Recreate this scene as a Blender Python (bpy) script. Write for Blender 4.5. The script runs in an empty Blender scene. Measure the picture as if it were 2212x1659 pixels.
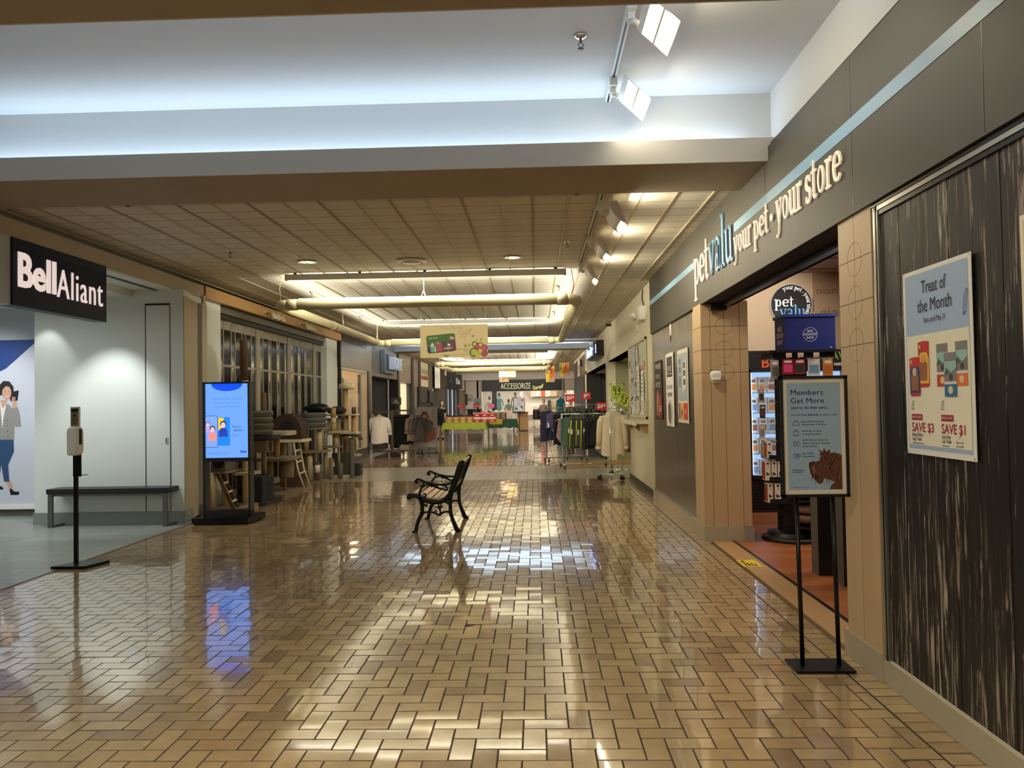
import bpy, math, random
import numpy as np
from mathutils import Vector, Matrix
PI = math.pi
random.seed(7)
S = bpy.context.scene
COL = S.collection
# ---------------------------------------------------------------- camera
EYE = 1.5
FPX = 1660.0
def cam_axes(yaw, pitch, roll):
    cy, sy = math.cos(yaw), math.sin(yaw); cp, sp = math.cos(pitch), math.sin(pitch)
    f = Vector((-sy*cp, cy*cp, sp)); r = Vector((cy, sy, 0)); u = r.cross(f)
    cr, sr = math.cos(roll), math.sin(roll)
    return cr*r + sr*u, -sr*r + cr*u, f
cd = bpy.data.cameras.new('camera')
cam = bpy.data.objects.new('camera', cd); COL.objects.link(cam)
_r, _u, _f = cam_axes(0.030937, 0.024359, -0.016609)
M = Matrix.Identity(4)
for i in range(3):
    M[i][0], M[i][1], M[i][2] = _r[i], _u[i], -_f[i]
M[2][3] = EYE
cam.matrix_world = M
cd.sensor_fit = 'HORIZONTAL'; cd.sensor_width = 36.0; cd.lens = 36.0*FPX/2212.0
cd.clip_start = 0.05; cd.clip_end = 200
S.camera = cam
# ---------------------------------------------------------------- world, exposure
W = bpy.data.worlds.new('world'); S.world = W; W.use_nodes = True
W.node_tree.nodes['Background'].inputs[0].default_value = (1.0, 0.82, 0.62, 1)
W.node_tree.nodes['Background'].inputs[1].default_value = 0.12
S.view_settings.view_transform = 'Standard'
S.view_settings.look = 'None'
S.view_settings.gamma = 1.0
S.view_settings.use_curve_mapping = False
S.view_settings.exposure = 0.55
try:
    S.cycles.max_bounces = 8; S.cycles.diffuse_bounces = 4; S.cycles.glossy_bounces = 4
    S.cycles.transparent_max_bounces = 12
    S.cycles.caustics_reflective = False; S.cycles.caustics_refractive = False
    S.cycles.sample_clamp_indirect = 6.0
except Exception: pass
WARM = (1.0, 0.94, 0.75); TRACK = (1.0, 0.87, 0.62); COOL = (0.62, 0.80, 1.0); NEUT = (0.93, 1.0, 0.96)
def area(name, loc, rot, sx, sy, power, col, spread=PI):
    l = bpy.data.lights.new(name, 'AREA'); l.shape = 'RECTANGLE'; l.size = sx; l.size_y = sy
    l.energy = power; l.color = col; l.spread = spread
    o = bpy.data.objects.new(name, l); COL.objects.link(o); o.location = loc; o.rotation_euler = rot
    o['kind'] = 'structure'
    return o
def spot(name, loc, tgt, power, col, ang, blend=0.6, r=0.04):
    l = bpy.data.lights.new(name, 'SPOT'); l.energy = power; l.color = col; l.spot_size = ang
    l.spot_blend = blend; l.shadow_soft_size = r
    o = bpy.data.objects.new(name, l); COL.objects.link(o); o.location = loc
    o.rotation_euler = (Vector(tgt)-Vector(loc)).to_track_quat('-Z', 'Y').to_euler()
    o['kind'] = 'structure'
    return o
UP = (PI, 0, 0)
# cove lamps lying in the two ceiling troughs (shine upward on the raised ceiling)
area('cove_lamp', (-1.5, 6.08, 3.42), UP, 6.4, 0.06, 21, COOL)
area('cove_lamp', (-1.5, 3.22, 3.42), (PI-1.0,0,0), 6.4, 0.10, 24, COOL)
area('cove_lamp', (-1.5, 25.98, 3.36), UP, 6.0, 0.10, 60, COOL)
area('cove_lamp', (-1.5, 22.75, 3.42), (PI-.6,0,0), 6.0, 0.10, 60, COOL)
# linear lamps under the tiled ceiling, throwing their light on it and past it
for y_, p_ in ((10.70, 44), (16.9, 40), (27.4, 60), (34.4, 60), (40.0, 60)):
    area('uplight_and_fill', (-1.5, y_+.035, 3.315), (PI-1.25, 0, 0), 3.8, 0.04, p_, WARM)
    area('uplight_and_fill', (-1.5, y_-.01, 3.268), (0.35, 0, 0), 3.8, 0.05, p_*0.95, WARM)  # faces down from under the housing, added for general floor light
# lamp strips lying on top of the two pipe loops
for (xl, xr, y0, y1, k) in ((-3.66, .60, 10.85, 17.95, 1.0), (-3.65, .57, 28.1, 33.2, 2.2)):
    for y_, r_ in ((y0, PI-.95), (y1, PI-.4)): area('pipe_top_lamp', ((xl+xr)/2, y_, 3.06), (r_, 0, 0), xr-xl-.5, .05, 24*k, WARM)
    for x_, r_ in ((xl, PI+.8), (xr, PI-.8)): area('pipe_top_lamp', (x_, (y0+y1)/2, 3.06), (0, r_, 0), .05, y1-y0-.5, 24*k, WARM)
# phone shop lamps
spot('shop_downlight', (-5.45, 9.10, 2.92), (-5.60, 9.95, 0.75), 80, NEUT, 1.2, .7, .03)
spot('shop_downlight', (-6.40, 9.60, 2.80), (-6.45, 9.95, 2.0), 7, NEUT, 1.2, .6, .03)
spot('shop_downlight', (-7.6, 9.2, 2.78), (-7.9, 10.8, 1.1), 90, (.95,.97,1), 1.6, .8, .05)
area('shop_ceiling_panel', (-7.2, 7.5, 2.80), (0,0,0), 2.4, 2.4, 50, NEUT)
# ---------------------------------------------------------------- materials
MATS = {}
def mat(name, col=(.5,.5,.5), rough=.6, metal=0.0, emit=0.0, ecol=None, noise=0.0, nscale=8.0, bump=0.0, bscale=40.0,
        coat=0.0, alpha=1.0, trans=0.0, stretch=None, spec=0.5):
    if name in MATS: return MATS[name]
    m = bpy.data.materials.new(name); m.use_nodes = True; MATS[name] = m
    nt = m.node_tree; b = nt.nodes['Principled BSDF']
    b.inputs['Base Color'].default_value = (*col, 1)
    b.inputs['Roughness'].default_value = rough
    b.inputs['Metallic'].default_value = metal
    b.inputs['Specular IOR Level'].default_value = spec
    b.inputs['Coat Weight'].default_value = coat
    b.inputs['Coat Roughness'].default_value = 0.08
    b.inputs['Alpha'].default_value = alpha
    b.inputs['Transmission Weight'].default_value = trans
    if emit:
        b.inputs['Emission Color'].default_value = (*(ecol or col), 1)
        b.inputs['Emission Strength'].default_value = emit
    if noise or bump:
        tc = nt.nodes.new('ShaderNodeTexCoord'); mp = nt.nodes.new('ShaderNodeMapping')
        nt.links.new(tc.outputs['Object'], mp.inputs[0])
        if stretch: mp.inputs['Scale'].default_value = stretch
        if noise:
            n = nt.nodes.new('ShaderNodeTexNoise'); n.inputs['Scale'].default_value = nscale
            n.inputs['Detail'].default_value = 5
            nt.links.new(mp.outputs[0], n.inputs['Vector'])
            mx = nt.nodes.new('ShaderNodeMix'); mx.data_type = 'RGBA'
            mx.inputs[6].default_value = (*[max(0, c*(1-noise)) for c in col], 1)
            mx.inputs[7].default_value = (*[min(1, c*(1+noise)) for c in col], 1)
            nt.links.new(n.outputs['Fac'], mx.inputs[0]); nt.links.new(mx.outputs[2], b.inputs['Base Color'])
        if bump:
            n2 = nt.nodes.new('ShaderNodeTexNoise'); n2.inputs['Scale'].default_value = bscale
            n2.inputs['Detail'].default_value = 3
            nt.links.new(mp.outputs[0], n2.inputs['Vector'])
            bp = nt.nodes.new('ShaderNodeBump'); bp.inputs['Strength'].default_value = bump
            bp.inputs['Distance'].default_value = 0.01
            nt.links.new(n2.outputs['Fac'], bp.inputs['Height']); nt.links.new(bp.outputs[0], b.inputs['Normal'])
    return m
def M_(name): return MATS[name]
def flat(rgb, rough=.55):
    """plain printed colour given as 0-255 sRGB"""
    k = 'print_%d_%d_%d' % rgb
    return mat(k, tuple(lin(c) for c in rgb), rough)
def lin(c):
    c = c/255.0
    return c/12.92 if c <= .04045 else ((c+.055)/1.055)**2.4
def L3(r, g, b): return (lin(r), lin(g), lin(b))
# ---------------------------------------------------------------- mesh builder
_TC = {}
def text_tris(s, bold=0.0, sp=1.0, res=3):
    key = (s, bold, sp)
    if key in _TC: return _TC[key]
    c = bpy.data.curves.new('t', 'FONT'); c.body = s; c.size = 1.0; c.resolution_u = res; c.offset = bold; c.space_character = sp
    o = bpy.data.objects.new('t', c); COL.objects.link(o)
    dg = bpy.context.evaluated_depsgraph_get(); dg.update()
    e = o.evaluated_get(dg); me = e.to_mesh()
    vs = [(v.co.x, v.co.y) for v in me.vertices]; fs = [tuple(p.vertices) for p in me.polygons]
    e.to_mesh_clear(); bpy.data.objects.remove(o); bpy.data.curves.remove(c)
    if vs:
        x0 = min(v[0] for v in vs); x1 = max(v[0] for v in vs)
        y0 = min(v[1] for v in vs); y1 = max(v[1] for v in vs)
    else: x0 = x1 = y0 = y1 = 0
    _TC[key] = (vs, fs, x0, x1, y0, y1)
    return _TC[key]
class MB:
    def __init__(s): s.v = []; s.f = []; s.m = []; s.mats = []; s.sm = []
    def mi(s, m):
        if isinstance(m, str): m = MATS[m]
        if m not in s.mats: s.mats.append(m)
        return s.mats.index(m)
    def add(s, vs, fs, m, smooth=False):
        o = len(s.v); s.v += [tuple(v) for v in vs]; k = s.mi(m)
        for f in fs: s.f.append(tuple(i+o for i in f)); s.m.append(k); s.sm.append(smooth)
        return s
    def box(s, x0, y0, z0, x1, y1, z1, m, rz=0, c=None):
        vs = [(x, y, z) for z in (z0, z1) for y in (y0, y1) for x in (x0, x1)]
        if rz:
            cx, cy = c if c else ((x0+x1)/2, (y0+y1)/2); a, b = math.cos(rz), math.sin(rz)
            vs = [(cx+(x-cx)*a-(y-cy)*b, cy+(x-cx)*b+(y-cy)*a, z) for x, y, z in vs]
        return s.add(vs, [(0,2,3,1),(4,5,7,6),(0,1,5,4),(2,6,7,3),(0,4,6,2),(1,3,7,5)], m)
    def quad(s, pts, m): return s.add(pts, [tuple(range(len(pts)))], m)
    def tube(s, pts, r, m, n=8, cap=True, smooth=True):
        P = [Vector(p) for p in pts]; k = len(P)
        rs = r if isinstance(r, (list, tuple)) else [r]*k
        vs = []; up = None
        for i, p in enumerate(P):
            t = (P[min(i+1, k-1)]-P[max(i-1, 0)])
            t = t.normalized() if t.length > 1e-9 else Vector((0,0,1))
            if up is None:
                a = Vector((0,0,1)) if abs(t.z) < .9 else Vector((1,0,0)); up = (a - a.dot(t)*t).normalized()
            else:
                up = (up - up.dot(t)*t)
                up = up.normalized() if up.length > 1e-6 else Vector((1,0,0))
            w = t.cross(up)
            for j in range(n):
                a = 2*PI*j/n; vs.append(p + rs[i]*(math.cos(a)*up + math.sin(a)*w))
        fs = [(i*n+j, i*n+(j+1)%n, (i+1)*n+(j+1)%n, (i+1)*n+j) for i in range(k-1) for j in range(n)]
        if cap: fs += [tuple(range(n))[::-1], tuple(range((k-1)*n, k*n))]
        return s.add(vs, fs, m, smooth)
    def cyl(s, x, y, z0, z1, r, m, n=20, r2=None): return s.tube([(x,y,z0),(x,y,z1)], [r, r if r2 is None else r2], m, n)
    def lathe(s, x, y, prof, m, n=24, sx=1.0, sy=1.0, smooth=True):
        vs = [(x+sx*r*math.cos(2*PI*j/n), y+sy*r*math.sin(2*PI*j/n), z) for r, z in prof for j in range(n)]
        k = len(prof)
        fs = [(i*n+j, i*n+(j+1)%n, (i+1)*n+(j+1)%n, (i+1)*n+j) for i in range(k-1) for j in range(n)]
        fs += [tuple(range(n))[::-1], tuple(range((k-1)*n, k*n))]
        return s.add(vs, fs, m, smooth)
    def prism(s, poly, z0, z1, m):
        n = len(poly)
        vs = [(x, y, z0) for x, y in poly] + [(x, y, z1) for x, y in poly]
        return s.add(vs, [tuple(range(n))[::-1], tuple(range(n, 2*n))] + [(i, (i+1)%n, n+(i+1)%n, n+i) for i in range(n)], m)
    def prismy(s, poly, y0, y1, m):
        """outline in x,z extruded along y"""
        n = len(poly)
        vs = [(x, y0, z) for x, z in poly] + [(x, y1, z) for x, z in poly]
        return s.add(vs, [tuple(range(n)), tuple(range(n, 2*n))[::-1]] + [(i, n+i, n+(i+1)%n, (i+1)%n) for i in range(n)], m)
    def plank(s, p0, p1, w, h, m, up=(0,0,1)):
        """rectangular bar between two points"""
        a, b = Vector(p0), Vector(p1); t = (b-a).normalized(); u = Vector(up)
        sd = t.cross(u).normalized(); u = sd.cross(t).normalized()
        vs = [q + sx*w/2*sd + sz*h/2*u for q in (a, b) for sx, sz in ((-1,-1),(1,-1),(1,1),(-1,1))]
        return s.add(vs, [(0,1,2,3),(7,6,5,4),(0,4,5,1),(1,5,6,2),(2,6,7,3),(3,7,4,0)], m)
    # flat artwork on a local panel facing -y : x right, z up, y = depth of the layer
    def rect(s, x0, z0, x1, z1, m, y=0.0): return s.quad([(x0,y,z0),(x1,y,z0),(x1,y,z1),(x0,y,z1)], m)
    def poly(s, pts, m, y=0.0): return s.quad([(x,y,z) for x, z in pts], m)
    def disc(s, x, z, r, m, y=0.0, n=28, rz=None, a0=0, a1=2*PI):
        rz = rz or r
        return s.poly([(x+r*math.cos(a0+(a1-a0)*i/n), z+rz*math.sin(a0+(a1-a0)*i/n)) for i in range(n if a1-a0 > 6.2 else n+1)], m, y)
    def ring(s, x, z, r, w, m, y=0.0, n=36, a0=0, a1=2*PI, rz=None):
        rz = rz or r
        vs = []
        for i in range(n+1):
            a = a0+(a1-a0)*i/n
            vs += [(x+(r-w/2)*math.cos(a), y, z+(rz-w/2)*math.sin(a)), (x+(r+w/2)*math.cos(a), y, z+(rz+w/2)*math.sin(a))]
        return s.add(vs, [(2*i, 2*i+1, 2*i+3, 2*i+2) for i in range(n)], m)
    def line(s, pts, w, m, y=0.0):
        """ribbon of width w through x,z points"""
        k = len(pts); ws = w if isinstance(w, (list, tuple)) else [w]*k
        vs = []
        for i in range(k):
            a = pts[max(i-1,0)]; b = pts[min(i+1,k-1)]
            dx, dz = b[0]-a[0], b[1]-a[1]; l = math.hypot(dx, dz) or 1
            nx, nz = -dz/l*ws[i]/2, dx/l*ws[i]/2
            vs += [(pts[i][0]+nx, y, pts[i][1]+nz), (pts[i][0]-nx, y, pts[i][1]-nz)]
        return s.add(vs, [(2*i, 2*i+1, 2*i+3, 2*i+2) for i in range(k-1)], m)
    def text(s, t, x, z, h, m, y=0.0, width=None, bold=0.0, al='l', depth=0.0, rot=0.0, slant=0.0, sp=1.0):
        """text with cap height h, baseline at z; width squeezes it to fit"""
        if bold > 0 and 'M' in t:
            e = bold*h*.9; s.text(t, x-e, z, h, m, y, width, 0, al, depth, rot, slant, sp); s.text(t, x+e, z, h, m, y-.0002, width, 0, al, depth, rot, slant, sp); bold = 0
        vs, fs, x0, x1, y0, y1 = text_tris(t, bold, sp)
        if not vs: return s
        k = h/0.70; kx = k if width is None else width/max(1e-6, (x1-x0))
        w = (x1-x0)*kx; ox = x - {'l':0,'c':w/2,'r':w}[al]
        c, sn = math.cos(rot), math.sin(rot)
        def tr(vx, vy, yy):
            a = ox+(vx-x0)*kx + slant*vy*k - x; b = vy*k
            return (x+a*c-b*sn, yy, z+a*sn+b*c)
        if depth:
            fr = [tr(a, b, y-depth) for a, b in vs]; bk = [tr(a, b, y) for a, b in vs]
            s.add(fr, fs, m)
            # side walls from boundary edges
            cnt = {}
            for f in fs:
                for i in range(len(f)):
                    e = (f[i], f[(i+1) % len(f)]); cnt[e] = cnt.get(e, 0)+1
            ed = [e for e in cnt if (e[1], e[0]) not in cnt]
            n = len(fr); s.add(fr+bk, [(b, a, n+a, n+b) for a, b in ed], m)
        else: s.add([tr(a, b, y) for a, b in vs], fs, m)
        return s
    def scribble(s, x0, z0, x1, z1, n, m, y=0.0, h=.55, seed=1):
        """n lines of unreadably small print"""
        r = random.Random(seed); dz = (z1-z0)/n
        for i in range(n):
            x = x0; zt = z1-(i+.5)*dz; xe = x1-(x1-x0)*r.uniform(0, .25)
            while x < xe:
                w = r.uniform(.03, .12)*(x1-x0); w = min(w, xe-x)
                s.rect(x, zt-dz*h/2, x+w, zt+dz*h/2, m, y); x += w+(x1-x0)*.018
        return s
    def build(s, name, parent=None, loc=None, rz=None, autosmooth=None):
        me = bpy.data.meshes.new(name); me.from_pydata([tuple(v) for v in s.v], [], s.f)
        for m in s.mats: me.materials.append(m)
        me.polygons.foreach_set('material_index', s.m)
        me.polygons.foreach_set('use_smooth', s.sm)
        me.update()
        o = bpy.data.objects.new(name, me); COL.objects.link(o)
        if parent: o.parent = parent
        if loc is not None: o.location = loc
        if rz is not None: o.rotation_euler = (0, 0, rz)
        return o
def tag(o, label, cat, group=None, kind=None):
    if label: o['label'] = label
    if cat: o['category'] = cat
    if group: o['group'] = group
    if kind: o['kind'] = kind
    return o
def thing(name, label, cat, loc=(0,0,0), rz=0, group=None):
    o = bpy.data.objects.new(name, None); COL.objects.link(o); o.empty_display_size = .1
    o.location = loc; o.rotation_euler = (0, 0, rz)
    return tag(o, label, cat, group)
def struct(o, label=None):
    o['kind'] = 'structure'
    if label: o['label'] = label
    return o
def dup(root, loc, rz=None, label=None, group=None, scale=None):
    def cp(o, par):
        c = o.copy(); COL.objects.link(c)
        if par is not None: c.parent = par
        for ch in list(o.children): cp(ch, c)
        return c
    r = cp(root, None); r.location = loc
    if rz is not None: r.rotation_euler = (0, 0, rz)
    if scale: r.scale = scale
    if label: r['label'] = label
    if group: r['group'] = group
    return r
FR = -PI/2   # panel on the right wall, facing the corridor (-x)
FL = PI/2    # panel on the left wall, facing +x
# common materials
mat('black', L3(18,18,18), .45)
mat('black_matte', L3(14,14,14), .85)
mat('black_metal', L3(22,22,24), .35, .6)
mat('white', L3(232,230,222), .5)
mat('white_plastic', L3(230,230,224), .35)
mat('chrome', (.75,.75,.75), .18, 1.0)
mat('steel', (.42,.41,.39), .3, 1.0)
mat('grey_metal', L3(120,120,118), .35, .8)
mat('cream_paint', L3(220,213,186), .6, noise=.02, bump=.05, bscale=60)
mat('tan_paint', L3(170,158,134), .6, noise=.03)
mat('tan_panel', L3(196,168,132), .5, noise=.04, nscale=3)
mat('joint', L3(96,74,48), .8)
mat('bell_white', L3(218,222,218), .55, bump=.04, bscale=80)
mat('bell_grey', L3(176,182,186), .55)
mat('base_grey', L3(132,136,136), .55)
mat('ceiling_white', L3(212,212,210), .8)
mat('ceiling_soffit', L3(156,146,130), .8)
mat('fascia_dark', L3(66,63,53), .55, noise=.08, nscale=2.0, stretch=(1,3,.4))
mat('stripe_blue', L3(136,180,212), .4)
mat('letter_cream', L3(250,232,208), .45, emit=.25, ecol=L3(250,228,200))
mat('letter_blue', L3(126,172,208), .45, emit=.05)
mat('rail_dark', L3(40,38,34), .3, .7)
mat('aluminium', L3(170,168,160), .3, .9)
mat('base_tan', L3(176,166,142), .6, noise=.05)
mat('navy', L3(12,20,48), .5, spec=.15)
mat('glass', (.9,.95,.93), .02, trans=1.0)
mat('glass_thin', (.55,.6,.6), .03, alpha=.16, spec=.8)
mat('pvc', L3(186,176,142), .35, noise=.02)
mat('screw', L3(110,105,95), .35, .8)
mat('maple', L3(176,136,84), .45, noise=.10, nscale=4, stretch=(1,1,8))
mat('door_brown', L3(112,86,58), .6)
mat('wood_slat', L3(205,178,150), .35, noise=.12, nscale=6, stretch=(6,1,6))
mat('iron', L3(20,28,26), .4, .5)
mat('tube_lamp', (1,1,1), .5, emit=4, ecol=(1.0,.90,.66))
mat('tube_lamp_white', (1,1,1), .5, emit=7, ecol=(1.0,.95,.85))
mat('louvre_lamp', (1,1,1), .5, emit=2.0, ecol=(1.0,.84,.52))
mat('recess_lamp', (1,1,1), .5, emit=2.2, ecol=(1.0,.72,.36))
mat('shop_lamp', (1,1,1), .5, emit=18, ecol=(1.0,.95,.88))
# ================================================================ FLOOR
def brick_material(name, hue):
    m = bpy.data.materials.new(name); m.use_nodes = True; MATS[name] = m
    nt = m.node_tree; b = nt.nodes['Principled BSDF']
    at = nt.nodes.new('ShaderNodeAttribute'); at.attribute_name = 'tone'
    cr = nt.nodes.new('ShaderNodeValToRGB')
    cr.color_ramp.elements[0].position = 0; cr.color_ramp.elements[1].position = 1
    cr.color_ramp.elements[0].color = (*hue[0], 1); cr.color_ramp.elements[1].color = (*hue[2], 1)
    e = cr.color_ramp.elements.new(.45); e.color = (*hue[1], 1)
    nt.links.new(at.outputs['Fac'], cr.inputs[0])
    tc = nt.nodes.new('ShaderNodeTexCoord')
    n = nt.nodes.new('ShaderNodeTexNoise'); n.inputs['Scale'].default_value = 9; n.inputs['Detail'].default_value = 6
    nt.links.new(tc.outputs['Object'], n.inputs['Vector'])
    mx = nt.nodes.new('ShaderNodeMix'); mx.data_type = 'RGBA'; mx.blend_type = 'MULTIPLY'; mx.inputs[0].default_value = .55
    cr2 = nt.nodes.new('ShaderNodeValToRGB'); cr2.color_ramp.elements[0].position = .25; cr2.color_ramp.elements[1].position = .7
    cr2.color_ramp.elements[0].color = (.62,.58,.52,1); cr2.color_ramp.elements[1].color = (1,1,1,1)
    nt.links.new(n.outputs['Fac'], cr2.inputs[0]); nt.links.new(cr.outputs[0], mx.inputs[6]); nt.links.new(cr2.outputs[0], mx.inputs[7])
    nt.links.new(mx.outputs[2], b.inputs['Base Color'])
    n3 = nt.nodes.new('ShaderNodeTexNoise'); n3.inputs['Scale'].default_value = 5
    nt.links.new(tc.outputs['Object'], n3.inputs['Vector'])
    mr = nt.nodes.new('ShaderNodeMapRange'); mr.inputs['To Min'].default_value = .10; mr.inputs['To Max'].default_value = .27
    nt.links.new(n3.outputs['Fac'], mr.inputs['Value']); nt.links.new(mr.outputs[0], b.inputs['Roughness'])
    n2 = nt.nodes.new('ShaderNodeTexNoise'); n2.inputs['Scale'].default_value = 14; n2.inputs['Detail'].default_value = 2
    nt.links.new(tc.outputs['Object'], n2.inputs['Vector'])
    bp = nt.nodes.new('ShaderNodeBump'); bp.inputs['Strength'].default_value = .10; bp.inputs['Distance'].default_value = .01
    nt.links.new(n2.outputs['Fac'], bp.inputs['Height']); nt.links.new(bp.outputs[0], b.inputs['Normal'])
    b.inputs['Specular IOR Level'].default_value = .6
    b.inputs['Coat Weight'].default_value = 1.0; b.inputs['Coat IOR'].default_value = 1.6; b.inputs['Coat Roughness'].default_value = .045
    return m
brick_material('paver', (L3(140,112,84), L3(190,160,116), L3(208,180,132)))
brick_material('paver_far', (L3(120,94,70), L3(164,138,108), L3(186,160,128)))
mat('paver_edge', L3(112,90,66), .6, spec=.3)
mat('grout', L3(56,44,34), .8, noise=.2, nscale=20)
def pavers(name, rects, m, tilt=.0035, gap=.0017):
    """bricks given as (x0,y0,x1,y1), each with a bevelled edge, own tone and a slight tilt"""
    rg = np.random.RandomState(3)
    R = np.array(rects); n = len(R); b = .0028
    cx = (R[:,0]+R[:,2])/2; cy = (R[:,1]+R[:,3])/2
    tx = rg.normal(0, tilt, n); ty = rg.normal(0, tilt, n); dz = rg.normal(0, .0006, n)
    V = np.zeros((n, 8, 3))
    for k, (ix, iy) in enumerate(((0,1),(2,1),(2,3),(0,3))):
        sx = 1 if ix == 0 else -1; sy = 1 if iy == 1 else -1
        xo = R[:,ix]+sx*gap; yo = R[:,iy]+sy*gap
        V[:,k,0] = xo; V[:,k,1] = yo; V[:,k,2] = -.0042
        xi = xo+sx*b; yi = yo+sy*b
        V[:,4+k,0] = xi; V[:,4+k,1] = yi; V[:,4+k,2] = -.0012 + dz + tx*(xi-cx) + ty*(yi-cy)
    F = []; MI = []
    for i in range(n):
        o = 8*i; MI += [0,1,1,1,1]; F.append((o+4,o+5,o+6,o+7))
        for k in range(4): F.append((o+k, o+(k+1)%4, o+4+(k+1)%4, o+4+k))
    me = bpy.data.meshes.new(name); me.from_pydata(V.reshape(-1,3).tolist(), [], F); me.materials.append(MATS[m]); me.materials.append(MATS['paver_edge']); me.polygons.foreach_set('material_index', MI)
    a = me.attributes.new('tone', 'FLOAT', 'FACE')
    t = rg.beta(2.6, 1.7, n); t[rg.rand(n) < .07] *= .35
    a.data.foreach_set('value', np.repeat(t, 5).astype(np.float32))
    me.update()
    o = bpy.data.objects.new(name, me); COL.objects.link(o); return struct(o)
def herring(x0, y0, x1, y1, w, ox, oy):
    out = []
    i0, i1 = int((x0-ox)/w)-3, int((x1-ox)/w)+3; j0, j1 = int((y0-oy)/w)-3, int((y1-oy)/w)+3
    for i in range(i0, i1):
        for j in range(j0, j1):
            k = (i+j) % 4
            if k == 0: r = (i, j, i+2, j+1)
            elif k == 2: r = (i, j, i+1, j+2)     # vertical pair covers residues 2 and 3
            else: continue
            a = (max(x0, ox+r[0]*w), max(y0, oy+r[1]*w), min(x1, ox+r[2]*w), min(y1, oy+r[3]*w))
            if a[2]-a[0] > .02 and a[3]-a[1] > .02: out.append(a)
    return out
BW = .1045
rc = herring(-4.50, .6, 1.66, 15.02, BW, .02, 3.47)
rc += [(1.665, .6+k*BW, 1.805, .6+(k+1)*BW) for k in range(int(14.4/BW))]
pavers('floor', rc, 'paver')['label'] = 'glossy tan herringbone paver floor'
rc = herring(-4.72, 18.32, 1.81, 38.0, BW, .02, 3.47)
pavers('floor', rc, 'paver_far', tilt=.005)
b = MB(); b.box(-4.52, -3, -.05, 1.81, 15.05, -.0036, 'grout'); b.box(-4.8, 18.3, -.05, 1.81, 38.02, -.0036, 'grout')
struct(b.build('floor'))
# grey tile band crossing the corridor
def tile_mat(name, c1, c2, cm, bw, bh, rough=.35, off=0.0, mort=.012, rotz=0.0, coords='Object', coat=0.1, squash=1):
    m = bpy.data.materials.new(name); m.use_nodes = True; MATS[name] = m
    nt = m.node_tree; b = nt.nodes['Principled BSDF']
    tc = nt.nodes.new('ShaderNodeTexCoord'); mp = nt.nodes.new('ShaderNodeMapping'); mp.inputs['Rotation'].default_value = (0,0,rotz)
    br = nt.nodes.new('ShaderNodeTexBrick'); br.offset = off
    br.inputs['Color1'].default_value = (*c1,1); br.inputs['Color2'].default_value = (*c2,1); br.inputs['Mortar'].default_value = (*cm,1)
    br.inputs['Scale'].default_value = 1.0; br.inputs['Mortar Size'].default_value = mort/2
    br.inputs['Mortar Smooth'].default_value = .1
    br.inputs['Brick Width'].default_value = bw; br.inputs['Row Height'].default_value = bh
    nt.links.new(tc.outputs[coords], mp.inputs[0]); nt.links.new(mp.outputs[0], br.inputs['Vector'])
    n = nt.nodes.new('ShaderNodeTexNoise'); n.inputs['Scale'].default_value = 3.0; n.inputs['Detail'].default_value = 6
    nt.links.new(tc.outputs['Object'], n.inputs['Vector'])
    mx = nt.nodes.new('ShaderNodeMix'); mx.data_type = 'RGBA'; mx.blend_type = 'MULTIPLY'; mx.inputs[0].default_value = .25
    nt.links.new(br.outputs['Color'], mx.inputs[6]); nt.links.new(n.outputs['Fac'], mx.inputs[7])
    nt.links.new(mx.outputs[2], b.inputs['Base Color'])
    bp = nt.nodes.new('ShaderNodeBump'); bp.invert = True; bp.inputs['Strength'].default_value = .5; bp.inputs['Distance'].default_value = .004
    nt.links.new(br.outputs['Fac'], bp.inputs['Height']); nt.links.new(bp.outputs[0], b.inputs['Normal'])
    b.inputs['Roughness'].default_value = rough; b.inputs['Coat Weight'].default_value = coat
    return m
tile_mat('band_tile', L3(176,168,146), L3(166,158,138), L3(96,88,74), .2, .2, .3, coat=.3)
tile_mat('bell_tile', L3(158,162,154), L3(148,152,146), L3(96,98,94), .6, .3, .35, off=.33, mort=.006)
tile_mat('end_tile', L3(176,156,140), L3(168,148,132), L3(120,104,90), .3, .3, .3, coat=.3)
tile_mat('wood_plank', L3(186,112,66), L3(160,92,52), L3(100,54,28), 1.2, .16, .35, off=.4, mort=.002)
b = MB(); b.box(-5.6, 15.05, -.05, 3.4, 18.30, -.001, 'band_tile'); struct(b.build('floor'))
b = MB(); b.box(-5.0, 38.02, -.05, 3.4, 62, -.001, 'end_tile'); struct(b.build('floor'))
b = MB(); b.box(-9.5, 2, -.05, -4.525, 13, -.001, 'bell_tile'); struct(b.build('floor'))
b = MB(); b.box(-4.53, 4, -.002, -4.50, 10.7, .001, 'joint'); struct(b.build('trim_9'))
b = MB(); b.box(-5.2, 10.7, -.06, -4.50, 15.05, -.004, 'band_tile'); struct(b.build('floor'))
b = MB(); b.box(-9, 18.3, -.05, -4.72, 30, .0, mat('store_floor', L3(206,196,182), .35)); struct(b.build('floor'))
b = MB(); b.box(1.81, 18.3, -.05, 3.4, 30, -.001, 'end_tile'); struct(b.build('floor'))
# wooden shop floor with its lighter threshold strip
b = MB(); b.box(2.07, 1.0, -.05, 8, 12, .001, 'wood_plank'); struct(b.build('floor'))
b = MB(); b.box(1.84, 4.7, -.05, 2.05, 8.28, .001, mat('threshold', L3(178,138,92), .4, noise=.12, nscale=5, stretch=(1,.3,1)))
b.box(2.045, 4.7, -.01, 2.075, 8.28, .005, 'rail_dark'); struct(b.build('trim_1'))
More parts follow.
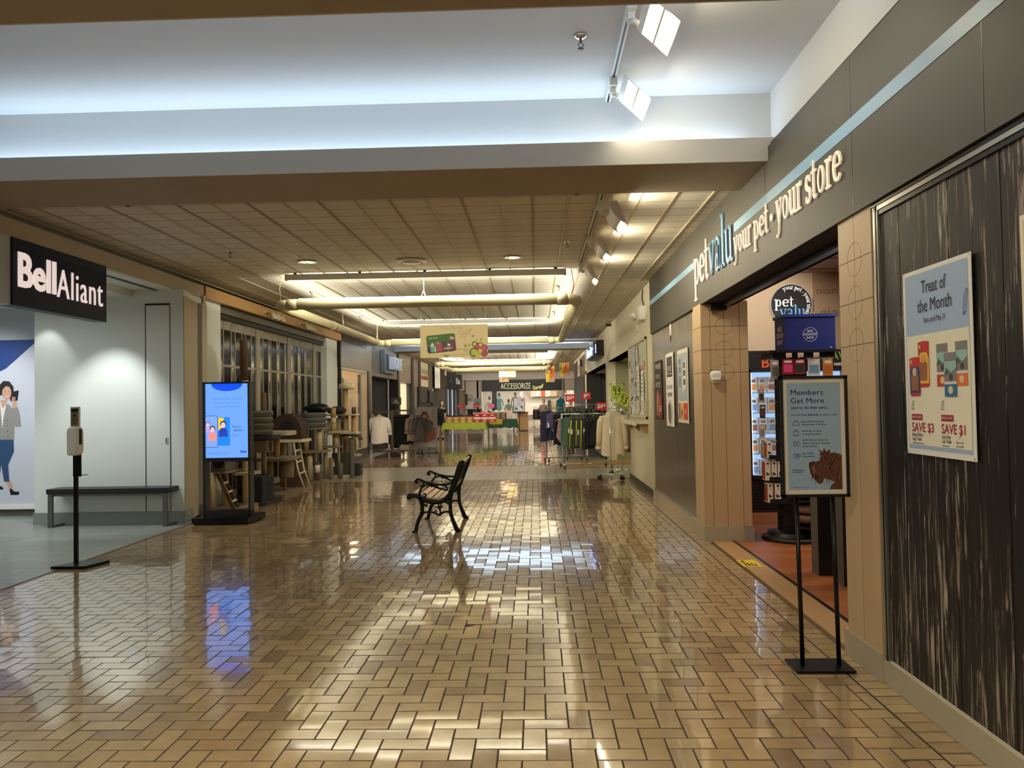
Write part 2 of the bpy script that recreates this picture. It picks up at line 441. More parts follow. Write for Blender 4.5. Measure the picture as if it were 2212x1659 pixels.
# ================================================================ CEILINGS
def ceil_mat():
    m = bpy.data.materials.new('ceiling_tile'); m.use_nodes = True; MATS['ceiling_tile'] = m
    nt = m.node_tree; b = nt.nodes['Principled BSDF']
    tc = nt.nodes.new('ShaderNodeTexCoord')
    br = nt.nodes.new('ShaderNodeTexBrick'); br.offset = 0
    br.inputs['Color1'].default_value = (*L3(208,204,192),1); br.inputs['Color2'].default_value = (*L3(200,196,184),1)
    br.inputs['Mortar'].default_value = (*L3(110,98,80),1); br.inputs['Scale'].default_value = 1
    br.inputs['Brick Width'].default_value = .327; br.inputs['Row Height'].default_value = .278
    br.inputs['Mortar Size'].default_value = .0062; br.inputs['Mortar Smooth'].default_value = .2
    mp = nt.nodes.new('ShaderNodeMapping'); mp.inputs['Location'].default_value = (.0, .0, 0)
    nt.links.new(tc.outputs['Object'], mp.inputs[0]); nt.links.new(mp.outputs[0], br.inputs['Vector'])
    n = nt.nodes.new('ShaderNodeTexNoise'); n.inputs['Scale'].default_value = 120
    nt.links.new(tc.outputs['Object'], n.inputs['Vector'])
    bp = nt.nodes.new('ShaderNodeBump'); bp.inputs['Strength'].default_value = .25; bp.inputs['Distance'].default_value = .004
    nt.links.new(n.outputs['Fac'], bp.inputs['Height']); nt.links.new(bp.outputs[0], b.inputs['Normal'])
    nt.links.new(br.outputs['Color'], b.inputs['Base Color']); b.inputs['Roughness'].default_value = .8
ceil_mat()
mat('tbar', L3(190,178,150), .5)
mat('tbar_dark', L3(150,134,108), .6)
CZ = 3.37
def grid_ceiling(x0, x1, y0, y1):
    b = MB(); b.box(x0, y0, CZ, x1, y1, CZ+.1, 'ceiling_tile'); c = struct(b.build('ceiling'), 'suspended tiled ceiling')
    b = MB(); k = 0; x = -4.905
    while x < x1:
        if x > x0: b.box(x-.008, y0, CZ-.012, x+.008, y1, CZ+.01, 'tbar' if k % 2 == 0 else 'tbar_dark')
        x += .327; k += 1
    struct(b.build('ceiling'), 'metal runners of the tiled ceiling').parent = c
grid_ceiling(-5.45, 1.80, 6.56, 22.6)
grid_ceiling(-5.45, 3.2, 26.4, 47.5)
grid_ceiling(-5.45, 1.80, -3, 2.75)
mat('cove_white', L3(206,206,204), .75, noise=.02, nscale=1.2)
def coffer(y0, y1, zt, xr):
    """raised plaster ceiling between two lips with light troughs"""
    b = MB(); b.box(-9.5, y0-.5, zt, xr, y1+.45, zt+.1, 'cove_white'); struct(b.build('ceiling'), 'raised white ceiling')
    for (a, c, s) in ((y1, y1+.35, 1), (y0, y0-.35, -1)):
        b = MB(); lo, hi = min(a, c), max(a, c)
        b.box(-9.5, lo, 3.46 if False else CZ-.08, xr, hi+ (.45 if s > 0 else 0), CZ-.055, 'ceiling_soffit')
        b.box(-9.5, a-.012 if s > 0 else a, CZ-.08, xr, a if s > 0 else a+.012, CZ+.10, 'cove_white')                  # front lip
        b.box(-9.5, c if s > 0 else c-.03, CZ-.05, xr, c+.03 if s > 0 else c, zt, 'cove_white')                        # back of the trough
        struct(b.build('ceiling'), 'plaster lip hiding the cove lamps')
coffer(3.44, 5.82, 3.95, 1.92)
b = MB(); b.box(1.92, 2.9, 3.38, 2.0, 6.3, 4.0, 'cove_white'); struct(b.build('wall_right'), 'white wall above the shop fascia')
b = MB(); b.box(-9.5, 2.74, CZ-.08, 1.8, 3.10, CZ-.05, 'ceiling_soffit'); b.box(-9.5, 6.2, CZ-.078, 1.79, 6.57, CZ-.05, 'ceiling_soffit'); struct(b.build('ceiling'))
coffer(23.0, 25.8, 3.85, 2.2)
# ================================================================ RIGHT SIDE
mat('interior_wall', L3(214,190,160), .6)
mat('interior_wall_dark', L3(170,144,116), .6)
RX = 1.81
# dark fascia with the blue stripe
b = MB(); b.box(1.78, 1.0, 2.52, 2.05, 11.9, 3.40, 'fascia_dark')
b.box(1.80, 1.0, 3.40, 2.05, 6.3, 3.43, 'rail_dark')
for y_ in (3.05, 4.3, 5.9, 7.3, 9.6): b.box(1.7792, y_, 2.53, 1.781, y_+.004, 3.4, 'rail_dark')
struct(b.build('wall_right'), 'dark olive shop fascia board')
b = MB(); b.box(1.777, 1.0, 2.975, 1.782, 6.83, 3.055, 'stripe_blue'); b.box(1.777, 8.56, 2.955, 1.782, 11.9, 3.03, 'stripe_blue')
struct(b.build('trim_2'), 'pale blue stripe along the fascia')
b = MB(); b.box(1.795, 1.0, 2.50, 1.86, 4.12, 2.52, 'rail_dark'); b.box(1.80, 1.0, 2.475, 1.83, 4.10, 2.50, 'aluminium'); b.box(1.805, 1.0, 2.45, 1.84, 4.10, 2.475, 'rail_dark')
b.box(1.80, 8.7, 2.505, 1.84, 11.9, 2.52, 'rail_dark'); struct(b.build('trim_3'))
# weathered dark wood cladding
def cladding():
    m = bpy.data.materials.new('weathered_wood'); m.use_nodes = True; MATS['weathered_wood'] = m
    nt = m.node_tree; b = nt.nodes['Principled BSDF']
    tc = nt.nodes.new('ShaderNodeTexCoord'); mp = nt.nodes.new('ShaderNodeMapping'); mp.inputs['Scale'].default_value = (1, 26, 1.5)
    nt.links.new(tc.outputs['Object'], mp.inputs[0])
    n = nt.nodes.new('ShaderNodeTexNoise'); n.inputs['Scale'].default_value = 1.6; n.inputs['Detail'].default_value = 9; n.inputs['Roughness'].default_value = .68
    n.inputs['Distortion'].default_value = .5
    nt.links.new(mp.outputs[0], n.inputs['Vector'])
    cr = nt.nodes.new('ShaderNodeValToRGB'); cr.color_ramp.elements[0].position = .40; cr.color_ramp.elements[1].position = .67
    cr.color_ramp.elements[0].color = (*L3(18,14,11),1); cr.color_ramp.elements[1].color = (*L3(176,164,150),1)
    e = cr.color_ramp.elements.new(.505); e.color = (*L3(31,24,20),1)
    e = cr.color_ramp.elements.new(.535); e.color = (*L3(74,60,50),1)
    e = cr.color_ramp.elements.new(.57); e.color = (*L3(140,126,112),1)
    mp2 = nt.nodes.new('ShaderNodeMapping'); mp2.inputs['Scale'].default_value = (1, 2.2, .5); nt.links.new(tc.outputs['Object'], mp2.inputs[0])
    n2 = nt.nodes.new('ShaderNodeTexNoise'); n2.inputs['Scale'].default_value = 1.3; nt.links.new(mp2.outputs[0], n2.inputs['Vector'])
    ma = nt.nodes.new('ShaderNodeMath'); ma.operation = 'MULTIPLY_ADD'; ma.inputs[1].default_value = .46; ma.inputs[2].default_value = -.245
    nt.links.new(n2.outputs['Fac'], ma.inputs[0])
    ad = nt.nodes.new('ShaderNodeMath'); nt.links.new(ma.outputs[0], ad.inputs[0]); nt.links.new(n.outputs['Fac'], ad.inputs[1])
    nt.links.new(ad.outputs[0], cr.inputs[0])
    nt.links.new(cr.outputs[0], b.inputs['Base Color'])
    b.inputs['Roughness'].default_value = .5; b.inputs['Specular IOR Level'].default_value = .3; b.inputs['Coat Weight'].default_value = .06; b.inputs['Coat Roughness'].default_value = .2
    bp = nt.nodes.new('ShaderNodeBump'); bp.inputs['Strength'].default_value = .15; bp.inputs['Distance'].default_value = .005
    nt.links.new(n.outputs['Fac'], bp.inputs['Height']); nt.links.new(bp.outputs[0], b.inputs['Normal'])
cladding()
b = MB(); y = 4.055; ws = (.20,.235,.215,.185,.20,.19,.21,.2,.2,.2,.2,.2,.2)
for k, w in enumerate(ws):
    b.box(1.815+.001*(k % 2), y-w+.004, .13, 1.86, y, 2.45, 'weathered_wood'); y -= w
b.box(1.83, y, .1, 1.9, 4.06, 2.45, 'black_matte'); struct(b.build('wall_right'), 'dark weathered wood plank cladding')
b = MB(); b.box(1.80, 4.06, .13, 1.86, 4.115, 2.52, 'aluminium'); b.box(1.797, 4.075, .13, 1.80, 4.085, 2.5, 'rail_dark'); struct(b.build('trim_4'))
b = MB()
b.prismy([(1.80,0),(1.86,0),(1.86,.142),(1.825,.142),(1.80,.128)], .5, 4.13, 'base_tan'); struct(b.build('baseboard_right'))
# panelled pillars with engraved circles
def ringcut(b, plane, a, z, r, at):
    n = 40
    for i in range(n):
        a0, a1 = 2*PI*i/n, 2*PI*(i+1)/n; p = []
        for (rr, aa) in ((r-.001, a0), (r+.001, a0), (r+.001, a1), (r-.001, a1)):
            u, w = a+rr*math.cos(aa), z+rr*math.sin(aa)
            p.append((at, u, w) if plane == 'x' else (u, at, w))
        b.quad(p, 'joint')
b = MB(); b.box(1.795, 4.125, .15, 2.1, 4.565, 2.53, 'tan_panel')
for z_ in (2.27, 2.03, 1.79): b.box(1.7945, 4.125, z_-.002, 1.80, 4.567, z_+.002, 'joint'); ringcut(b, 'x', 4.345, z_, .095, 1.7943)
b.box(1.7945, 4.344, .15, 1.80, 4.346, 2.53, 'joint')
struct(b.build('wall_right'), 'tan panelled pillar right of the shop entrance')
b = MB(); b.box(1.785, 4.125, 0, 2.1, 4.60, .15, 'base_tan'); struct(b.build('baseboard_right'))
b = MB(); b.prism([(1.785,8.27),(2.26,8.22),(2.26,9.0),(1.815,9.0)], .15, 2.545, 'tan_panel')
b.prism([(1.775,8.66),(1.775,8.275),(1.80,8.272),(1.80,8.66)], .15, 2.53, 'tan_panel')
for z_ in (2.28, 2.03, 1.785):
    b.box(1.785, 8.20, z_-.002, 2.262, 8.28, z_+.002, 'joint', rz=-.105, c=(1.785, 8.27)) if False else b.add([(1.783,8.268,z_-.002),(2.262,8.218,z_-.002),(2.262,8.218,z_+.002),(1.783,8.268,z_+.002)], [(0,1,2,3)], 'joint')
    b.box(1.7735, 8.28, z_-.002, 1.776, 8.66, z_+.002, 'joint')
    n = 40
    for i in range(n):
        p = []
        for rr, aa in ((.0885, 2*PI*i/n), (.0912, 2*PI*i/n), (.0912, 2*PI*(i+1)/n), (.0885, 2*PI*(i+1)/n)):
            u = 2.015+rr*math.cos(aa); p.append((u, 8.27-(u-1.785)*.105-.0015, z_+rr*math.sin(aa)))
        b.quad(p, 'joint')
for u in (1.87, 2.015, 2.175):
    yy = 8.27-(u-1.785)*.105-.001; b.quad([(u-.002,yy,.15),(u+.002,yy,.15),(u+.002,yy,2.54),(u-.002,yy,2.54)], 'joint')
struct(b.build('wall_right'), 'tan panelled pillar left of the shop entrance')
b = MB(); b.prism([(1.77,8.66),(1.765,8.258),(2.27,8.205),(2.27,9.0),(1.77,9.0)], 0, .15, 'base_tan')
b.box(2.18, 8.2, .0, 2.275, 8.23, .15, mat('sticker_grey', L3(150,150,145), .4)); struct(b.build('baseboard_right'))
# brushed steel panel with its posters
def brushed():
    m = mat('brushed_steel', L3(118,108,96), .22, 1.0); nt = m.node_tree; b = nt.nodes['Principled BSDF']
    tc = nt.nodes.new('ShaderNodeTexCoord'); mp = nt.nodes.new('ShaderNodeMapping'); mp.inputs['Scale'].default_value = (1, 5, .25)
    n = nt.nodes.new('ShaderNodeTexNoise'); n.inputs['Scale'].default_value = 3; n.inputs['Detail'].default_value = 5
    nt.links.new(tc.outputs['Object'], mp.inputs[0]); nt.links.new(mp.outputs[0], n.inputs['Vector'])
    cr = nt.nodes.new('ShaderNodeValToRGB'); cr.color_ramp.elements[0].color = (*L3(120,110,100),1); cr.color_ramp.elements[1].color = (*L3(192,180,164),1)
    nt.links.new(n.outputs['Fac'], cr.inputs[0]); nt.links.new(cr.outputs[0], b.inputs['Base Color'])
    b.inputs['Anisotropic'].default_value = .75; b.inputs['Roughness'].default_value = .3
brushed()
b = MB(); b.box(1.81, 8.66, .15, 1.88, 11.86, 2.505, 'brushed_steel'); struct(b.build('wall_right'), 'brushed steel wall panel')
b = MB(); b.box(1.79, 11.86, .0, 1.88, 11.98, 2.52, 'cream_paint'); b.box(1.795, 8.66, 0, 1.88, 11.86, .15, 'base_tan'); b.box(1.79, 8.66, .15, 1.81, 11.86, .162, 'aluminium'); struct(b.build('baseboard_right'))
# cream wall with openings further along
b = MB(); b.box(RX, 11.95, 0, 2.1, 15.05, CZ, 'cream_paint'); b.box(RX, 15.05, 2.49, 2.1, 28.2, 3.9, 'cream_paint')
b.box(RX, 19.30, 0, 2.1, 19.9, 2.49, 'cream_paint'); b.box(RX, 27.4, 0, 2.1, 28.3, 2.6, 'cream_paint'); b.box(RX, 28.2, 3.24, 2.1, 36, CZ, 'cream_paint')
struct(b.build('wall_right'), 'cream painted corridor wall')
b = MB(); b.box(1.795, 11.98, 0, 1.82, 15.06, .10, 'rail_dark'); struct(b.build('baseboard_right'))
mat('green_paint', L3(152,150,112), .6)
b = MB(); b.box(2.0, 19.28, 0, 3.4, 19.42, 2.49, 'green_paint'); b.box(RX+.001, 15.05, 2.49, 3.4, 19.3, 2.55, 'green_paint'); b.box(3.3, 15, 0, 3.4, 19.3, 2.5, 'green_paint'); b.box(2.1, 14.9, 0, 3.3, 15.05, 2.5, 'green_paint')
struct(b.build('wall_right'), 'green recess wall')
b = MB(); b.box(RX, 27.38, 0, 3.4, 27.5, 2.49, mat('dark_glazing', L3(92,92,84), .12, spec=.8)); b.box(RX+.001, 19.9, 2.49, 3.4, 27.4, 2.55, 'cream_paint')
b.box(2.28, 27.3, 0, 2.32, 27.38, 2.49, 'black'); b.box(2.5, 20, 0, 2.56, 27.3, 2.49, mat('dark_glazing2', L3(70,70,64), .1, spec=.8)); struct(b.build('window_5'), 'dark shop window in the recess')
b = MB(); b.box(1.80, 28.3, 2.55, 2.1, 36, 3.24, mat('fascia_brown', L3(78,66,52), .5)); b.box(1.80, 28.4, 0, 2.1, 36, 2.55, 'black')
for k in range(9): b.box(1.797, 28.6+.1*k, .2, 1.80, 28.65+.1*k, 2.5, 'rail_dark')
struct(b.build('wall_right'), 'black shopfront beyond the recess')
# shop interior shell behind the entrance
b = MB(); b.box(2.2, 10.75, 0, 3.86, 10.95, 3.3, 'interior_wall'); struct(b.build('wall_back'), 'cream wall behind the freezers')
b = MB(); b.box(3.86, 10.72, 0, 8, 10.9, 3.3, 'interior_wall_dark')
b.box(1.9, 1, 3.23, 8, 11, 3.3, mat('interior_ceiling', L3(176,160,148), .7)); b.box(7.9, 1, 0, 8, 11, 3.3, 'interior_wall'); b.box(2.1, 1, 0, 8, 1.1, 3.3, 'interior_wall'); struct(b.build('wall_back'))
b = MB()
for k in range(9): b.box(1.9, 4+.8*k, 3.222, 8, 4.012+.8*k, 3.232, 'joint')
struct(b.build('ceiling'))
b = MB(); b.box(1.80, 4.56, 2.515, 1.98, 8.25, 2.525, 'black_matte'); b.box(1.96, 4.56, 2.47, 2.02, 8.25, 2.53, 'rail_dark'); b.box(2.02, 4.56, 2.50, 2.12, 8.25, 2.54, mat('soffit_brown', L3(110,84,62), .7)); b.box(2.09, 4.5, 2.5, 2.12, 8.3, 3.3, 'soffit_brown')
b.box(1.85, 8.12, 2.44, 2.02, 8.21, 2.52, 'black')
struct(b.build('trim_5'), 'black shutter housing over the shop entrance')
# ================================================================ LEFT SIDE
LX = -4.78
b = MB(); b.box(LX-.16, 2, 3.09, LX, 10.94, 3.265, 'tan_paint'); b.box(LX-.16, 10.86, 0, LX+.03, 10.94, 3.12, 'tan_paint'); struct(b.build('wall_left'), 'tan beam over the phone shop')
b = MB(); b.prism([(-6.62,9.95),(-4.62,9.95),(-4.79,10.7),(-4.78,10.86),(-6.62,10.86)], 0, 3.07, 'bell_white')
struct(b.build('wall_left'), 'white wall of the phone shop')
b = MB(); b.prism([(-4.618,9.952),(-4.612,9.952),(-4.782,10.70),(-4.70,10.70),(-4.70,10.86),(-4.79,10.86)], 0, 2.98, 'tan_paint'); b.box(-4.78, 10.695, .0, -4.705, 10.70, 2.98, 'bell_grey'); struct(b.build('wall_left'), 'tan wall end')
b = MB(); b.box(-6.63, 9.93, 0, -4.60, 9.95, .155, 'base_grey'); b.prism([(-4.605,9.93),(-4.60,9.95),(-4.77,10.69),(-4.68,10.68),(-4.68,10.86),(-4.8,10.86),(-4.79,10.6),(-4.63,9.95)], 0, .15, 'base_grey'); struct(b.build('baseboard_left'))
b = MB(); b.box(-9.5, 2, 2.47, LX, 6.85, 3.09, 'bell_grey'); b.box(-5.3, 6.85, 3.065, LX-.02, 10.9, 3.09, 'bell_white'); b.box(-5.32, 6.85, 2.985, -5.3, 9.95, 3.09, 'bell_white')
b.box(LX-.24, 6.9, 3.058, LX-.18, 9.95, 3.064, 'rail_dark')
struct(b.build('wall_left'), 'pale bulkhead beside the sign')
b = MB(); b.box(-9.5, 2, 2.985, -5.31, 11, 3.05, 'bell_white'); struct(b.build('ceiling'), 'phone shop ceiling')
# door panel with recessed pull in the white wall
b = MB(); b.box(-5.125, 9.945, .16, -4.80, 9.952, 2.86, 'bell_white'); b.box(-5.13, 9.94, 0, -5.122, 9.955, 2.86, 'rail_dark'); b.box(-4.803, 9.94, .16, -4.799, 9.955, 2.86, 'rail_dark')
b.box(-5.13, 9.94, 2.86, -4.8, 9.955, 2.885, 'black'); dr = struct(b.build('door_1'), 'tall narrow flush door in the white wall')
b = MB(); b.box(-4.865, 9.937, 1.04, -4.83, 9.945, 1.12, 'bell_grey'); b.box(-4.858, 9.935, 1.05, -4.85, 9.938, 1.11, 'rail_dark'); b.build('door_handle', dr)
b = MB(); b.box(-9.5, 10.88, 0, -6.62, 11, 3.0, mat('poster_wall', L3(196,200,206), .5)); struct(b.build('wall_left'))
b = MB(); b.box(-9.0, 10.80, 0, -6.6, 10.88, .10, mat('plinth_dark', L3(90,86,76), .6)); b.box(-9, 10.76, .10, -6.62, 10.88, .16, 'white'); struct(b.build('baseboard_left'))
# white pilasters, maple fascia, metal header of the shuttered shop
for q in ((-5.3, 10.94, 0, -4.86, 11.72, 3.10, 'bell_white'), (-5.3, 17.75, 0, -4.86, 18.68, 3.10, 'bell_white'), (-5.4, 11.72, 2.98, -4.90, 17.75, 3.10, mat('header_metal', L3(112,106,92), .4, .5)), (-5.45, 10.9, 0, -5.40, 18.6, 3.37, 'black_matte'), (-4.92, 10.9, 3.265, LX-.04, 18.7, 3.27, 'tan_paint')): struct(MB().box(*q).build('wall_left'))
b = MB(); b.box(LX-.06, 10.95, 3.09, LX+.03, 18.70, 3.262, 'maple')
for y_ in (13.2, 14.6, 16.4): b.box(LX+.03, y_, 3.09, LX+.0305, y_+.01, 3.262, 'joint')
struct(b.build('trim_6'), 'maple wood fascia strip')
# dark interior behind the gate
b = MB(); b.box(-9.5, 11.2, -.01, -5.4, 18.6, .0, 'black_matte'); struct(b.build('floor'))
mat('store2_metal', L3(134,126,116), .35, .7)
b = MB(); b.box(LX-.2, 18.72, 2.47, LX, 22.3, 3.27, 'store2_metal'); b.box(LX-.2, 21.7, 0, LX, 22.3, 2.47, 'store2_metal'); b.box(LX-.2, 18.72, 0, LX, 21.7, .28, 'store2_metal')
b.box(LX-.08, 18.70, 0, LX+.005, 18.80, 3.27, 'rail_dark'); b.box(LX-.02, 21.74, .1, LX+.012, 22.0, 2.47, 'rail_dark')
b.box(LX-.02, 18.8, 3.10, LX+.02, 21.6, 3.30, 'rail_dark')
b.box(LX-.22, 21.9, 0, LX+.03, 22.3, .2, 'bell_white'); struct(b.build('wall_left'), 'grey metal shopfront with lit window')
b = MB(); b.box(LX-.10, 18.9, .28, LX-.09, 21.7, 2.47, 'glass_thin'); w2 = struct(b.build('window_1'), 'lit shop window behind the cat trees')
b = MB(); b.box(LX-.11, 18.85, 2.40, LX-.02, 21.7, 2.47, 'aluminium'); b.box(LX-.11, 21.55, .28, LX-.0, 21.64, 2.47, 'aluminium'); b.box(LX-.11, 18.85, .28, LX-.02, 18.93, 2.47, 'aluminium'); b.box(LX-.11, 18.85, .26, LX-.0, 21.7, .32, 'aluminium'); b.build('window_frame', w2)
mat('store2_back', L3(206,180,140), .6)
b = MB(); b.box(-8.2, 18.7, 0, -8.1, 30, 3.1, 'store2_back'); b.box(-8.2, 24.9, 0, -5.3, 25.0, 3.1, 'store2_back'); b.box(-8.2, 18.6, 0, -5, 18.7, 3.1, 'store2_back'); b.box(-8.2, 18.7, 3.0, -5, 25, 3.1, 'store2_back'); struct(b.build('wall_left'))
# entrance header and the following shopfronts
b = MB(); b.box(LX-.3, 22.3, 2.36, LX-.01, 26.45, 3.4, mat('header_taupe', L3(128,118,104), .5)); b.box(LX-.3, 26.45, 0, LX+.02, 26.72, 3.3, 'black')
b.box(LX-.42, 22.3, 0, LX-.35, 26.45, 2.4, 'black_matte'); b.box(LX-1.6, 22.3, 0, LX-1.5, 26.4, 2.4, 'black')  # black sheets put in to stand for the darkness of the doorway
struct(b.build('wall_left'), 'taupe entrance header with black sheets standing in for the dark doorway')
b = MB(); b.box(LX-.2, 26.72, 2.30, LX, 29.5, 3.28, 'store2_metal'); b.box(LX-.2, 26.72, 0, LX, 27.0, 2.3, 'store2_metal'); b.box(LX-.2, 27, 0, LX, 29.5, .25, 'store2_metal'); b.box(LX-.2, 29.4, 0, LX+.04, 29.8, 3.28, 'black')
b.box(LX-.2, 29.8, 2.2, LX, 31.3, 3.28, 'store2_metal'); b.box(LX-.2, 31.2, 0, LX+.04, 31.6, 3.28, 'black'); b.box(LX-.2, 30.4, 0, LX, 30.7, 2.2, 'store2_metal')
b.box(LX-.2, 31.6, 2.25, LX, 34.0, 3.28, 'cream_paint'); b.box(LX-.25, 32.0, 0, LX-.01, 33.9, 2.25, 'black'); b.box(LX-.2, 34.0, 0, LX, 35.4, 3.28, 'fascia_brown'); b.box(LX-.1, 34.0, 0, LX+.06, 35.3, 2.1, 'black')
b.box(LX-.2, 36.0, 0, LX, 37.8, 3.28, 'fascia_brown') if False else b.box(LX-.2, 35.4, 2.2, LX, 38.2, 3.28, 'fascia_brown')
b.box(LX-.2, 36.9, 0, LX+.02, 38.2, 2.2, 'black'); b.box(LX-.2, 38.2, 0, LX, 40, 3.28, 'fascia_brown'); b.box(LX-.2, 40, 2.3, LX, 47.9, 3.28, 'fascia_brown')
for y_ in (40.3, 42.2, 44.3, 46.2): b.box(LX-.2, y_, 0, LX+.05, y_+.9, 2.4, 'black')
b.box(LX-.2, 40.2, 3.0, LX+.01, 41.0, 3.28, 'cream_paint')
struct(b.build('wall_left'), 'row of dark shopfronts')
mat('glow_interior', L3(250,232,190), .6, emit=.8, ecol=L3(250,228,180))  # glows by itself in place of a lit room behind the glass
mat('glow_interior_cool', L3(220,230,245), .6, emit=1.0, ecol=L3(214,228,245))
b = MB(); b.box(-5.16, 27.0, .2, -5.12, 30.4, 2.3, 'glow_interior'); b.box(-5.0, 35.4, 0, -4.96, 36.9, 2.2, 'glow_interior'); b.box(-4.86, 39.6, 0, -4.83, 47.8, 2.4, 'glow_interior_cool'); struct(b.build('window_2'), 'glowing sheets standing in for lit shop interiors along the left side')
b = MB(); b.box(LX-.10, 27.0, .25, LX-.09, 30.4, 2.3, 'glass_thin'); struct(b.build('window_3'))
# ================================================================ FAR END
EY = 48.0
b = MB(); b.box(-9, EY-.6, 2.92, 5, EY-.3, CZ+.2, mat('end_white', L3(216,204,194), .6)); b.box(-4.45, EY, 0, -3.35, EY+.2, 2.95, mat('end_wall', L3(206,186,168), .6)); b.box(-4.95, EY-.1, 0, -4.45, EY, 2.3, 'door_brown'); b.box(-4.95, EY, 2.2, -4.4, EY+.2, 3.4, 'end_wall')
b.box(1.72, EY-.2, 2.2, 4, EY, 2.95, 'end_wall'); b.box(1.62, EY-.2, 0, 1.78, EY, 2.95, 'end_wall'); b.box(2.35, EY-.2, 0, 4, EY, 2.3, 'end_wall'); b.box(-4.45, EY-.05, 1.1, -3.4, EY, 1.14, 'black_matte'); b.box(-4.3, EY-.06, .0, -3.4, EY, 1.1, 'black_matte')
struct(b.build('wall_back'), 'far end wall of the corridor')
b = MB(); b.box(-3.35, EY-.25, 2.22, 1.62, EY+.1, 2.93, 'black'); struct(b.build('wall_back'), 'black fascia of the clothes shop')
mat('slatwall', L3(226,220,206), .6)
b = MB(); b.box(-3.6, 52.5, 0, 4, 52.7, 3.0, 'slatwall')
for k in range(26): b.box(-3.6, 52.49, .3+k*.1, 4, 52.5, .315+k*.1, 'joint')
b.box(-3.7, EY, 0, -3.6, 52.6, 3, 'slatwall'); b.box(4, EY, 0, 4.1, 52.6, 3, 'slatwall'); b.box(-3.7, EY, 2.95, 4.1, 52.6, 3.05, 'slatwall'); struct(b.build('wall_back'), 'clothes shop interior walls')
b = MB(); b.box(-3.35, EY, .1, -.9, EY+.02, 2.22, 'glass_thin'); w4 = struct(b.build('window_4'), 'shop window of the clothes shop')
b = MB(); b.box(-2.75, EY-.05, 0, -2.45, EY+.05, 2.22, 'rail_dark'); b.box(-.95, EY-.05, 0, -.85, EY+.05, 2.22, 'steel'); b.box(-3.4, EY-.05, 0, -3.33, EY+.05, 2.22, 'steel'); b.box(-3.35, EY-.05, 0, -.9, EY+.05, .12, 'steel'); b.build('window_frame', w4)
area('shop_lamp_row', (-.5, 50.0, 2.9), (0,0,0), 6, 3, 150, (1,.93,.82))
area('recess_lamp', (2.6, 17.0, 2.44), (0,0,0), .6, 2.0, 16, WARM)  # added to brighten the green recess, no fixture built
area('shop_lamp_row', (3.2, 51, 2.9), (0,0,0), 2, 3, 60, (1,.9,.72))
# closing surfaces behind the viewer and outside the shops
b = MB(); b.box(1.9, -3, 0, 2.0, 1.0, 3.5, 'tan_paint'); struct(b.build('wall_right'))
b = MB(); b.box(-9.6, 2, -.05, -9.5, 11, 3.2, 'bell_white'); struct(b.build('wall_left'))
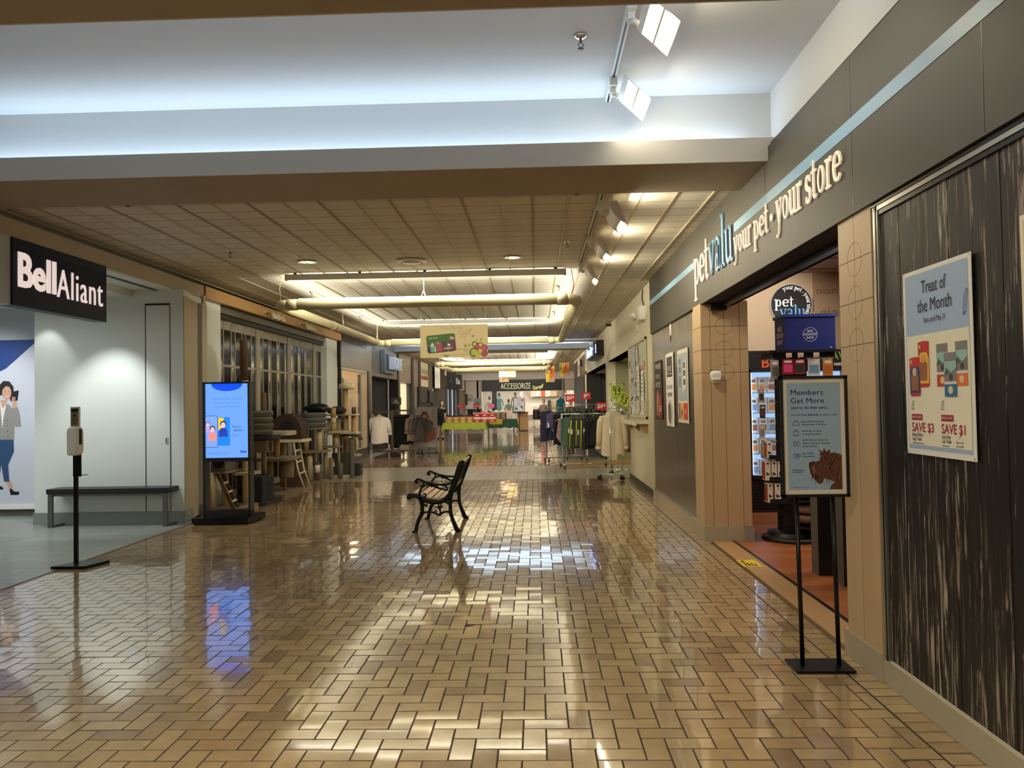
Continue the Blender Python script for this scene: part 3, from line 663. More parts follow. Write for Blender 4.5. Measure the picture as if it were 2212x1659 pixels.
# ================================================================ SERIF LETTERING (own stroke glyphs)
def arc(cx, cz, rx, rz, a0, a1, n=16):
    return [(cx+rx*math.cos(math.radians(a0+(a1-a0)*i/n)), cz+rz*math.sin(math.radians(a0+(a1-a0)*i/n))) for i in range(n+1)]
def oring(cx, cz, rx, rz, tw, tz, n=28):
    """letter bowl: thick at the sides, thin at top and bottom"""
    return ('ring', cx, cz, rx, rz, tw, tz, n)
T_, t_ = .20, .085
def thk(p, a, b): return [a+(b-a)*math.sin(PI*i/(len(p)-1)) for i in range(len(p))]
_e = arc(.5,.49,.36,.44,8,318); _a1 = arc(.40,.72,.26,.24,160,0,10)+[(.66,.3),(.68,.12),(.80,.05)]
GLYPH = {
 'o': (1.0, [oring(.5,.49,.37,.45,T_,t_)]),
 'e': (.95, [(_e, [.06+.15*abs(math.sin(math.radians(8+310*i/16-90)))**1.0 for i in range(17)]), ([(.16,.52),(.84,.52)], .075)]),
 'p': (1.1, [([(.27,-.45),(.27,.97)], T_), ([(.06,-.45),(.52,-.45)], t_), ([(.02,.94),(.27,.94)], t_), oring(.60,.49,.36,.45,T_,t_)]),
 't': (.68, [([(.30,1.32),(.30,.25)], [.10,T_]), ([(.04,.94),(.62,.94)], t_), (arc(.47,.22,.17,.20,180,330,10), [T_,.18,.15,.12,.10,.09,.08,.07,.07,.06,.05])]),
 'v': (.98, [([(.16,.94),(.50,.03)], T_), ([(.50,.03),(.82,.94)], t_), ([(0,.94),(.36,.94)], t_), ([(.64,.94),(.99,.94)], t_)]),
 'y': (.98, [([(.16,.94),(.50,.08)], T_), ([(.82,.94),(.36,-.36),(.24,-.44),(.10,-.40)], [t_,t_,.11,.13]), ([(0,.94),(.36,.94)], t_), ([(.64,.94),(.99,.94)], t_)]),
 'a': (.95, [(_a1, [.10]*8+[T_]*5+[.07]), oring(.38,.26,.26,.26,.15,t_), ([(.66,.72),(.66,.1)], T_)]),
 'l': (.56, [([(.28,0),(.28,1.5)], T_), ([(.04,.04),(.54,.04)], t_), ([(.04,1.46),(.28,1.46)], t_)]),
 'u': (1.1, [([(.24,.97),(.24,.34)], T_), (arc(.48,.34,.24,.29,180,300,10), [T_]*3+[.15]*4+[.10]*4), ([(.80,.97),(.80,.04)], T_), ([(.02,.94),(.24,.94)], t_), ([(.58,.94),(.80,.94)], t_), ([(.80,.04),(1.06,.04)], t_), ([(.6,.08),(.74,.22)], t_)]),
 'r': (.78, [([(.26,0),(.26,.97)], T_), ([(.04,.04),(.54,.04)], t_), ([(.02,.94),(.26,.94)], t_), (arc(.56,.62,.26,.30,170,60,10), [.07,.07,.08,.09,.10,.12,.14,.16,.18,.19,.20])]),
 's': (.75, [(arc(.36,.70,.23,.22,20,230,12)+arc(.36,.25,.24,.23,60,-160,12), [.09]*4+[.12,.14,.16,.18,.19,.20,.2,.2,.2]+[.2,.2,.2,.19,.18,.16,.14,.12]+[.09]*5), ([(.59,.94),(.59,.70)], .06), ([(.12,.02),(.12,.26)], .06)]),
 '.': (.55, [('dot', .27, .46, .15)]), ' ': (.42, []),
}
def serif(b, s, x, z, xh, m, y=0.0, depth=.012, width=None, thin=1.0):
    tot = sum(GLYPH[c][0] for c in s); kx = xh if width is None else width/tot
    for c in s:
        adv, st = GLYPH[c]
        for e in st:
            for yy in ((y,) if not depth else (y-depth,)):
                if e[0] == 'ring':
                    _, cx, cz, rx, rz, tw, tz, n = e; tw *= thin; tz *= thin; vs = []
                    for i in range(n+1):
                        a = 2*PI*i/n; ca, sa = math.cos(a), math.sin(a)
                        for rr, rq in ((rx-tw, rz-tz), (rx, rz)): vs.append((x+(cx+rr*ca)*kx, yy, z+(cz+rq*sa)*xh))
                    b.add(vs, [(2*i, 2*i+1, 2*i+3, 2*i+2) for i in range(n)], m)
                    if depth:
                        v2 = []
                        for i in range(n+1): v2 += [vs[2*i+1], (vs[2*i+1][0], y, vs[2*i+1][2])]
                        b.add(v2, [(2*i, 2*i+1, 2*i+3, 2*i+2) for i in range(n)], m)
                elif e[0] == 'dot': b.disc(x+e[1]*kx, z+e[2]*xh, e[3]*kx, m, yy, rz=e[3]*xh)
                else:
                    p, w = e; k = len(p); w = [w]*k if not isinstance(w, list) else (w+[w[-1]]*k)[:k]
                    vs = []
                    for i in range(k):
                        q0, q1 = p[max(i-1,0)], p[min(i+1,k-1)]; dx, dz = q1[0]-q0[0], q1[1]-q0[1]; l = math.hypot(dx, dz) or 1
                        nx, nz = -dz/l*w[i]*thin/2, dx/l*w[i]*thin/2
                        vs += [(x+(p[i][0]+nx)*kx, yy, z+(p[i][1]+nz)*xh), (x+(p[i][0]-nx)*kx, yy, z+(p[i][1]-nz)*xh)]
                    b.add(vs, [(2*i, 2*i+1, 2*i+3, 2*i+2) for i in range(k-1)], m)
                    if depth:
                        loop = vs[0::2]+vs[1::2][::-1]; n = len(loop)
                        b.add(loop+[(q[0], y, q[2]) for q in loop], [(i, (i+1)%n, n+(i+1)%n, n+i) for i in range(n)], m)
        x += adv*kx
    return x
# ---- fascia lettering: local x runs towards the viewer, origin at y = 8.52
t = thing('shop_sign', 'raised cream and pale blue serif lettering along the dark fascia over the entrance', 'sign', (1.776, 8.52, 0), FR)
b = MB(); serif(b, 'pet', 0, 2.735, .315, 'letter_cream', width=.70); b.build('large_word', t)['label'] = 'large cream word'
b = MB(); serif(b, 'valu', .72, 2.735, .335, 'letter_blue', width=.96); b.build('blue_word', t)['label'] = 'large pale blue word'
b = MB(); serif(b, 'your pet', 1.71, 2.755, .17, 'letter_cream', width=1.00, thin=.9); b.build('tagline', t)['label'] = 'smaller cream words "your pet"'
b = MB(); serif(b, '.', 2.74, 2.755, .185, 'letter_cream', width=.12); b.build('dot', t)['label'] = 'cream dot'
b = MB(); serif(b, 'your store', 2.90, 2.75, .185, 'letter_cream', width=1.20, thin=.9); b.build('tagline', t)['label'] = 'smaller cream words "your store"'
# ---- members sign on a twin-pole stand
mat('paper', L3(236,226,208), .45); mat('paper_white', L3(238,236,228), .45)
def dogart(b, y, x0, z0, k):
    """brown scruffy dog head in profile, looking left; k = size"""
    D1, D2, D3 = flat((84,48,30)), flat((140,88,56)), flat((44,26,20))
    hd = [(1.0,0),(.62,0),(.66,.12),(.78,.22),(.60,.30),(.46,.34),(.40,.20),(.30,.16),(.24,.22),(.14,.34),(.06,.46),(.02,.60),(0,.74),(.05,.82),(.13,.86),(.22,.84),(.34,.88),(.40,1.02),(.30,1.06),(.38,1.10),(.28,1.22),(.44,1.14),(.46,1.26),(.54,1.14),(.64,1.22),(.66,1.10),(.78,1.12),(1.0,1.04)]
    b.poly([(x0+p[0]*k, z0+p[1]*k) for p in hd], D1, y)
    r = random.Random(4)
    for i in range(150):
        u = r.uniform(.08,.95); w = r.uniform(.35,1.05)
        if u < .35 and w > .8: continue
        l = r.uniform(.08,.22); a = r.uniform(-.12,.05)
        b.line([(x0+u*k, z0+w*k), (x0+(u+a)*k, z0+(w-l)*k)], [.018*k, .003*k], D2 if i % 2 else D3, y-.0006)
    b.disc(x0+.07*k, z0+.77*k, .065*k, D3, y-.0012)
    b.line([(x0+.10*k, z0+.70*k),(x0+.16*k, z0+.58*k),(x0+.14*k, z0+.45*k)], .02*k, flat((200,150,90)), y-.0012)
    b.disc(x0+.50*k, z0+.93*k, .03*k, flat((14,10,8)), y-.0014)
t = thing('sign_stand', 'black twin-pole sign stand with pale blue "Members Get More" dog poster', 'sign', (1.545, 4.36, 0), 0)
b = MB(); b.box(-.155, -.105, .004, .165, .105, .016, 'black_metal'); b.build('base', t)
for x_ in (-.088, .112):
    b = MB(); b.tube([(x_, .0, .016), (x_-.012, .0, .99)], .0125, 'black_metal', 12); b.build('pole', t)
b = MB(); fw, z0, z1 = .186, .948, 1.622
b.box(-fw, -.022, z0, fw, -.006, z1, 'black'); b.box(-fw, -.034, z0, -fw+.016, .0, z1, 'black'); b.box(fw-.016, -.034, z0, fw, .0, z1, 'black'); b.box(-fw, -.034, z0, fw, .0, z0+.016, 'black'); b.box(-fw, -.034, z1-.016, fw, .0, z1, 'black'); fr_ = b.build('frame', t)
fr_.rotation_euler = (0, 0, 0)
b = MB(); Y = -.0235; b.rect(-.170, .964, .170, 1.606, 'paper', Y)
b.rect(-.148, .988, .148, 1.584, mat('poster_blue', L3(158,184,210), .45), Y-.0006)
NV = flat((22,48,96)); Y2 = Y-.0014
b.text('Members', -.125, 1.516, .030, NV, Y2, width=.178, bold=.011, sp=1.05); b.text('Get More', -.125, 1.470, .030, NV, Y2, width=.182, bold=.011, sp=1.05)
b.text('(and so do their pets)', -.125, 1.438, .0165, NV, Y2, width=.20, bold=.015)
b.text('Join the', -.125, 1.400, .012, NV, Y2, width=.05); b.text('Your Rewards', -.07, 1.400, .012, NV, Y2, width=.094, bold=.02); b.text('program today!', .032, 1.400, .012, NV, Y2, width=.096)
tx = [('Earn FREE food and', 1.363, .118), ('hay for pets of all sizes', 1.347, .132), ('SAVE 8% on cases', 1.310, .108), ('of dog & cat food', 1.293, .102), ('SAVE 10%* on Seniors\' &', 1.260, .138), ('Military Day (last Thursday', 1.243, .150), ('of the month)', 1.226, .078), ('Earn FREE', 1.186, .060), ('dog washes', 1.170, .068)]
for s_, z_, w_ in tx: b.text(s_, -.066, z_, .0095, NV, Y2, width=w_, bold=.012)
# small icons : bowl, bag, calendar, bubbles
b.line([(-.120,1.348),(-.078,1.348)], .0025, NV, Y2); b.line([(-.118,1.350),(-.110,1.366),(-.088,1.366),(-.081,1.350)], .0025, NV, Y2); b.ring(-.099,1.364,.010,.0025,NV,Y2,a0=.2,a1=PI-.2)
b.line([(-.113,1.289),(-.113,1.313),(-.087,1.313),(-.087,1.289),(-.113,1.289)], .0025, NV, Y2); b.ring(-.100,1.314,.007,.0025,NV,Y2,a0=0,a1=PI); b.line([(-.108,1.294),(-.092,1.294)], .002, NV, Y2)
b.line([(-.114,1.232),(-.114,1.258),(-.086,1.258),(-.086,1.232),(-.114,1.232)], .0025, NV, Y2); b.line([(-.114,1.250),(-.086,1.250)], .0025, NV, Y2); b.rect(-.103,1.238,-.096,1.244,NV,Y2)
for q in ((-.112,1.176,.009),(-.098,1.183,.008),(-.086,1.180,.008),(-.096,1.170,.009)): b.ring(q[0],q[1],q[2],.0022,NV,Y2,n=16)
b.scribble(-.125, 1.082, -.058, 1.104, 2, NV, Y2, h=.42, seed=3); b.scribble(-.125, .999, -.03, 1.007, 1, NV, Y2, h=.3)
dogart(b, Y2, -.035, .990, .183)
b.rect(-.122, 1.018, -.072, 1.068, 'paper_white', Y2) if False else None
b.build('poster', t)['label'] = 'pale blue "Members Get More" poster'
# ---- treat poster on the cladding (local x towards viewer, origin at far edge)
t = tag(MB().box(0,0,0,0,0,0,'paper').build('wall_poster') if False else thing('wall_poster', 'tall white and pale blue "Treat of the Month" poster on the dark wood wall', 'poster', (1.805, 3.80, 1.225), FR), None, None)
b = MB(); PW, PH = .585, .868
b.box(0, -.004, 0, PW, .0, PH, 'paper_white')
Y = -.0052; b.rect(.022, .028, PW-.022, PH-.02, flat((164,188,220)), Y); b.rect(.022, .045, PW-.022, .045+.515, flat((240,234,212)), Y-.0008)
b.rect(.022,.052,.03,.56, flat((200,206,214)), Y-.0012)
Y2 = -.0075; K = flat((22,20,36)); RD = flat((166,30,58))
b.text('Treat of', PW/2-.005, .750, .060, K, Y2, width=.215, al='c', bold=.006); b.text('the Month', PW/2-.005, .664, .060, K, Y2, width=.295, al='c', bold=.006)
b.text('Save until May 31', PW/2-.005, .612, .026, K, Y2, width=.185, al='c')
# bone outline
b.line([(.522,.618),(.53,.63),(.526,.645),(.538,.70),(.548,.708),(.552,.722),(.560,.715),(.566,.708),(.556,.698),(.544,.64),(.548,.628),(.536,.62),(.530,.612),(.522,.618)], .004, flat((40,70,140)), Y2)
def pouch(x, z, w, h, top, mid, low, ring):
    y = Y2-.0004*len(b.f)/2000
    b.poly([(x,z+.01),(x+w*.1,z),(x+w*.9,z),(x+w,z+.01),(x+w,z+h-.005),(x+w*.5,z+h),(x,z+h-.005)], top, y)
    b.poly([(x+.004,z+h*.08),(x+w-.004,z+h*.08),(x+w-.002,z+h*.60),(x+w*.8,z+h*.75),(x+w*.2,z+h*.75),(x+.002,z+h*.60)], mid, y-.0004)
    b.poly([(x+w*.2,z+h*.14),(x+w*.8,z+h*.14),(x+w*.86,z+h*.5),(x+w*.5,z+h*.62),(x+w*.14,z+h*.5)], low, y-.0008)
    b.disc(x+w*.5, z+h*.62, w*.2, ring, y-.0012, n=12); b.disc(x+w*.2, z+h*.88, w*.09, flat((230,200,80)), y-.0012, n=10)
pouch(.135, .315, .100, .215, flat((188,40,36)), flat((238,190,52)), flat((150,92,52)), flat((226,150,110)))
Y2 -= .001; pouch(.052, .275, .100, .185, flat((190,42,38)), flat((36,66,128)), flat((150,96,60)), flat((214,190,150))); Y2 += .001
def pouch2(x, z, w, h, c, yy):
    b.rect(x, z, x+w, z+h, flat((128,124,126)), yy); b.rect(x, z, x+w, z+h*.30, c, yy-.0003); b.rect(x, z+h*.28, x+w, z+h*.34, flat((220,220,215)), yy-.0006)
    b.poly([(x,z+h*.50),(x+w*.3,z+h*.62),(x+w*.6,z+h*.55),(x+w,z+h*.66),(x+w,z+h*.80),(x,z+h*.80)], flat((150,190,190)), yy-.0005); b.poly([(x,z+h*.50),(x+w*.2,z+h*.68),(x+w*.4,z+h*.52)], flat((60,100,70)), yy-.0008)
    b.disc(x+w*.5, z+h*.15, w*.2, flat((230,200,150)), yy-.0008, n=14, rz=h*.09); b.disc(x+w*.55, z+h*.44, w*.16, flat((60,56,54)), yy-.0009, n=12)
pouch2(.300,.315,.092,.190, flat((186,60,52)), Y2); pouch2(.455,.315,.092,.190, flat((226,116,60)), Y2); pouch2(.365,.270,.098,.192, flat((32,112,158)), Y2-.0015)
for x_, s_ in ((.058,1),(.325,-1)):
    b.line([(x_,.215),(x_+.010,.235),(x_+.012,.250),(x_+.022,.252),(x_+.026,.240),(x_+.020,.232),(x_+.028,.212),(x_,.215)], .003, flat((60,60,60)), Y2)
    b.rect(x_, .162, x_+.10, .190, RD, Y2); b.text('MADE IN CANADA', x_+.006, .171, .011, 'paper_white', Y2-.0008, width=.088, bold=.02)
b.text('SAVE $3', .058, .108, .042, RD, Y2, width=.20, bold=.014); b.text('SAVE $1', .325, .108, .042, RD, Y2, width=.19, bold=.014)
b.text('Benny Bully\'s', .060, .086, .016, K, Y2, width=.10, bold=.01); b.text('Dog Treats', .060, .066, .016, K, Y2, width=.083, bold=.01)
b.text('Lazy Kitty', .327, .086, .016, K, Y2, width=.072, bold=.01); b.text('Cat Treats', .327, .066, .016, K, Y2, width=.076, bold=.01)
b.scribble(.060,.048,.17,.058,1,flat((130,128,124)),Y2,h=.5); b.scribble(.327,.048,.39,.058,1,flat((130,128,124)),Y2,h=.5)
b.text('Shop more', .440, .068, .011, K, Y2, width=.058); b.text('great deals', .440, .052, .011, K, Y2, width=.06)
b.line([(.468,.085),(.472,.100),(.484,.108)], .003, flat((50,60,110)), Y2)
b.build('poster', t)['label'] = 'printed poster sheet'
# corner pegs
for x_, z_ in ((.012,.86),(PW-.012,.86),(.012,.01),(PW-.012,.01)): MB().disc(x_, z_, .004, 'steel', -.0045, n=10).build('fixing', t)
o = MB().box(0, -.004, 0, .55, 0, .66, 'paper').rect(.02, .02, .53, .64, flat((214,190,140)), -.005).build('wall_poster', loc=(1.806, 2.89, 1.50), rz=FR)
tag(o, 'cream edge of a poster at the right edge of the photo on the wood wall', 'poster')
# ---- three tall posters on the steel panel
def panel_poster(y0, y1, z0, z1, label):
    o = MB(); w = y0-y1; h = z1-z0
    return o, w, h
o, w, h = panel_poster(11.64, 11.02, 1.22, 2.08, '')
o.box(0,-.004,0,w,0,h, flat((52,42,40))); Y=-.006
for i,(z_,hh,wd) in enumerate(((.74,.09,.8),(.60,.08,.62),(.47,.09,.7))): o.text(('FREE','YOUR','PETS')[i], w*.12, z_, hh*.8, flat((206,202,196)), Y, width=w*wd, bold=.03)
o.poly([(w*.2,.05),(w*.55,.05),(w*.7,.25),(w*.5,.45),(w*.25,.4),(w*.15,.2)], flat((176,128,92)), Y); o.poly([(w*.55,.02),(w*.98,.02),(w*.98,.40),(w*.62,.34)], flat((150,34,42)), Y-.001)
o.text('SALE', w*.62, .12, .08, flat((226,210,200)), Y-.002, width=w*.32, bold=.03)
tag(o.build('wall_poster', loc=(1.80, 11.64, 1.22), rz=FR), 'dark narrow poster with red patch, farthest of the three on the steel panel', 'poster')
o, w, h = panel_poster(10.66, 10.08, 1.15, 2.13, '')
o.box(0,-.004,0,w,0,h, 'paper_white'); o.rect(w*.16,.66,w*.86,.93, flat((62,62,70)), Y); o.text('year', w*.24,.74,.10, flat((214,214,216)), Y-.001, width=w*.5); o.scribble(w*.2,.69,w*.8,.72,1,flat((190,190,194)),Y-.001)
o.text('low low', w*.14,.50,.075, flat((150,168,184)), Y, width=w*.7, bold=.02); o.rect(w*.2,.40,w*.8,.45, flat((110,110,112)), Y); o.text('prices', w*.3,.41,.026,'paper_white',Y-.001,width=w*.4)
o.disc(w*.5,.19,w*.30,flat((196,190,184)),Y,rz=.17); o.disc(w*.46,.17,w*.16,flat((92,84,82)),Y-.001,rz=.13); o.disc(w*.42,.26,w*.12,flat((60,54,54)),Y-.002,rz=.05)
tag(o.build('wall_poster', loc=(1.80, 10.66, 1.15), rz=FR), 'white narrow poster with grey photo foot, middle of three on the steel panel', 'poster')
o, w, h = panel_poster(9.78, 9.12, 1.22, 2.12, '')
o.box(0,-.004,0,w,0,h, 'paper'); o.rect(w*.07,.27,w*.93,.85, flat((172,188,194)), Y)
for z_ in (.72,.62): o.rect(w*.12,z_,w*.36,z_+.07, flat((120,140,160)), Y-.001)
o.scribble(w*.12,.44,w*.42,.58,5,flat((92,110,126)),Y-.001,seed=5); o.poly([(w*.5,.36),(w*.82,.44),(w*.86,.78),(w*.54,.70)], 'paper_white', Y-.001)
for q in (.46,.57,.66): o.rect(w*.58,q,w*.78,q+.07, flat((138,92,84)) if q > .6 else flat((96,84,84)), Y-.002)
o.rect(w*.07,.04,w*.22,.24, flat((120,116,110)), Y); o.rect(w*.22,.04,w*.55,.24, flat((222,186,120)), Y); o.rect(w*.55,.04,w*.93,.24, flat((206,66,40)), Y); o.disc(w*.38,.12,w*.08,flat((150,100,60)),Y-.001,rz=.05); o.disc(w*.72,.14,w*.08,flat((240,150,130)),Y-.001,rz=.03)
tag(o.build('wall_poster', loc=(1.80, 9.78, 1.22), rz=FR), 'blue and white poster with orange-red foot, nearest on the steel panel', 'poster')
# small tag dangling from the fascia on the steel
tag(MB().tube([(0,0,0),(.0,.01,-.15)], [.010,.012], 'letter_cream', 8).tube([(0,.01,-.15),(0,.01,-.24)], [.008,.004], 'rail_dark', 6).build('hanging_hook', loc=(1.785, 10.15, 2.50)), 'small pale hook hanging under the fascia on the steel panel', 'hook')
# ---- corkboard with papers
t = thing('notice_board', 'wide pale-framed notice board on the cream wall', 'board', (1.80, 14.72, 1.20), FR)
BW2, BH2 = 2.25, 1.335
b = MB(); b.box(0, -.004, 0, BW2, .005, BH2, mat('cork', L3(206,196,168), .8, noise=.1, nscale=20)); b.build('board_surface', t)
b = MB()
for q in ((0,0,BW2,.04),(0,BH2-.04,BW2,BH2),(0,0,.04,BH2),(BW2-.04,0,BW2,BH2)): b.box(q[0],-.03,q[1],q[2],.0,q[3], mat('board_frame', L3(196,184,152), .5))
b.build('frame', t)
rr = random.Random(11); cols = [(238,236,226),(228,220,200),(246,244,236),(196,206,214),(214,196,170),(110,104,108),(160,150,156),(232,226,190),(90,84,92)]
fl = [(.55,.46,.40,.84,(176,192,206)), (1.62,.95,.52,.30,(190,206,170)), (1.62,.82,.50,.14,(200,140,156)), (1.66,.30,.34,.50,(244,242,236)), (1.18,.38,.34,.52,(226,216,196))]
for i in range(52):
    w_ = rr.uniform(.10,.30); h_ = rr.uniform(.14,.40); fl.append((.05+(i % 13)*.165+rr.uniform(-.05,.05), .05+(i//13)*.30+rr.uniform(-.06,.06), w_, h_, cols[rr.randrange(len(cols))]))
for i, (x_, z_, w_, h_, c_) in enumerate(fl):
    x_ = min(x_, BW2-w_-.05); z_ = min(z_, BH2-h_-.05)
    b = MB(); b.rect(0,0,w_,h_, flat(c_)); big = i < 5
    if sum(c_) > 500: b.scribble(w_*.12,h_*.1,w_*.88,h_*.9, 6, flat((176,170,164)), -.0008, h=.4, seed=i)
    else: b.rect(w_*.12,h_*.45,w_*.88,h_*.9, flat((200,190,180)), -.0008)
    o = b.build('flyer', loc=(1.80-.0055-.0010*(i % 13) - (.016 if big else 0), 14.72-x_, 1.20+max(z_,.05)), rz=FR)
    if not big: o.rotation_euler = (0, rr.uniform(-.09,.09), FR)
    lab = ['tall grey-blue flyer in the middle of the notice board', 'pale green flyer in the upper right of the notice board', 'pink flyer below the green one on the notice board', 'large white flyer at the right of the notice board', 'cream flyer low in the middle of the notice board'][i] if big else 'small paper flyer pinned among many on the notice board'
    tag(o, lab, 'flyer', None if big else 'small flyers on the notice board')
t = thing('wall_shelf', 'pale wooden shelf on brackets under the notice board', 'shelf', (1.81, 14.70, 1.09), FR)
b = MB(); b.box(0, -.20, .03, 2.2, 0, .055, 'cream_paint'); b.box(0,-.205,.0,2.2,-.19,.06,'cream_paint'); b.build('shelf_board', t)
for x_ in (.1, 1.05, 2.08):
    b = MB(); b.add([(x_,-.16,.03),(x_+.06,-.16,.03),(x_+.06,0,.03),(x_,0,.03),(x_,0,-.13),(x_+.06,0,-.13)], [(0,1,2,3),(0,3,4),(1,5,2),(0,4,5,1),(3,2,5,4)], 'maple'); b.build('bracket', t)
# ---- emergency light, sensor box, cable
t = thing('emergency_light', 'white twin-head emergency light high on the cream wall', 'light', (1.81, 12.75, 2.93), 0)
b = MB(); b.box(-.10, -.16, -.10, 0, .16, .12, 'white_plastic'); b.build('housing', t)
for y_ in (.24, .42):
    b = MB(); b.tube([(-.05,y_-.08,-.0),(-.08,y_-.02,.02),(-.10,y_,.0)], .022, 'white_plastic', 8); b.tube([(-.06,y_,.02),(-.12,y_,.0),(-.15,y_,-.02)], [.035,.06,.07], 'white_plastic', 14); b.tube([(-.150,y_,-.02),(-.156,y_,-.023)], .058, mat('lens', L3(210,205,190), .1), 14); b.build('lamp_head', t)
b = MB(); b.tube([(0,-.05,.12),(-.03,-.04,.22),(-.02,.04,.32),(0,.08,.43)], .009, 'black', 6); b.build('cable', t)
tag(MB().box(-.03,-.06,-.07,0,.06,.07,'white_plastic').box(-.034,-.03,-.03,-.03,.03,.01,'cream_paint').build('wall_sensor', loc=(1.81,13.50,2.77)), 'small pale sensor box below the emergency light', 'sensor')
tag(MB().box(-.12,-.04,-.03,0,.04,.03,'black').build('ceiling_bracket', loc=(1.80,18.2,3.30)), 'small black bracket at the top of the cream wall', 'bracket')
# cloth-like white sensor blob on the pillar
b = MB(); b.lathe(0,0,[(.0,-.075),(.03,-.072),(.050,-.05),(.058,-.01),(.060,.03),(.052,.052),(.02,.058),(0,.058)],'white_plastic',18,sy=.8); b.lathe(0,-.012,[(.0,-.05),(.045,-.048),(.050,-.03),(.046,-.02),(0,-.02)],'white',18,sy=.9)
t = thing('wall_camera', 'small white wrapped device fixed to the tan pillar left of the entrance', 'device', (1.905, 8.19, 1.745), 0); b.build('housing', t)
b = MB(); b.box(-.05,-.0,.045,.03,.05,.062,'black_matte'); b.build('bracket', t)
# caution sticker on the threshold
o = MB(); o.quad([(0,0,0),(.17,0,0),(.17,.30,0),(0,.30,0)], flat((226,196,46))); o.add([(.02,.22,.0006),(.07,.22,.0006),(.05,.28,.0006)], [(0,1,2)], 'black')
for k in range(4): o.quad([(.03+.03*k,.03,.0006),(.045+.03*k,.03,.0006),(.045+.03*k,.2-.02*k,.0006),(.03+.03*k,.2-.02*k,.0006)], 'black')
tag(o.build('floor_sticker', loc=(1.83, 6.95, .0022)), 'yellow warning sticker on the wooden threshold', 'sticker')
tag(MB().box(-.03,-.28,0,.08,.06,.012,'black').build('floor_mat', loc=(1.86,4.62,.003)), 'small black rubber ramp end beside the right pillar', 'mat')
# ================================================================ PET SHOP INTERIOR
# round logo sign
t = thing('round_sign', 'round black logo sign with white and blue lettering on the cream shop wall', 'sign', (3.55, 10.74, 2.79), 0)
b = MB(); b.lathe(0,0,[(.285,-.03),(.285,.0)],'white',48); me = b
b = MB()
n = 48; b.add([(.292*math.cos(2*PI*i/n), y_, .292*math.sin(2*PI*i/n)) for y_ in (-.03, 0) for i in range(n)], [tuple(range(n))]+[(i,n+i,n+(i+1)%n,(i+1)%n) for i in range(n)], mat('sign_rim', L3(205,205,215), .4))
b.disc(0,0,.278,mat('logo_black', L3(30,26,26), .4),-.0315,n=48)
WL = mat('logo_white', L3(250,248,240), .4, emit=.5); BL = mat('logo_blue', L3(96,160,214), .4, emit=.4)
serif(b,'pet',-.235,-.025,.105,WL,-.033,depth=0,width=.27); serif(b,'valu',-.165,-.175,.12,BL,-.033,depth=0,width=.36)
seq = 'your pet . your store'; ang = 118
for ch in seq:
    adv = GLYPH[ch][0]; ang -= adv*.5*9.3; a = math.radians(ang); c_, s_ = math.cos(a-PI/2), math.sin(a-PI/2)
    tb = MB(); serif(tb, ch, -adv*.021, 0, .042, WL, 0, depth=0, width=adv*.042)
    R_ = .215; b.add([(R_*math.cos(a)+p[0]*c_-p[2]*s_, -.033, R_*math.sin(a)+p[0]*s_+p[2]*c_) for p in tb.v], tb.f, WL)
    ang -= adv*.5*9.3
b.build('sign_disc', t)
# wall lettering and animal picture
K = mat('wall_letter', L3(140,104,78), .6)
t = thing('wall_lettering', 'faint brown lettering on the tan wall inside the pet shop', 'lettering', (0, 10.715, 0))
for s_, x_, z_, h_, w_ in (('Ma', 4.30, 2.92, .20, .42), ('nian', 3.90, 2.93, .10, .28), ('gian', 3.93, 2.62, .13, .38), ('Fo', 4.42, 2.62, .13, .22)): MB().text(s_, x_, z_, h_, K, 0, width=w_, bold=.01).build('word', t)
b = MB(); b.poly([(4.26,2.36),(4.30,2.46),(4.38,2.56),(4.48,2.66),(4.60,2.70),(5.0,2.72),(5.0,2.36)], mat('fur_print', L3(206,166,108), .7, noise=.25, nscale=30), 10.712)
tag(b.build('wall_picture'), 'golden fur picture on the wall behind the blue cooler box', 'picture')
# freezer row
mat('fridge_light', L3(200,225,255), .5, emit=3.2, ecol=L3(205,228,255)); mat('fridge_in', L3(200,215,230), .4, emit=.9, ecol=L3(150,190,240))
def freezer(x, w, label, txt):
    t = thing('display_freezer', label, 'freezer', (x, 10.25, 0))
    b = MB(); b.box(0,0,.0,w,.45,.44,'black'); b.box(0,0,.44,.05,.45,2.0,'black'); b.box(w-.05,0,.44,w,.45,2.0,'black'); b.box(0,.42,.44,w,.45,2.0,'fridge_in'); b.box(0,0,1.86,w,.45,2.13,'black')
    for k in range(9): b.box(.06,-.004,.05+.04*k,w-.06,0,.065+.04*k,'rail_dark')
    b.build('cabinet', t)
    b = MB(); b.box(.04,-.02,.46,w-.04,-.012,1.86,'glass_thin'); 
    for q in ((.0,.44,.055,1.88),(w-.055,.44,w,1.88)): b.box(q[0],-.03,q[1],q[2],0,q[3],'black')
    b.box(0,-.03,.44,w,0,.49,'black'); b.box(0,-.03,1.85,w,0,1.89,'black'); d = b.build('door', t)
    MB().box(w-.045,-.06,.8,w-.03,-.03,1.4,'steel').build('handle', d)
    b = MB(); b.box(.055,.02,.50,.075,.05,1.84,'fridge_light'); b.box(w-.075,.02,.50,w-.055,.05,1.84,'fridge_light'); b.build('lamp', t)
    for k in range(4):
        MB().box(.05,.03,.76+k*.27,w-.05,.42,.775+k*.27,mat('fridge_shelf', L3(160,190,230), .4)).build('shelf', t)
    b = MB(); b.box(0.0,-.036,1.89,w,-.005,2.13,'black_matte')
    for s_, x_, z_, h_, c_, ww in txt: b.text(s_, x_, z_, h_, flat(c_), -.038, width=ww, bold=.02)
    b.build('header', t)
    return t
freezer(2.78, .70, 'tall black glass-door freezer with orange lettering on the header, left behind the display stand', [('BIG', .20, 1.91, .13, (214,80,34), .28)])
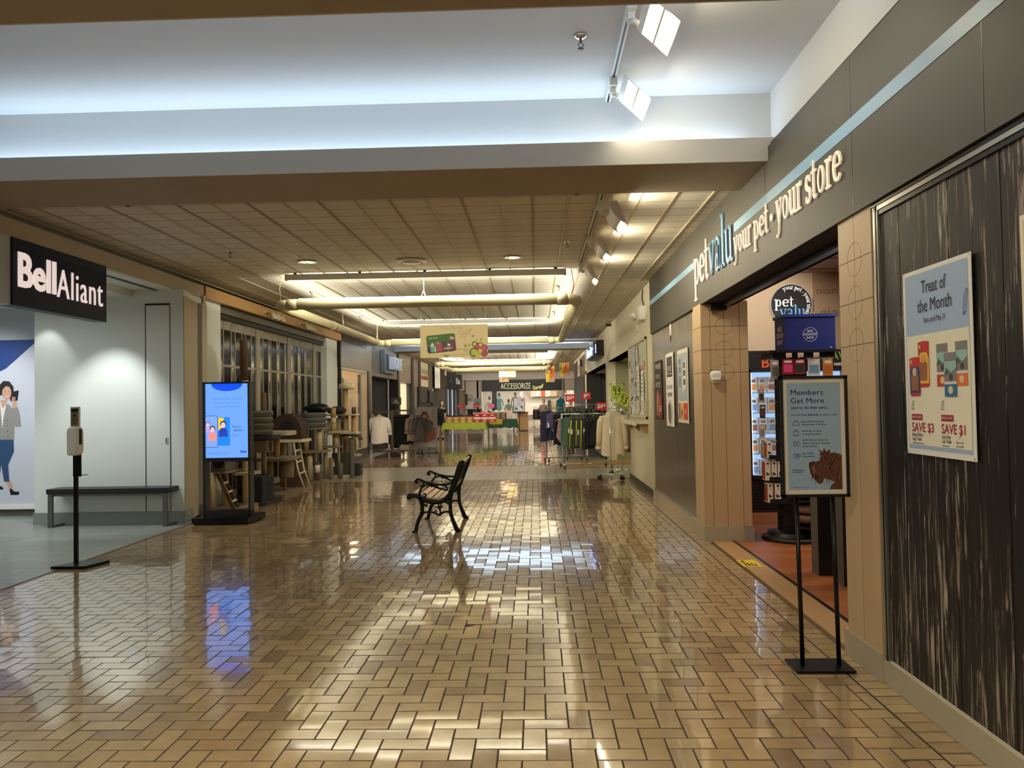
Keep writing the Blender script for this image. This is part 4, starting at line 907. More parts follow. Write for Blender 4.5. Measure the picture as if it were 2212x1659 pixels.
freezer(3.50, .72, 'tall black glass-door freezer with green header lettering, behind the display stand', [('RAW', .30, 2.0, .10, (120,150,50), .34), ('naturally.', .42, 1.92, .05, (226,220,205), .26)])
freezer(4.24, .72, 'black glass-door freezer at the right end of the freezer row', [('RAW', .02, 1.965, .10, (120,150,50), .30)])
pk = MB().box(-.05,-.035,0,.05,.035,.21,flat((236,236,230))).rect(-.04,.03,.04,.10,flat((90,140,190)),-.036).rect(-.03,.13,.03,.18,flat((70,60,60)),-.036).build('food_package')
cs = []
pk['category'] = 'package'; first = True
pkc = {}
for ci, (c1, c2, nm) in enumerate((((236,238,236),(110,160,205),'blue'), ((232,226,212),(220,130,40),'orange'), ((240,240,238),(150,60,50),'red'))):
    q = MB().box(-.05,-.035,0,.05,.035,.20,flat(c1)).rect(-.04,.03,.04,.11,flat(c2),-.036).rect(-.03,.13,.03,.17,flat((80,70,72)),-.036).build('food_package')
    q['category'] = 'package'; pkc[ci] = (q, nm, [True])
bpy.data.objects.remove(pk)
rp = random.Random(2)
for fx, fw_ in ((2.78,.70),(3.50,.72)):
    for k in range(5):
        z_ = .4902 if k == 0 else .7755+(k-1)*.27
        n_ = 5
        for i in range(n_):
            ci = (k+i//2+(1 if fx > 3 else 0)) % 3
            q, nm, fresh = pkc[ci]
            if fresh[0]: o = q; fresh[0] = False
            else: o = q.copy(); COL.objects.link(o)
            o.location = (fx+.11+i*(fw_-.22)/(n_-1), 10.25+.10, z_+.001)
            o['label'] = 'white frozen food package with %s print on a freezer shelf' % nm; o['group'] = 'frozen food packages with %s print' % nm
# rotating display stand
DX, DY = 2.72, 8.30
t = thing('display_stand', 'round-based black rotating display stand hung with pet goods behind the members sign', 'display stand', (DX, DY, 0))
b = MB(); b.lathe(0,0,[(.33,.0),(.33,.035),(.30,.05),(.27,.05),(.27,.085),(.1,.09)],'black',32); b.build('base', t)
b = MB(); b.box(-.13,-.13,.08,.13,.13,1.94,'black_matte')
for k in range(12): b.box(-.135,-.135,.15+k*.145,.135,.135,.158+k*.145,'black'); 
b.build('column', t)
b = MB(); b.box(-.24,-.20,1.92,.40,.22,1.975,'black'); b.box(-.28,-.24,1.975,.44,.24,2.0,'black'); b.build('top', t)
for x_, z_ in ((-.30,.63),(-.30,.86),(-.30,.40)):
    b = MB(); b.box(x_,-.18,z_,-.10,.1,z_+.012,'black'); b.box(x_,-.19,z_,-.10,-.18,z_+.05,'black'); b.build('shelf', t)
for x_ in (-.11,.0,.155,.30):
    for z_ in (1.905,):
        b = MB(); b.tube([(x_,-.12,z_),(x_,-.30,z_+.01)],.003,'chrome',6); b.build('hook', t)
for z_ in (1.62,1.45,1.25,1.05):
    b = MB(); b.tube([(-.12,-.02,z_),(-.36,-.02,z_+.01)],.003,'chrome',6); b.tube([(-.12,-.10,z_),(-.34,-.10,z_+.01)],.003,'chrome',6); b.build('hook', t)
def hangpack(x, y, z, w, h, c1, c2, label, rz=0, group=None, d=.012):
    b = MB(); b.box(-w/2,-d/2,-h,w/2,d/2,0,flat(c1)); b.rect(-w*.4,-h*.85,w*.4,-h*.35,flat(c2),-d/2-.001); b.rect(-w*.35,-h*.25,w*.35,-h*.10,flat((238,230,220)),-d/2-.001)
    return tag(b.build('hanging_package', loc=(DX+x,DY+y,z), rz=rz), label, 'package', group)
hangpack(-.11,-.27,1.905,.11,.16,(150,28,44),(226,70,130),'red card with a pink product, leftmost on the display stand')
hangpack(.01,-.27,1.905,.11,.16,(150,28,44),(40,54,44),'red card with a dark product, beside the pink one on the stand')
hangpack(.155,-.27,1.90,.12,.17,(226,218,200),(110,160,190),'white and blue pouch on the display stand')
hangpack(.30,-.26,1.90,.10,.18,(214,140,60),(190,110,40),'orange pouch at the right of the display stand')
hangpack(-.23,-.22,1.90,.09,.20,(150,148,142),(110,108,104),'clear plastic wrapped item at the upper left of the stand',rz=.3)
for x_ in (-.11,.01,.17):
    b = MB(); b.rect(-.03,0,.03,.045,'paper'); b.rect(-.025,.008,.025,.022,flat((220,170,120)),-.001)
    tag(b.build('price_ticket', loc=(DX+x_,DY-.31,1.92)), 'small cream price ticket on the front hooks of the display stand', 'ticket', 'price tickets on the display stand')
for i, z_ in enumerate((1.60,1.43,1.22,1.02)):
    hangpack(-.33+.01*(i % 2),-.06,z_,.06,.14,((190,186,176),(60,56,54),(206,198,180),(176,170,160))[i],((90,86,84),(120,60,60),(150,148,140),(200,190,170))[i],('grey item hung highest on the left hooks','dark item hung second on the left hooks','cream item hung third on the left hooks','pale item hung lowest on the left hooks')[i],rz=.2)
def boxpack(x, y, z, label, h=.20, w=.055):
    b = MB(); b.box(-w/2,-.06,0,w/2,.06,h,flat((232,226,218))); b.box(-w/2-.001,-.058,.01,-w/2,.058,h-.01,flat((176,92,58))); b.disc(0,h*.88,w*.2,'black',-.0605,n=12); b.text('Dexas',.006,h*.55,.018,'black',-.0605,width=.05,rot=-PI/2) if False else b.line([(-.004,h*.8),(.006,h*.72),(-.004,h*.62)],.004,'black',-.0605)
    b.poly([(-w*.3,h*.25),(w*.3,h*.30),(w*.32,h*.38),(0,h*.36),(-w*.1,h*.46),(-w*.3,h*.42)],flat((50,44,44)),-.0605)
    return tag(b.build('boxed_product', loc=(DX+x,DY+y,z)), label, 'box')
boxpack(-.285,-.10,.873,'white and brown box on the upper left shelf of the stand',h=.17)
boxpack(-.31,-.11,.643,'white box at the left end of the middle left shelf'); boxpack(-.245,-.11,.643,'white box second on the middle left shelf'); boxpack(-.18,-.11,.643,'white box third on the middle left shelf')
boxpack(-.29,-.11,.413,'white box at the left end of the lowest left shelf'); boxpack(-.215,-.12,.413,'white box second on the lowest left shelf',w=.065)
for k,(z_,c_) in enumerate(((.50,(52,136,190)),(.30,(128,96,78)),(.20,(112,84,70)))):
    b = MB(); b.lathe(0,0,[(.0,0),(.13,.005),(.16,.045),(.13,.085),(0,.09)],mat('bag_%d'%k, L3(*c_), .35, noise=.3, nscale=12),20,sy=.6)
    tag(b.build('pet_food_bag', loc=(DX+.12,DY-.20,z_)), ('blue shiny pack on the lower part of the stand','brown see-through bag in the lower part of the stand','lowest brown bag on the foot of the stand')[k], 'bag')
b = MB(); b.box(-.05,-.32,.155,.34,-.1,.17,'black'); b.box(-.05,-.32,.425,.34,-.1,.44,'black'); b.box(.30,-.32,.08,.34,-.1,.55,'black'); o = b.build('lower_rack', t)
# blue cooler box on top
t = thing('cooler_box', 'blue fabric cooler box with white print on top of the display stand', 'box', (DX+.155, DY-.02, 2.002))
b = MB(); b.box(-.26,-.17,0,.26,.17,.345,mat('cooler_blue', L3(22,42,128), .5, noise=.15, nscale=5)); b.build('body', t)
b = MB(); b.box(-.275,-.185,.345,.275,.185,.375,mat('cooler_lid', L3(50,76,170), .45)); b.build('lid', t)
WH = flat((196,202,216)); MB().ring(0,.16,.072,.006,WH,-.1712).build('print_ring', t); MB().rect(.20,.018,.222,.03,WH,-.172).build('sewn_label', t); b = MB(); b.rect(-.085,.145,.085,.175,'cooler_blue',-.1716); b.text('BIG',0,.185,.022,WH,-.172,width=.06,al='c',bold=.05); b.text('COUNTRY',0,.150,.024,WH,-.172,width=.165,al='c',bold=.05); b.text('RAW',0,.115,.024,WH,-.172,width=.08,al='c',bold=.05)
b.build('front_print', t)
b = MB()
for k in range(3): b.text(('BIG','COUNTRY','RAW')[k],0,.23-.07*k,.05,'white',0,width=(.14,.24,.18)[k],al='c',bold=.03)
o = b.build('side_print', t); o.location = (-.2615,0,-.02); o.rotation_euler = (0,0,-PI/2)
# black pedestal stands
for x_, y_, lab in ((2.44,6.66,'tall black pedestal nearer the display stand, behind the sign poles'), (2.50,6.28,'black pedestal closest to the right pillar of the entrance')):
    b = MB(); b.box(-.085,-.08,0,.085,.08,.93,'black'); b.box(-.09,-.085,.93,.09,.085,.945,'black_matte'); b.box(-.088,-.083,.0,-.085,.08,.93,mat('pedestal_side', L3(66,62,54), .5))
    tag(b.build('pedestal', loc=(x_,y_,0.003)), lab, 'pedestal')
b = MB(); b.box(-.06,0,0,.06,.04,.03,'black'); tag(b.build('floor_box', loc=(2.62,10.0,.0)), 'small black block on the wood floor left of the stand', 'block')
spot('shop_spot', (2.9,9.3,3.15), (2.9,10.7,2.2), 55, (1,.90,.76), 1.9)
area('shop_panel', (4.2,7.6,3.2), (0,0,0), 1.8, 1.8, 45, (1,.90,.78))
# ================================================================ CEILING FITTINGS
def washer(name, x, y, z, label, group, lit=True, watt=26, tilt=22):
    """half-round wall-washer head on a track adaptor, louvred face towards the right wall"""
    t = thing(name, label, 'lamp', (x, y, z), 0, group)
    b = MB(); b.box(-.028,-.02,-.06,.028,.14,.0,'white_plastic'); b.box(-.02,.03,-.10,.02,.10,-.05,'white_plastic'); b.build('adaptor', t)
    b = MB(); b.tube([(.0,.06,-.09),(.045,.06,-.12)], .02, 'white_plastic', 8); b.build('knuckle', t)
    tl = math.radians(tilt); L = .215
    def R(u, w):   # u along the face, w outward normal ; face looks towards +x and down
        return (.15 + u*math.sin(tl)*-1 + w*math.cos(tl), -.165 + u*math.cos(tl)*1.0 - w*math.sin(tl))
    prof = [R(.105*math.cos(a), -.085*math.sin(a)) for a in [PI*i/12 for i in range(13)]]
    b = MB(); n = len(prof)
    vs = [(p[0], -L, p[1]) for p in prof]+[(p[0], L, p[1]) for p in prof]
    b.add(vs, [tuple(range(n)), tuple(range(n, 2*n))[::-1]]+[(i, n+i, n+i+1, i+1) for i in range(n-1)], 'white_plastic')
    q = [R(.112,0), R(.112,.018), R(-.112,.018), R(-.112,0)]
    for s in (-1, 1):
        y0, y1 = sorted((s*L, s*(L+.012))); b.add([(p[0], yy, p[1]) for yy in (y0, y1) for p in q], [(0,1,2,3),(7,6,5,4),(0,4,5,1),(1,5,6,2),(2,6,7,3),(3,7,4,0)], 'white_plastic')
    for u0, u1 in ((.104,.112),(-.112,-.104)):
        c = [R(u0,0),R(u0,.018),R(u1,.018),R(u1,0)]; b.add([(p[0], yy, p[1]) for yy in (-L, L) for p in c], [(0,1,2,3),(7,6,5,4),(0,4,5,1),(1,5,6,2),(2,6,7,3),(3,7,4,0)], 'white_plastic')
    b.build('reflector_housing', t)
    b = MB(); a0, a1 = R(.10,.002), R(-.10,.002)
    b.quad([(a0[0],-L,a0[1]),(a1[0],-L,a1[1]),(a1[0],L,a1[1]),(a0[0],L,a0[1])], 'louvre_lamp'); b.build('diffuser', t)
    b = MB()
    for k in range(11):
        yy = -L+(k+.5)*2*L/11; c0, c1, c2, c3 = R(.10,.004), R(-.10,.004), R(-.10,.016), R(.10,.016)
        b.quad([(c[0],yy,c[1]) for c in (c0,c1,c2,c3)], 'louvre_blade')
    c0, c1 = R(.0,.004), R(.0,.017); b.quad([(c0[0],-L,c0[1]),(c1[0],-L,c1[1]),(c1[0],L,c1[1]),(c0[0],L,c0[1])], 'louvre_blade')
    b.build('louvre', t)
    lp = R(0,.03); l = bpy.data.lights.new('washer_beam', 'AREA'); l.shape = 'RECTANGLE'; l.size = .40; l.size_y = .18; l.energy = watt; l.color = TRACK
    o = bpy.data.objects.new('washer_beam', l); COL.objects.link(o); o.parent = t; o.location = (lp[0], 0, lp[1])
    d = Vector((math.cos(tl), 0, -math.sin(tl))); o.rotation_euler = d.to_track_quat('-Z', 'X').to_euler()
    return t
mat('louvre_blade', L3(230,214,170), .3)
G = 'wall washer heads on the ceiling tracks'
def track(y0, y1, z, lab):
    b = MB(); b.box(.60,y0,z-.035,.64,y1,z,'white_plastic'); b.box(.612,y0,z-.0355,.628,y1,z-.034,'black'); tag(b.build('lamp_track'), lab, 'track')
track(2.9, 6.22, 3.95, 'white lamp track on the raised white ceiling')
track(6.65, 11.0, 3.36, 'white lamp track on the tiled ceiling')
washer('track_lamp', .62, 4.60, 3.92, 'lit white wall-washer lamp cut by the top edge of the photo', None, watt=8, tilt=47)
washer('track_lamp', .62, 5.72, 3.92, 'lit white wall-washer lamp at the far end of the upper track', None, watt=4, tilt=47)
washer('track_lamp', .62, 6.98, 3.33, 'white wall-washer lamp nearest on the tiled ceiling', None, watt=14)
washer('track_lamp', .62, 8.45, 3.33, 'white wall-washer lamp in the middle of the tiled ceiling track', None, watt=14)
washer('track_lamp', .62, 10.1, 3.33, 'white wall-washer lamp farthest along the tiled ceiling track', None, watt=14)
# unseen washers added over and behind the viewer as fill light
for y_ in (1.0, -1.2): washer('track_lamp', .62, y_, 3.33, 'unseen wall-washer lamp added behind the viewer for fill light', 'added fill washers behind the viewer', watt=14)
def linear(y, n, x0, x1, lab, z=3.285, cat='lamp', m='tube_lamp'):
    t = thing('linear_lamp', lab, 'lamp', (0, y, z))
    b = MB(); b.box(x0,-.045,-.015,x1,.03,-.005,'white_plastic'); b.box(x0,-.05,-.015,x0+.03,.05,.07,'white_plastic'); b.box(x1-.03,-.05,-.015,x1,.05,.07,'white_plastic')
    b.box(x0+.03,-.05,-.015,x1-.03,-.042,.070,'white_plastic'); b.build('housing', t)
    b = MB(); b.tube([(x0+.05,.01,.012),(x1-.05,.01,.012)], .012, m, 8); b.build('tube', t)
    for k in range(n):
        xx = x0+.15+(x1-x0-.3)*k/(n-1); b = MB(); b.box(xx-.02,-.055,.068,xx+.02,-.03,CZ-z,'black_metal'); b.build('mount', t)
    return t
linear(10.7, 5, -3.50, .45, 'long linear lamp on the tiled ceiling just before the first pipe loop')
linear(16.9, 5, -3.5, .45, 'long linear lamp above the hanging gift card banner')
linear(27.4, 4, -3.3, .45, 'linear lamp over the second pipe loop, nearer of the far ones')
linear(34.4, 4, -2.2, .5, 'linear lamp beyond the second pipe loop')
linear(40.0, 4, -3.2, .5, 'farthest linear lamp before the end wall')
for y_ in (-1.5, 1.6):  # unseen lamps added overhead and behind to fill the near corridor
    linear(y_, 5, -3.3, .45, 'unseen linear lamp added behind the viewer for fill light')['group'] = 'added linear fill lamps behind the viewer'
    area('uplight_and_fill', (-1.45, y_, 3.255), (PI, 0, 0), 3.6, 0.05, 40, WARM); area('uplight_and_fill', (-1.45, y_, 3.17), (0, 0, 0), 3.6, 0.05, 40, WARM)
# recessed round lights and vent
for x_, y_, lab in ((-2.92, 9.80, 'round recessed ceiling light left of the air vent'), (-.27, 9.80, 'round recessed ceiling light right of the air vent')):
    t = thing('recessed_light', lab, 'lamp', (x_, y_, CZ-.006))
    b = MB(); b.lathe(0,0,[(.095,0),(.125,-.004),(.125,-.010),(.095,-.012),(.095,0)],'white_plastic',32); b.build('trim_ring', t)
    b = MB(); b.lathe(0,0,[(.0,-.004),(.10,-.004),(.10,-.002),(0,-.002)],'recess_lamp',32); b.build('lamp', t)
    spot('recess_beam', (x_, y_, 3.33), (x_, y_, 0), 26, (1,.8,.5), 1.5)
t = thing('air_vent', 'round white air vent in the tiled ceiling between two recessed lights', 'vent', (-1.58, 9.88, CZ-.01))
b = MB(); b.lathe(0,0,[(.20,0),(.20,-.008),(.15,-.03),(.15,0)],'white_plastic',36); b.build('outer_ring', t)
b = MB(); b.lathe(0,0,[(.11,-.02),(.12,-.03),(.05,-.04),(0,-.04)],'white_plastic',32); b.build('inner_cone', t)
def sprinkler(x, y, z, lab, big=1.0):
    t = thing('sprinkler', lab, 'sprinkler', (x, y, z))
    b = MB(); b.lathe(0,0,[(.045*big,0),(.04*big,-.010*big),(.022*big,-.022*big),(.012*big,-.022*big)],'chrome',20); b.build('escutcheon', t)
    b = MB(); b.tube([(0,0,-.015),(0,0,-.05*big)],.009*big,'screw',8); b.tube([(-.012*big,0,-.05*big),(-.016*big,0,-.065*big),(0,0,-.082*big)],.003*big,'screw',6); b.tube([(.012*big,0,-.05*big),(.016*big,0,-.065*big),(0,0,-.082*big)],.003*big,'screw',6); b.lathe(0,0,[(.0,-.084*big),(.021*big,-.086*big),(.021*big,-.089*big),(0,-.089*big)],'screw',14); b.build('head', t)
sprinkler(.34, 5.10, 3.95, 'chrome sprinkler on the raised white ceiling', 1.05)
for x_, y_, lab in ((-3.56,6.62,'left front sprinkler under the tiled ceiling edge'),(-3.61,9.0,'sprinkler left of the recessed light on the tiled ceiling'),(.38,6.62,'sprinkler just left of the nearest tiled-ceiling track lamp'),(.39,8.9,'sprinkler beside the middle of the tiled ceiling track'),(-3.63,12.4,'sprinkler inside the left part of the pipe loop'),(-3.66,16.0,'sprinkler far left inside the pipe loop'),(.40,12.3,'sprinkler near the right corner of the pipe loop'),(.41,15.8,'farther sprinkler by the right side of the pipe loop'),(-1.6,19.5,'sprinkler behind the pipe loop near the second raised ceiling')):
    sprinkler(x_, y_, CZ, lab)
sprinkler(4.1, 9.4, 3.22, 'sprinkler on the pet shop ceiling above the blue box')
# smoke detectors left out ; hanging white pipe loops
def pipe_loop(xl, xr, y0, y1, z, r, lab):
    t = thing('pipe_loop', lab, 'pipe', (0, 0, 0))
    def seg(a, c, nm='pipe'):
        b = MB(); b.tube([a, c], r, 'pvc', 18); b.build(nm, t)
    e = r*1.9
    seg((xl+e,y0,z),(xr-e,y0,z)); seg((xl+e,y1,z),(xr-e,y1,z)); seg((xl,y0+e,z),(xl,y1-e,z)); seg((xr,y0+e,z),(xr,y1-e,z))
    for cx, cy, sx, sy in ((xl,y0,1,1),(xr,y0,-1,1),(xl,y1,1,-1),(xr,y1,-1,-1)):
        b = MB(); pts = [(cx+sx*(e-e*math.sin(a)), cy+sy*(e-e*math.cos(a)), z) for a in [PI/2*i/8 for i in range(9)]]
        b.tube(pts, r*1.03, 'pvc', 18)
        b.tube([(cx+sx*e*.98,cy,z),(cx+sx*(e+.14),cy,z)], r*1.13, 'pvc', 18); b.tube([(cx,cy+sy*e*.98,z),(cx,cy+sy*(e+.14),z)], r*1.13, 'pvc', 18); b.build('elbow', t)
    for x_ in (xl, xr):
        ym = (y0+y1)/2-.6; b = MB(); b.tube([(x_,ym-.09,z),(x_,ym+.09,z)], r*1.12, 'pvc', 18); b.build('coupling', t)
    return t
pl = pipe_loop(-3.66, .60, 10.85, 17.95, 2.95, .072, 'large white pipe loop hung under the tiled ceiling, nearer of two')
for (xl, xr, y0, y1, par) in ((-3.66, .60, 10.85, 17.95, pl),):
    MB().box(xl+.3,y0-.02,3.02,xr-.3,y0+.02,3.035,'tube_lamp').build('lamp_strip', par); MB().box(xl+.3,y1-.02,3.02,xr-.3,y1+.02,3.035,'tube_lamp').build('lamp_strip', par)
pl2 = pipe_loop(-3.65, .57, 28.1, 33.2, 2.95, .085, 'white pipe loop farther down the corridor')
mat('chain', L3(210,200,170), .4, .3)
for x_, y_, par in ((-3.5,28.1,pl2),(.4,28.1,pl2),(-3.5,33.2,pl2),(.4,33.2,pl2),(-3.62,10.85,pl),(.45,10.85,pl),(-3.66,14.6,pl),(.60,15.4,pl),(-2.3,17.95,pl)):
    b = MB(); b.tube([(x_,y_,3.0),(x_-.02,y_,3.18),(x_,y_,CZ-.012)], .0035, 'chain', 5); b.build('suspension_wire', par)
b = MB(); b.tube([(-1.58,10.80,2.93),(-1.60,10.83,3.04),(-1.57,10.85,3.12)], .006, 'chain', 5); b.tube([(-1.54,10.90,2.93),(-1.55,10.87,3.04),(-1.57,10.85,3.12)], .006, 'chain', 5)
for k in range(9): b.tube([(-1.57+(.006 if k % 2 else -.006),10.85,3.12+.028*k),(-1.57-(.006 if k % 2 else -.006),10.85,3.14+.028*k)], .005, 'chain', 5)
b.build('suspension_chain', pl)
b = MB(); b.tube([(.52,10.85,2.98),(.56,10.85,3.15),(.53,10.85,CZ)], .008, mat('red_cord', L3(150,90,66), .6), 6); b.build('power_cord', pl)
b = MB()
for k in range(12): b.tube([(-3.66+(.012 if k % 2 else -.012),17.7,3.02+.028*k),(-3.66-(.012 if k % 2 else -.012),17.7,3.045+.028*k)], .008, 'chain', 5)
b.build('suspension_chain', pl)
# spotlights clusters on the maple fascia
for k, (y_, lab) in enumerate(((13.55, 'nearer cluster of three small cream spotlights on the maple fascia'), (15.55, 'farther cluster of three small cream spotlights on the maple fascia'))):
    t = thing('spotlight_cluster', lab, 'lamp', (-4.62, y_, 3.10))
    b = MB(); b.box(-.13,-.24,.05,-.10,.30,.08,'pvc'); b.build('mounting_bar', t)
    for j in range(3):
        b = MB(); yy = -.2+j*.22; b.tube([(-.10,yy,.06),(.0,yy,.05),(.02,yy,.03)], .012, 'pvc', 8); b.tube([(.0,yy,.06),(.03,yy,.0),(.05,yy,-.04),(.055,yy,-.06)], [.035,.05,.05,.062], 'pvc', 14); b.build('lamp_head', t)
# hanging gift card banner
t = thing('hanging_banner', 'cream hanging banner "The Perfect Gift" with a green gift card picture', 'banner', (-2.28, 15.2, 2.415))
b = MB(); b.box(0,-.012,0,1.345,.012,.655,mat('banner_cream', L3(206,188,140), .6)); Y = -.0135
b.text('The Perfect', .40, .56, .055, flat((176,152,104)), Y, width=.52); GC = flat((128,88,62))
b.line([(.86,.52),(.80,.54),(.76,.50),(.78,.46),(.84,.46),(.88,.50),(.86,.44),(.82,.40),(.79,.42)], .006, GC, Y); b.line([(.90,.50),(.89,.46),(.92,.47)], .006, GC, Y); b.line([(.98,.57),(.94,.52),(.92,.44),(.88,.38),(.86,.40)], .006, GC, Y); b.line([(1.02,.58),(.98,.50),(.97,.46),(1.01,.45)], .006, GC, Y); b.line([(.90,.53),(1.04,.55)], .005, GC, Y); b.text('Gift', .80, .43, .10, GC, Y, width=.22, slant=.4) if False else None
def rot(p, a, o): c, s = math.cos(a), math.sin(a); return [(o[0]+x*c-z*s, o[1]+x*s+z*c) for x, z in p]
a = .085; o_ = (.145, .085)
def rr_(x0, z0, x1, z1, r=.03): return [(x0+r,z0),(x1-r,z0),(x1,z0+r),(x1,z1-r),(x1-r,z1),(x0+r,z1),(x0,z1-r),(x0,z0+r)]
b.poly(rot(rr_(0,0,.575,.355), a, o_), flat((58,26,40)), Y-.001); b.poly(rot([(0,.12),(.575,.12),(.575,.325),(.545,.355),(.03,.355),(0,.325)], a, o_), flat((50,92,24)), Y-.0016)
for x0,x1,z1,c_ in ((.01,.07,.13,(46,32,66)),(.07,.15,.13,(84,158,158)),(.15,.175,.12,(190,200,100)),(.18,.26,.145,(150,58,100)),(.26,.31,.14,(168,34,50)),(.31,.40,.20,(72,20,36)),(.40,.43,.17,(120,116,124)),(.44,.565,.235,(92,24,62))):
    b.poly(rot([(x0,.02),(x1,.02),(x1,z1),(x0,z1)], a, o_), flat(c_), Y-.0022)
b.poly(rot([(.06,.13),(.10,.20),(.12,.21),(.15,.13)], a, o_), flat((200,192,176)), Y-.0026); b.poly(rot([(.46,.235),(.49,.31),(.55,.27),(.56,.235)], a, o_), flat((180,160,120)), Y-.0026)
for k in range(7): b.line(rot([(.22,.14),(.22+.06*math.cos(.35+k*.4),.15+.08*math.sin(.35+k*.4))], a, o_), .010, flat((190,110,120)), Y-.0026)
b.text('Gift Card', o_[0]+.03, o_[1]+.285, .035, flat((206,214,170)), Y-.003, width=.17, rot=a); b.poly(rot([(.33,.055),(.50,.055),(.50,.085),(.33,.085)], a, o_), flat((170,150,160)), Y-.003); b.disc(o_[0]+.43, o_[1]+.17, .022, flat((230,225,230)), Y-.003)
OL = flat((136,140,52))
b.line([(.70,.15),(.82,.165),(.92,.14),(1.0,.08),(1.06,.04)], .012, OL, Y); b.line([(.80,.05),(.90,.07),(1.0,.05)], .009, OL, Y); b.poly([(.44,.06),(.50,.01),(.54,.0),(.58,.06)], OL, Y)
b.scribble(.40,.048,.78,.058,1,GC,Y-.0005,h=.8)
for x_, z_, r_, c_ in ((1.05,.42,.03,(150,146,58)),(1.13,.34,.02,(160,150,80)),(1.21,.35,.026,(150,146,58)),(.90,.23,.035,(140,138,48)),(.98,.24,.03,(150,146,58)),(.96,.17,.022,(170,160,100))): b.disc(x_,z_,r_,flat(c_),Y-.0006,n=5)
b.line([(.90,.21),(.88,.14),(.94,.09)], .008, OL, Y)
for x_, z_, r_, c1, c2 in ((1.08,.26,.055,(44,46,20),(186,184,70)),(1.16,.20,.085,(110,26,62),(158,62,96)),(1.20,.245,.05,(50,50,22),(190,188,64)),(1.27,.18,.072,(150,30,80),(176,78,104)),(1.27,.075,.07,(140,28,70),(150,70,90)),(1.07,.08,.095,(76,104,36),(176,176,40)),(1.19,.12,.065,(84,110,50),(190,182,40)),(1.14,.02,.05,(186,172,52),(196,178,50))):
    z_ = max(z_, r_+.003) if z_-r_ < 0 else z_; x_ = min(x_, 1.34-r_); b.disc(x_,z_,r_,flat(c1),Y-.001-.0004*x_); b.disc(x_,z_,r_*.68,flat(c2),Y-.0018-.0004*x_)
b.build('banner_panel', t)
for x_ in (.02, .66, 1.30):
    b = MB(); b.tube([(x_,0,.655),(x_,0,CZ-2.415)], .004, 'chain', 5); b.build('suspension_wire', t)
# ================================================================ LEFT SIDE THINGS
# phone-shop sign
t = thing('shop_sign', 'dark navy hanging sign board with glowing white letters over the phone shop', 'sign', (-4.775, 6.85, 2.47), FL)
b = MB(); b.box(0,-.012,0,1.54,.12,.625,'navy'); b.build('board', t)
LW = mat('sign_letter_lit', (1,1,1), .4, emit=.42, ecol=L3(255,232,228)); 
b = MB(); b.text('Bell', .07, .19, .31, LW, -.013, width=.56, bold=.025, depth=.012, sp=1.0); b.build('bold_lettering', t)['label'] = 'bold glowing white word'
b = MB(); b.text('Aliant', .65, .16, .295, LW, -.013, width=.80, depth=.012, bold=-.006, sp=1.12); b.build('thin_lettering', t)['label'] = 'thin glowing white word'
# wall graphic with a standing woman
b = MB(); SK = flat((206,160,134)); CD = flat((146,144,138)); JN = flat((44,74,112)); HR = flat((34,26,26))
b.rect(0,0,2.36,2.36,flat((198,202,214))); b.rect(2.36-.32,0,2.36,2.36,flat((188,192,204)),-.0006); b.poly([(0,2.36),(1.88,2.36),(1.40,1.95),(0,1.3)],flat((22,60,128)),-.001)
b0 = b; b = MB(); ox, oz = 0.0, 0.0
def P(pts): return [(ox+x, oz+z) for x, z in pts]
b.poly(P([(.02,.0),(.16,.0),(.17,.05),(.08,.06),(.03,.11),(.0,.09)]), 'black', -.0015); b.poly(P([(-.25,.10),(-.10,.09),(-.12,.14),(-.24,.17)]), 'black', -.0015)
b.poly(P([(-.01,.09),(.06,.12),(.02,.24),(-.06,.24)]), SK, -.0016); b.poly(P([(-.22,.14),(-.17,.18),(-.18,.26),(-.24,.26)]), SK, -.0016)
b.poly(P([(-.26,.92),(.07,.94),(.08,.72),(-.02,.5),(.0,.22),(-.09,.22),(-.14,.5),(-.17,.24),(-.26,.24),(-.28,.5)]), JN, -.0018)
b.poly(P([(-.29,.92),(.08,.92),(.09,1.2),(.08,1.40),(-.0,1.50),(-.08,1.53),(-.22,1.53),(-.31,1.40),(-.27,1.15)]), CD, -.002); b.line(P([(-.27,1.44),(-.33,1.2),(-.30,1.0)]), .09, CD, -.0021)
b.line(P([(.04,1.44),(.10,1.30),(.14,1.16)]), [.10,.10,.09], CD, -.0022); b.line(P([(.15,1.13),(.14,1.3),(.11,1.45)]), [.10,.085,.07], CD, -.0023)
b.poly(P([(-.16,1.54),(-.05,1.52),(-.10,1.28),(-.12,1.10)]), 'white', -.0023); b.poly(P([(-.15,1.58),(-.04,1.58),(-.06,1.5),(-.11,1.44),(-.14,1.5)]), SK, -.0024)
b.poly(P([(.05,1.46),(.13,1.44),(.12,1.58),(.05,1.60)]), SK, -.0026); b.poly(P([(.06,1.55),(.14,1.57),(.16,1.74),(.07,1.72)]), 'black', -.0028)
for k in range(4): b.poly(P([(.045,1.545+.022*k),(.105,1.55+.022*k),(.105,1.565+.022*k),(.045,1.56+.022*k)]), SK, -.003)
b.poly(P([(-.22,1.50),(-.18,1.82),(-.10,1.90),(.0,1.89),(.07,1.80),(.08,1.60),(.03,1.55),(-.02,1.66),(-.16,1.66)]), HR, -.0024)
b.disc(ox-.045, oz+1.70, .078, SK, -.0027, rz=.115); b.poly(P([(-.13,1.74),(-.11,1.84),(.03,1.84),(.05,1.74),(.02,1.80),(-.06,1.81)]), HR, -.0029)
for x_ in (-.075,-.01): b.rect(ox+x_-.012, oz+1.715, ox+x_+.012, oz+1.722, HR, -.003)
b.line(P([(-.07,1.645),(-.04,1.635),(-.01,1.65)]), .008, 'white', -.003)
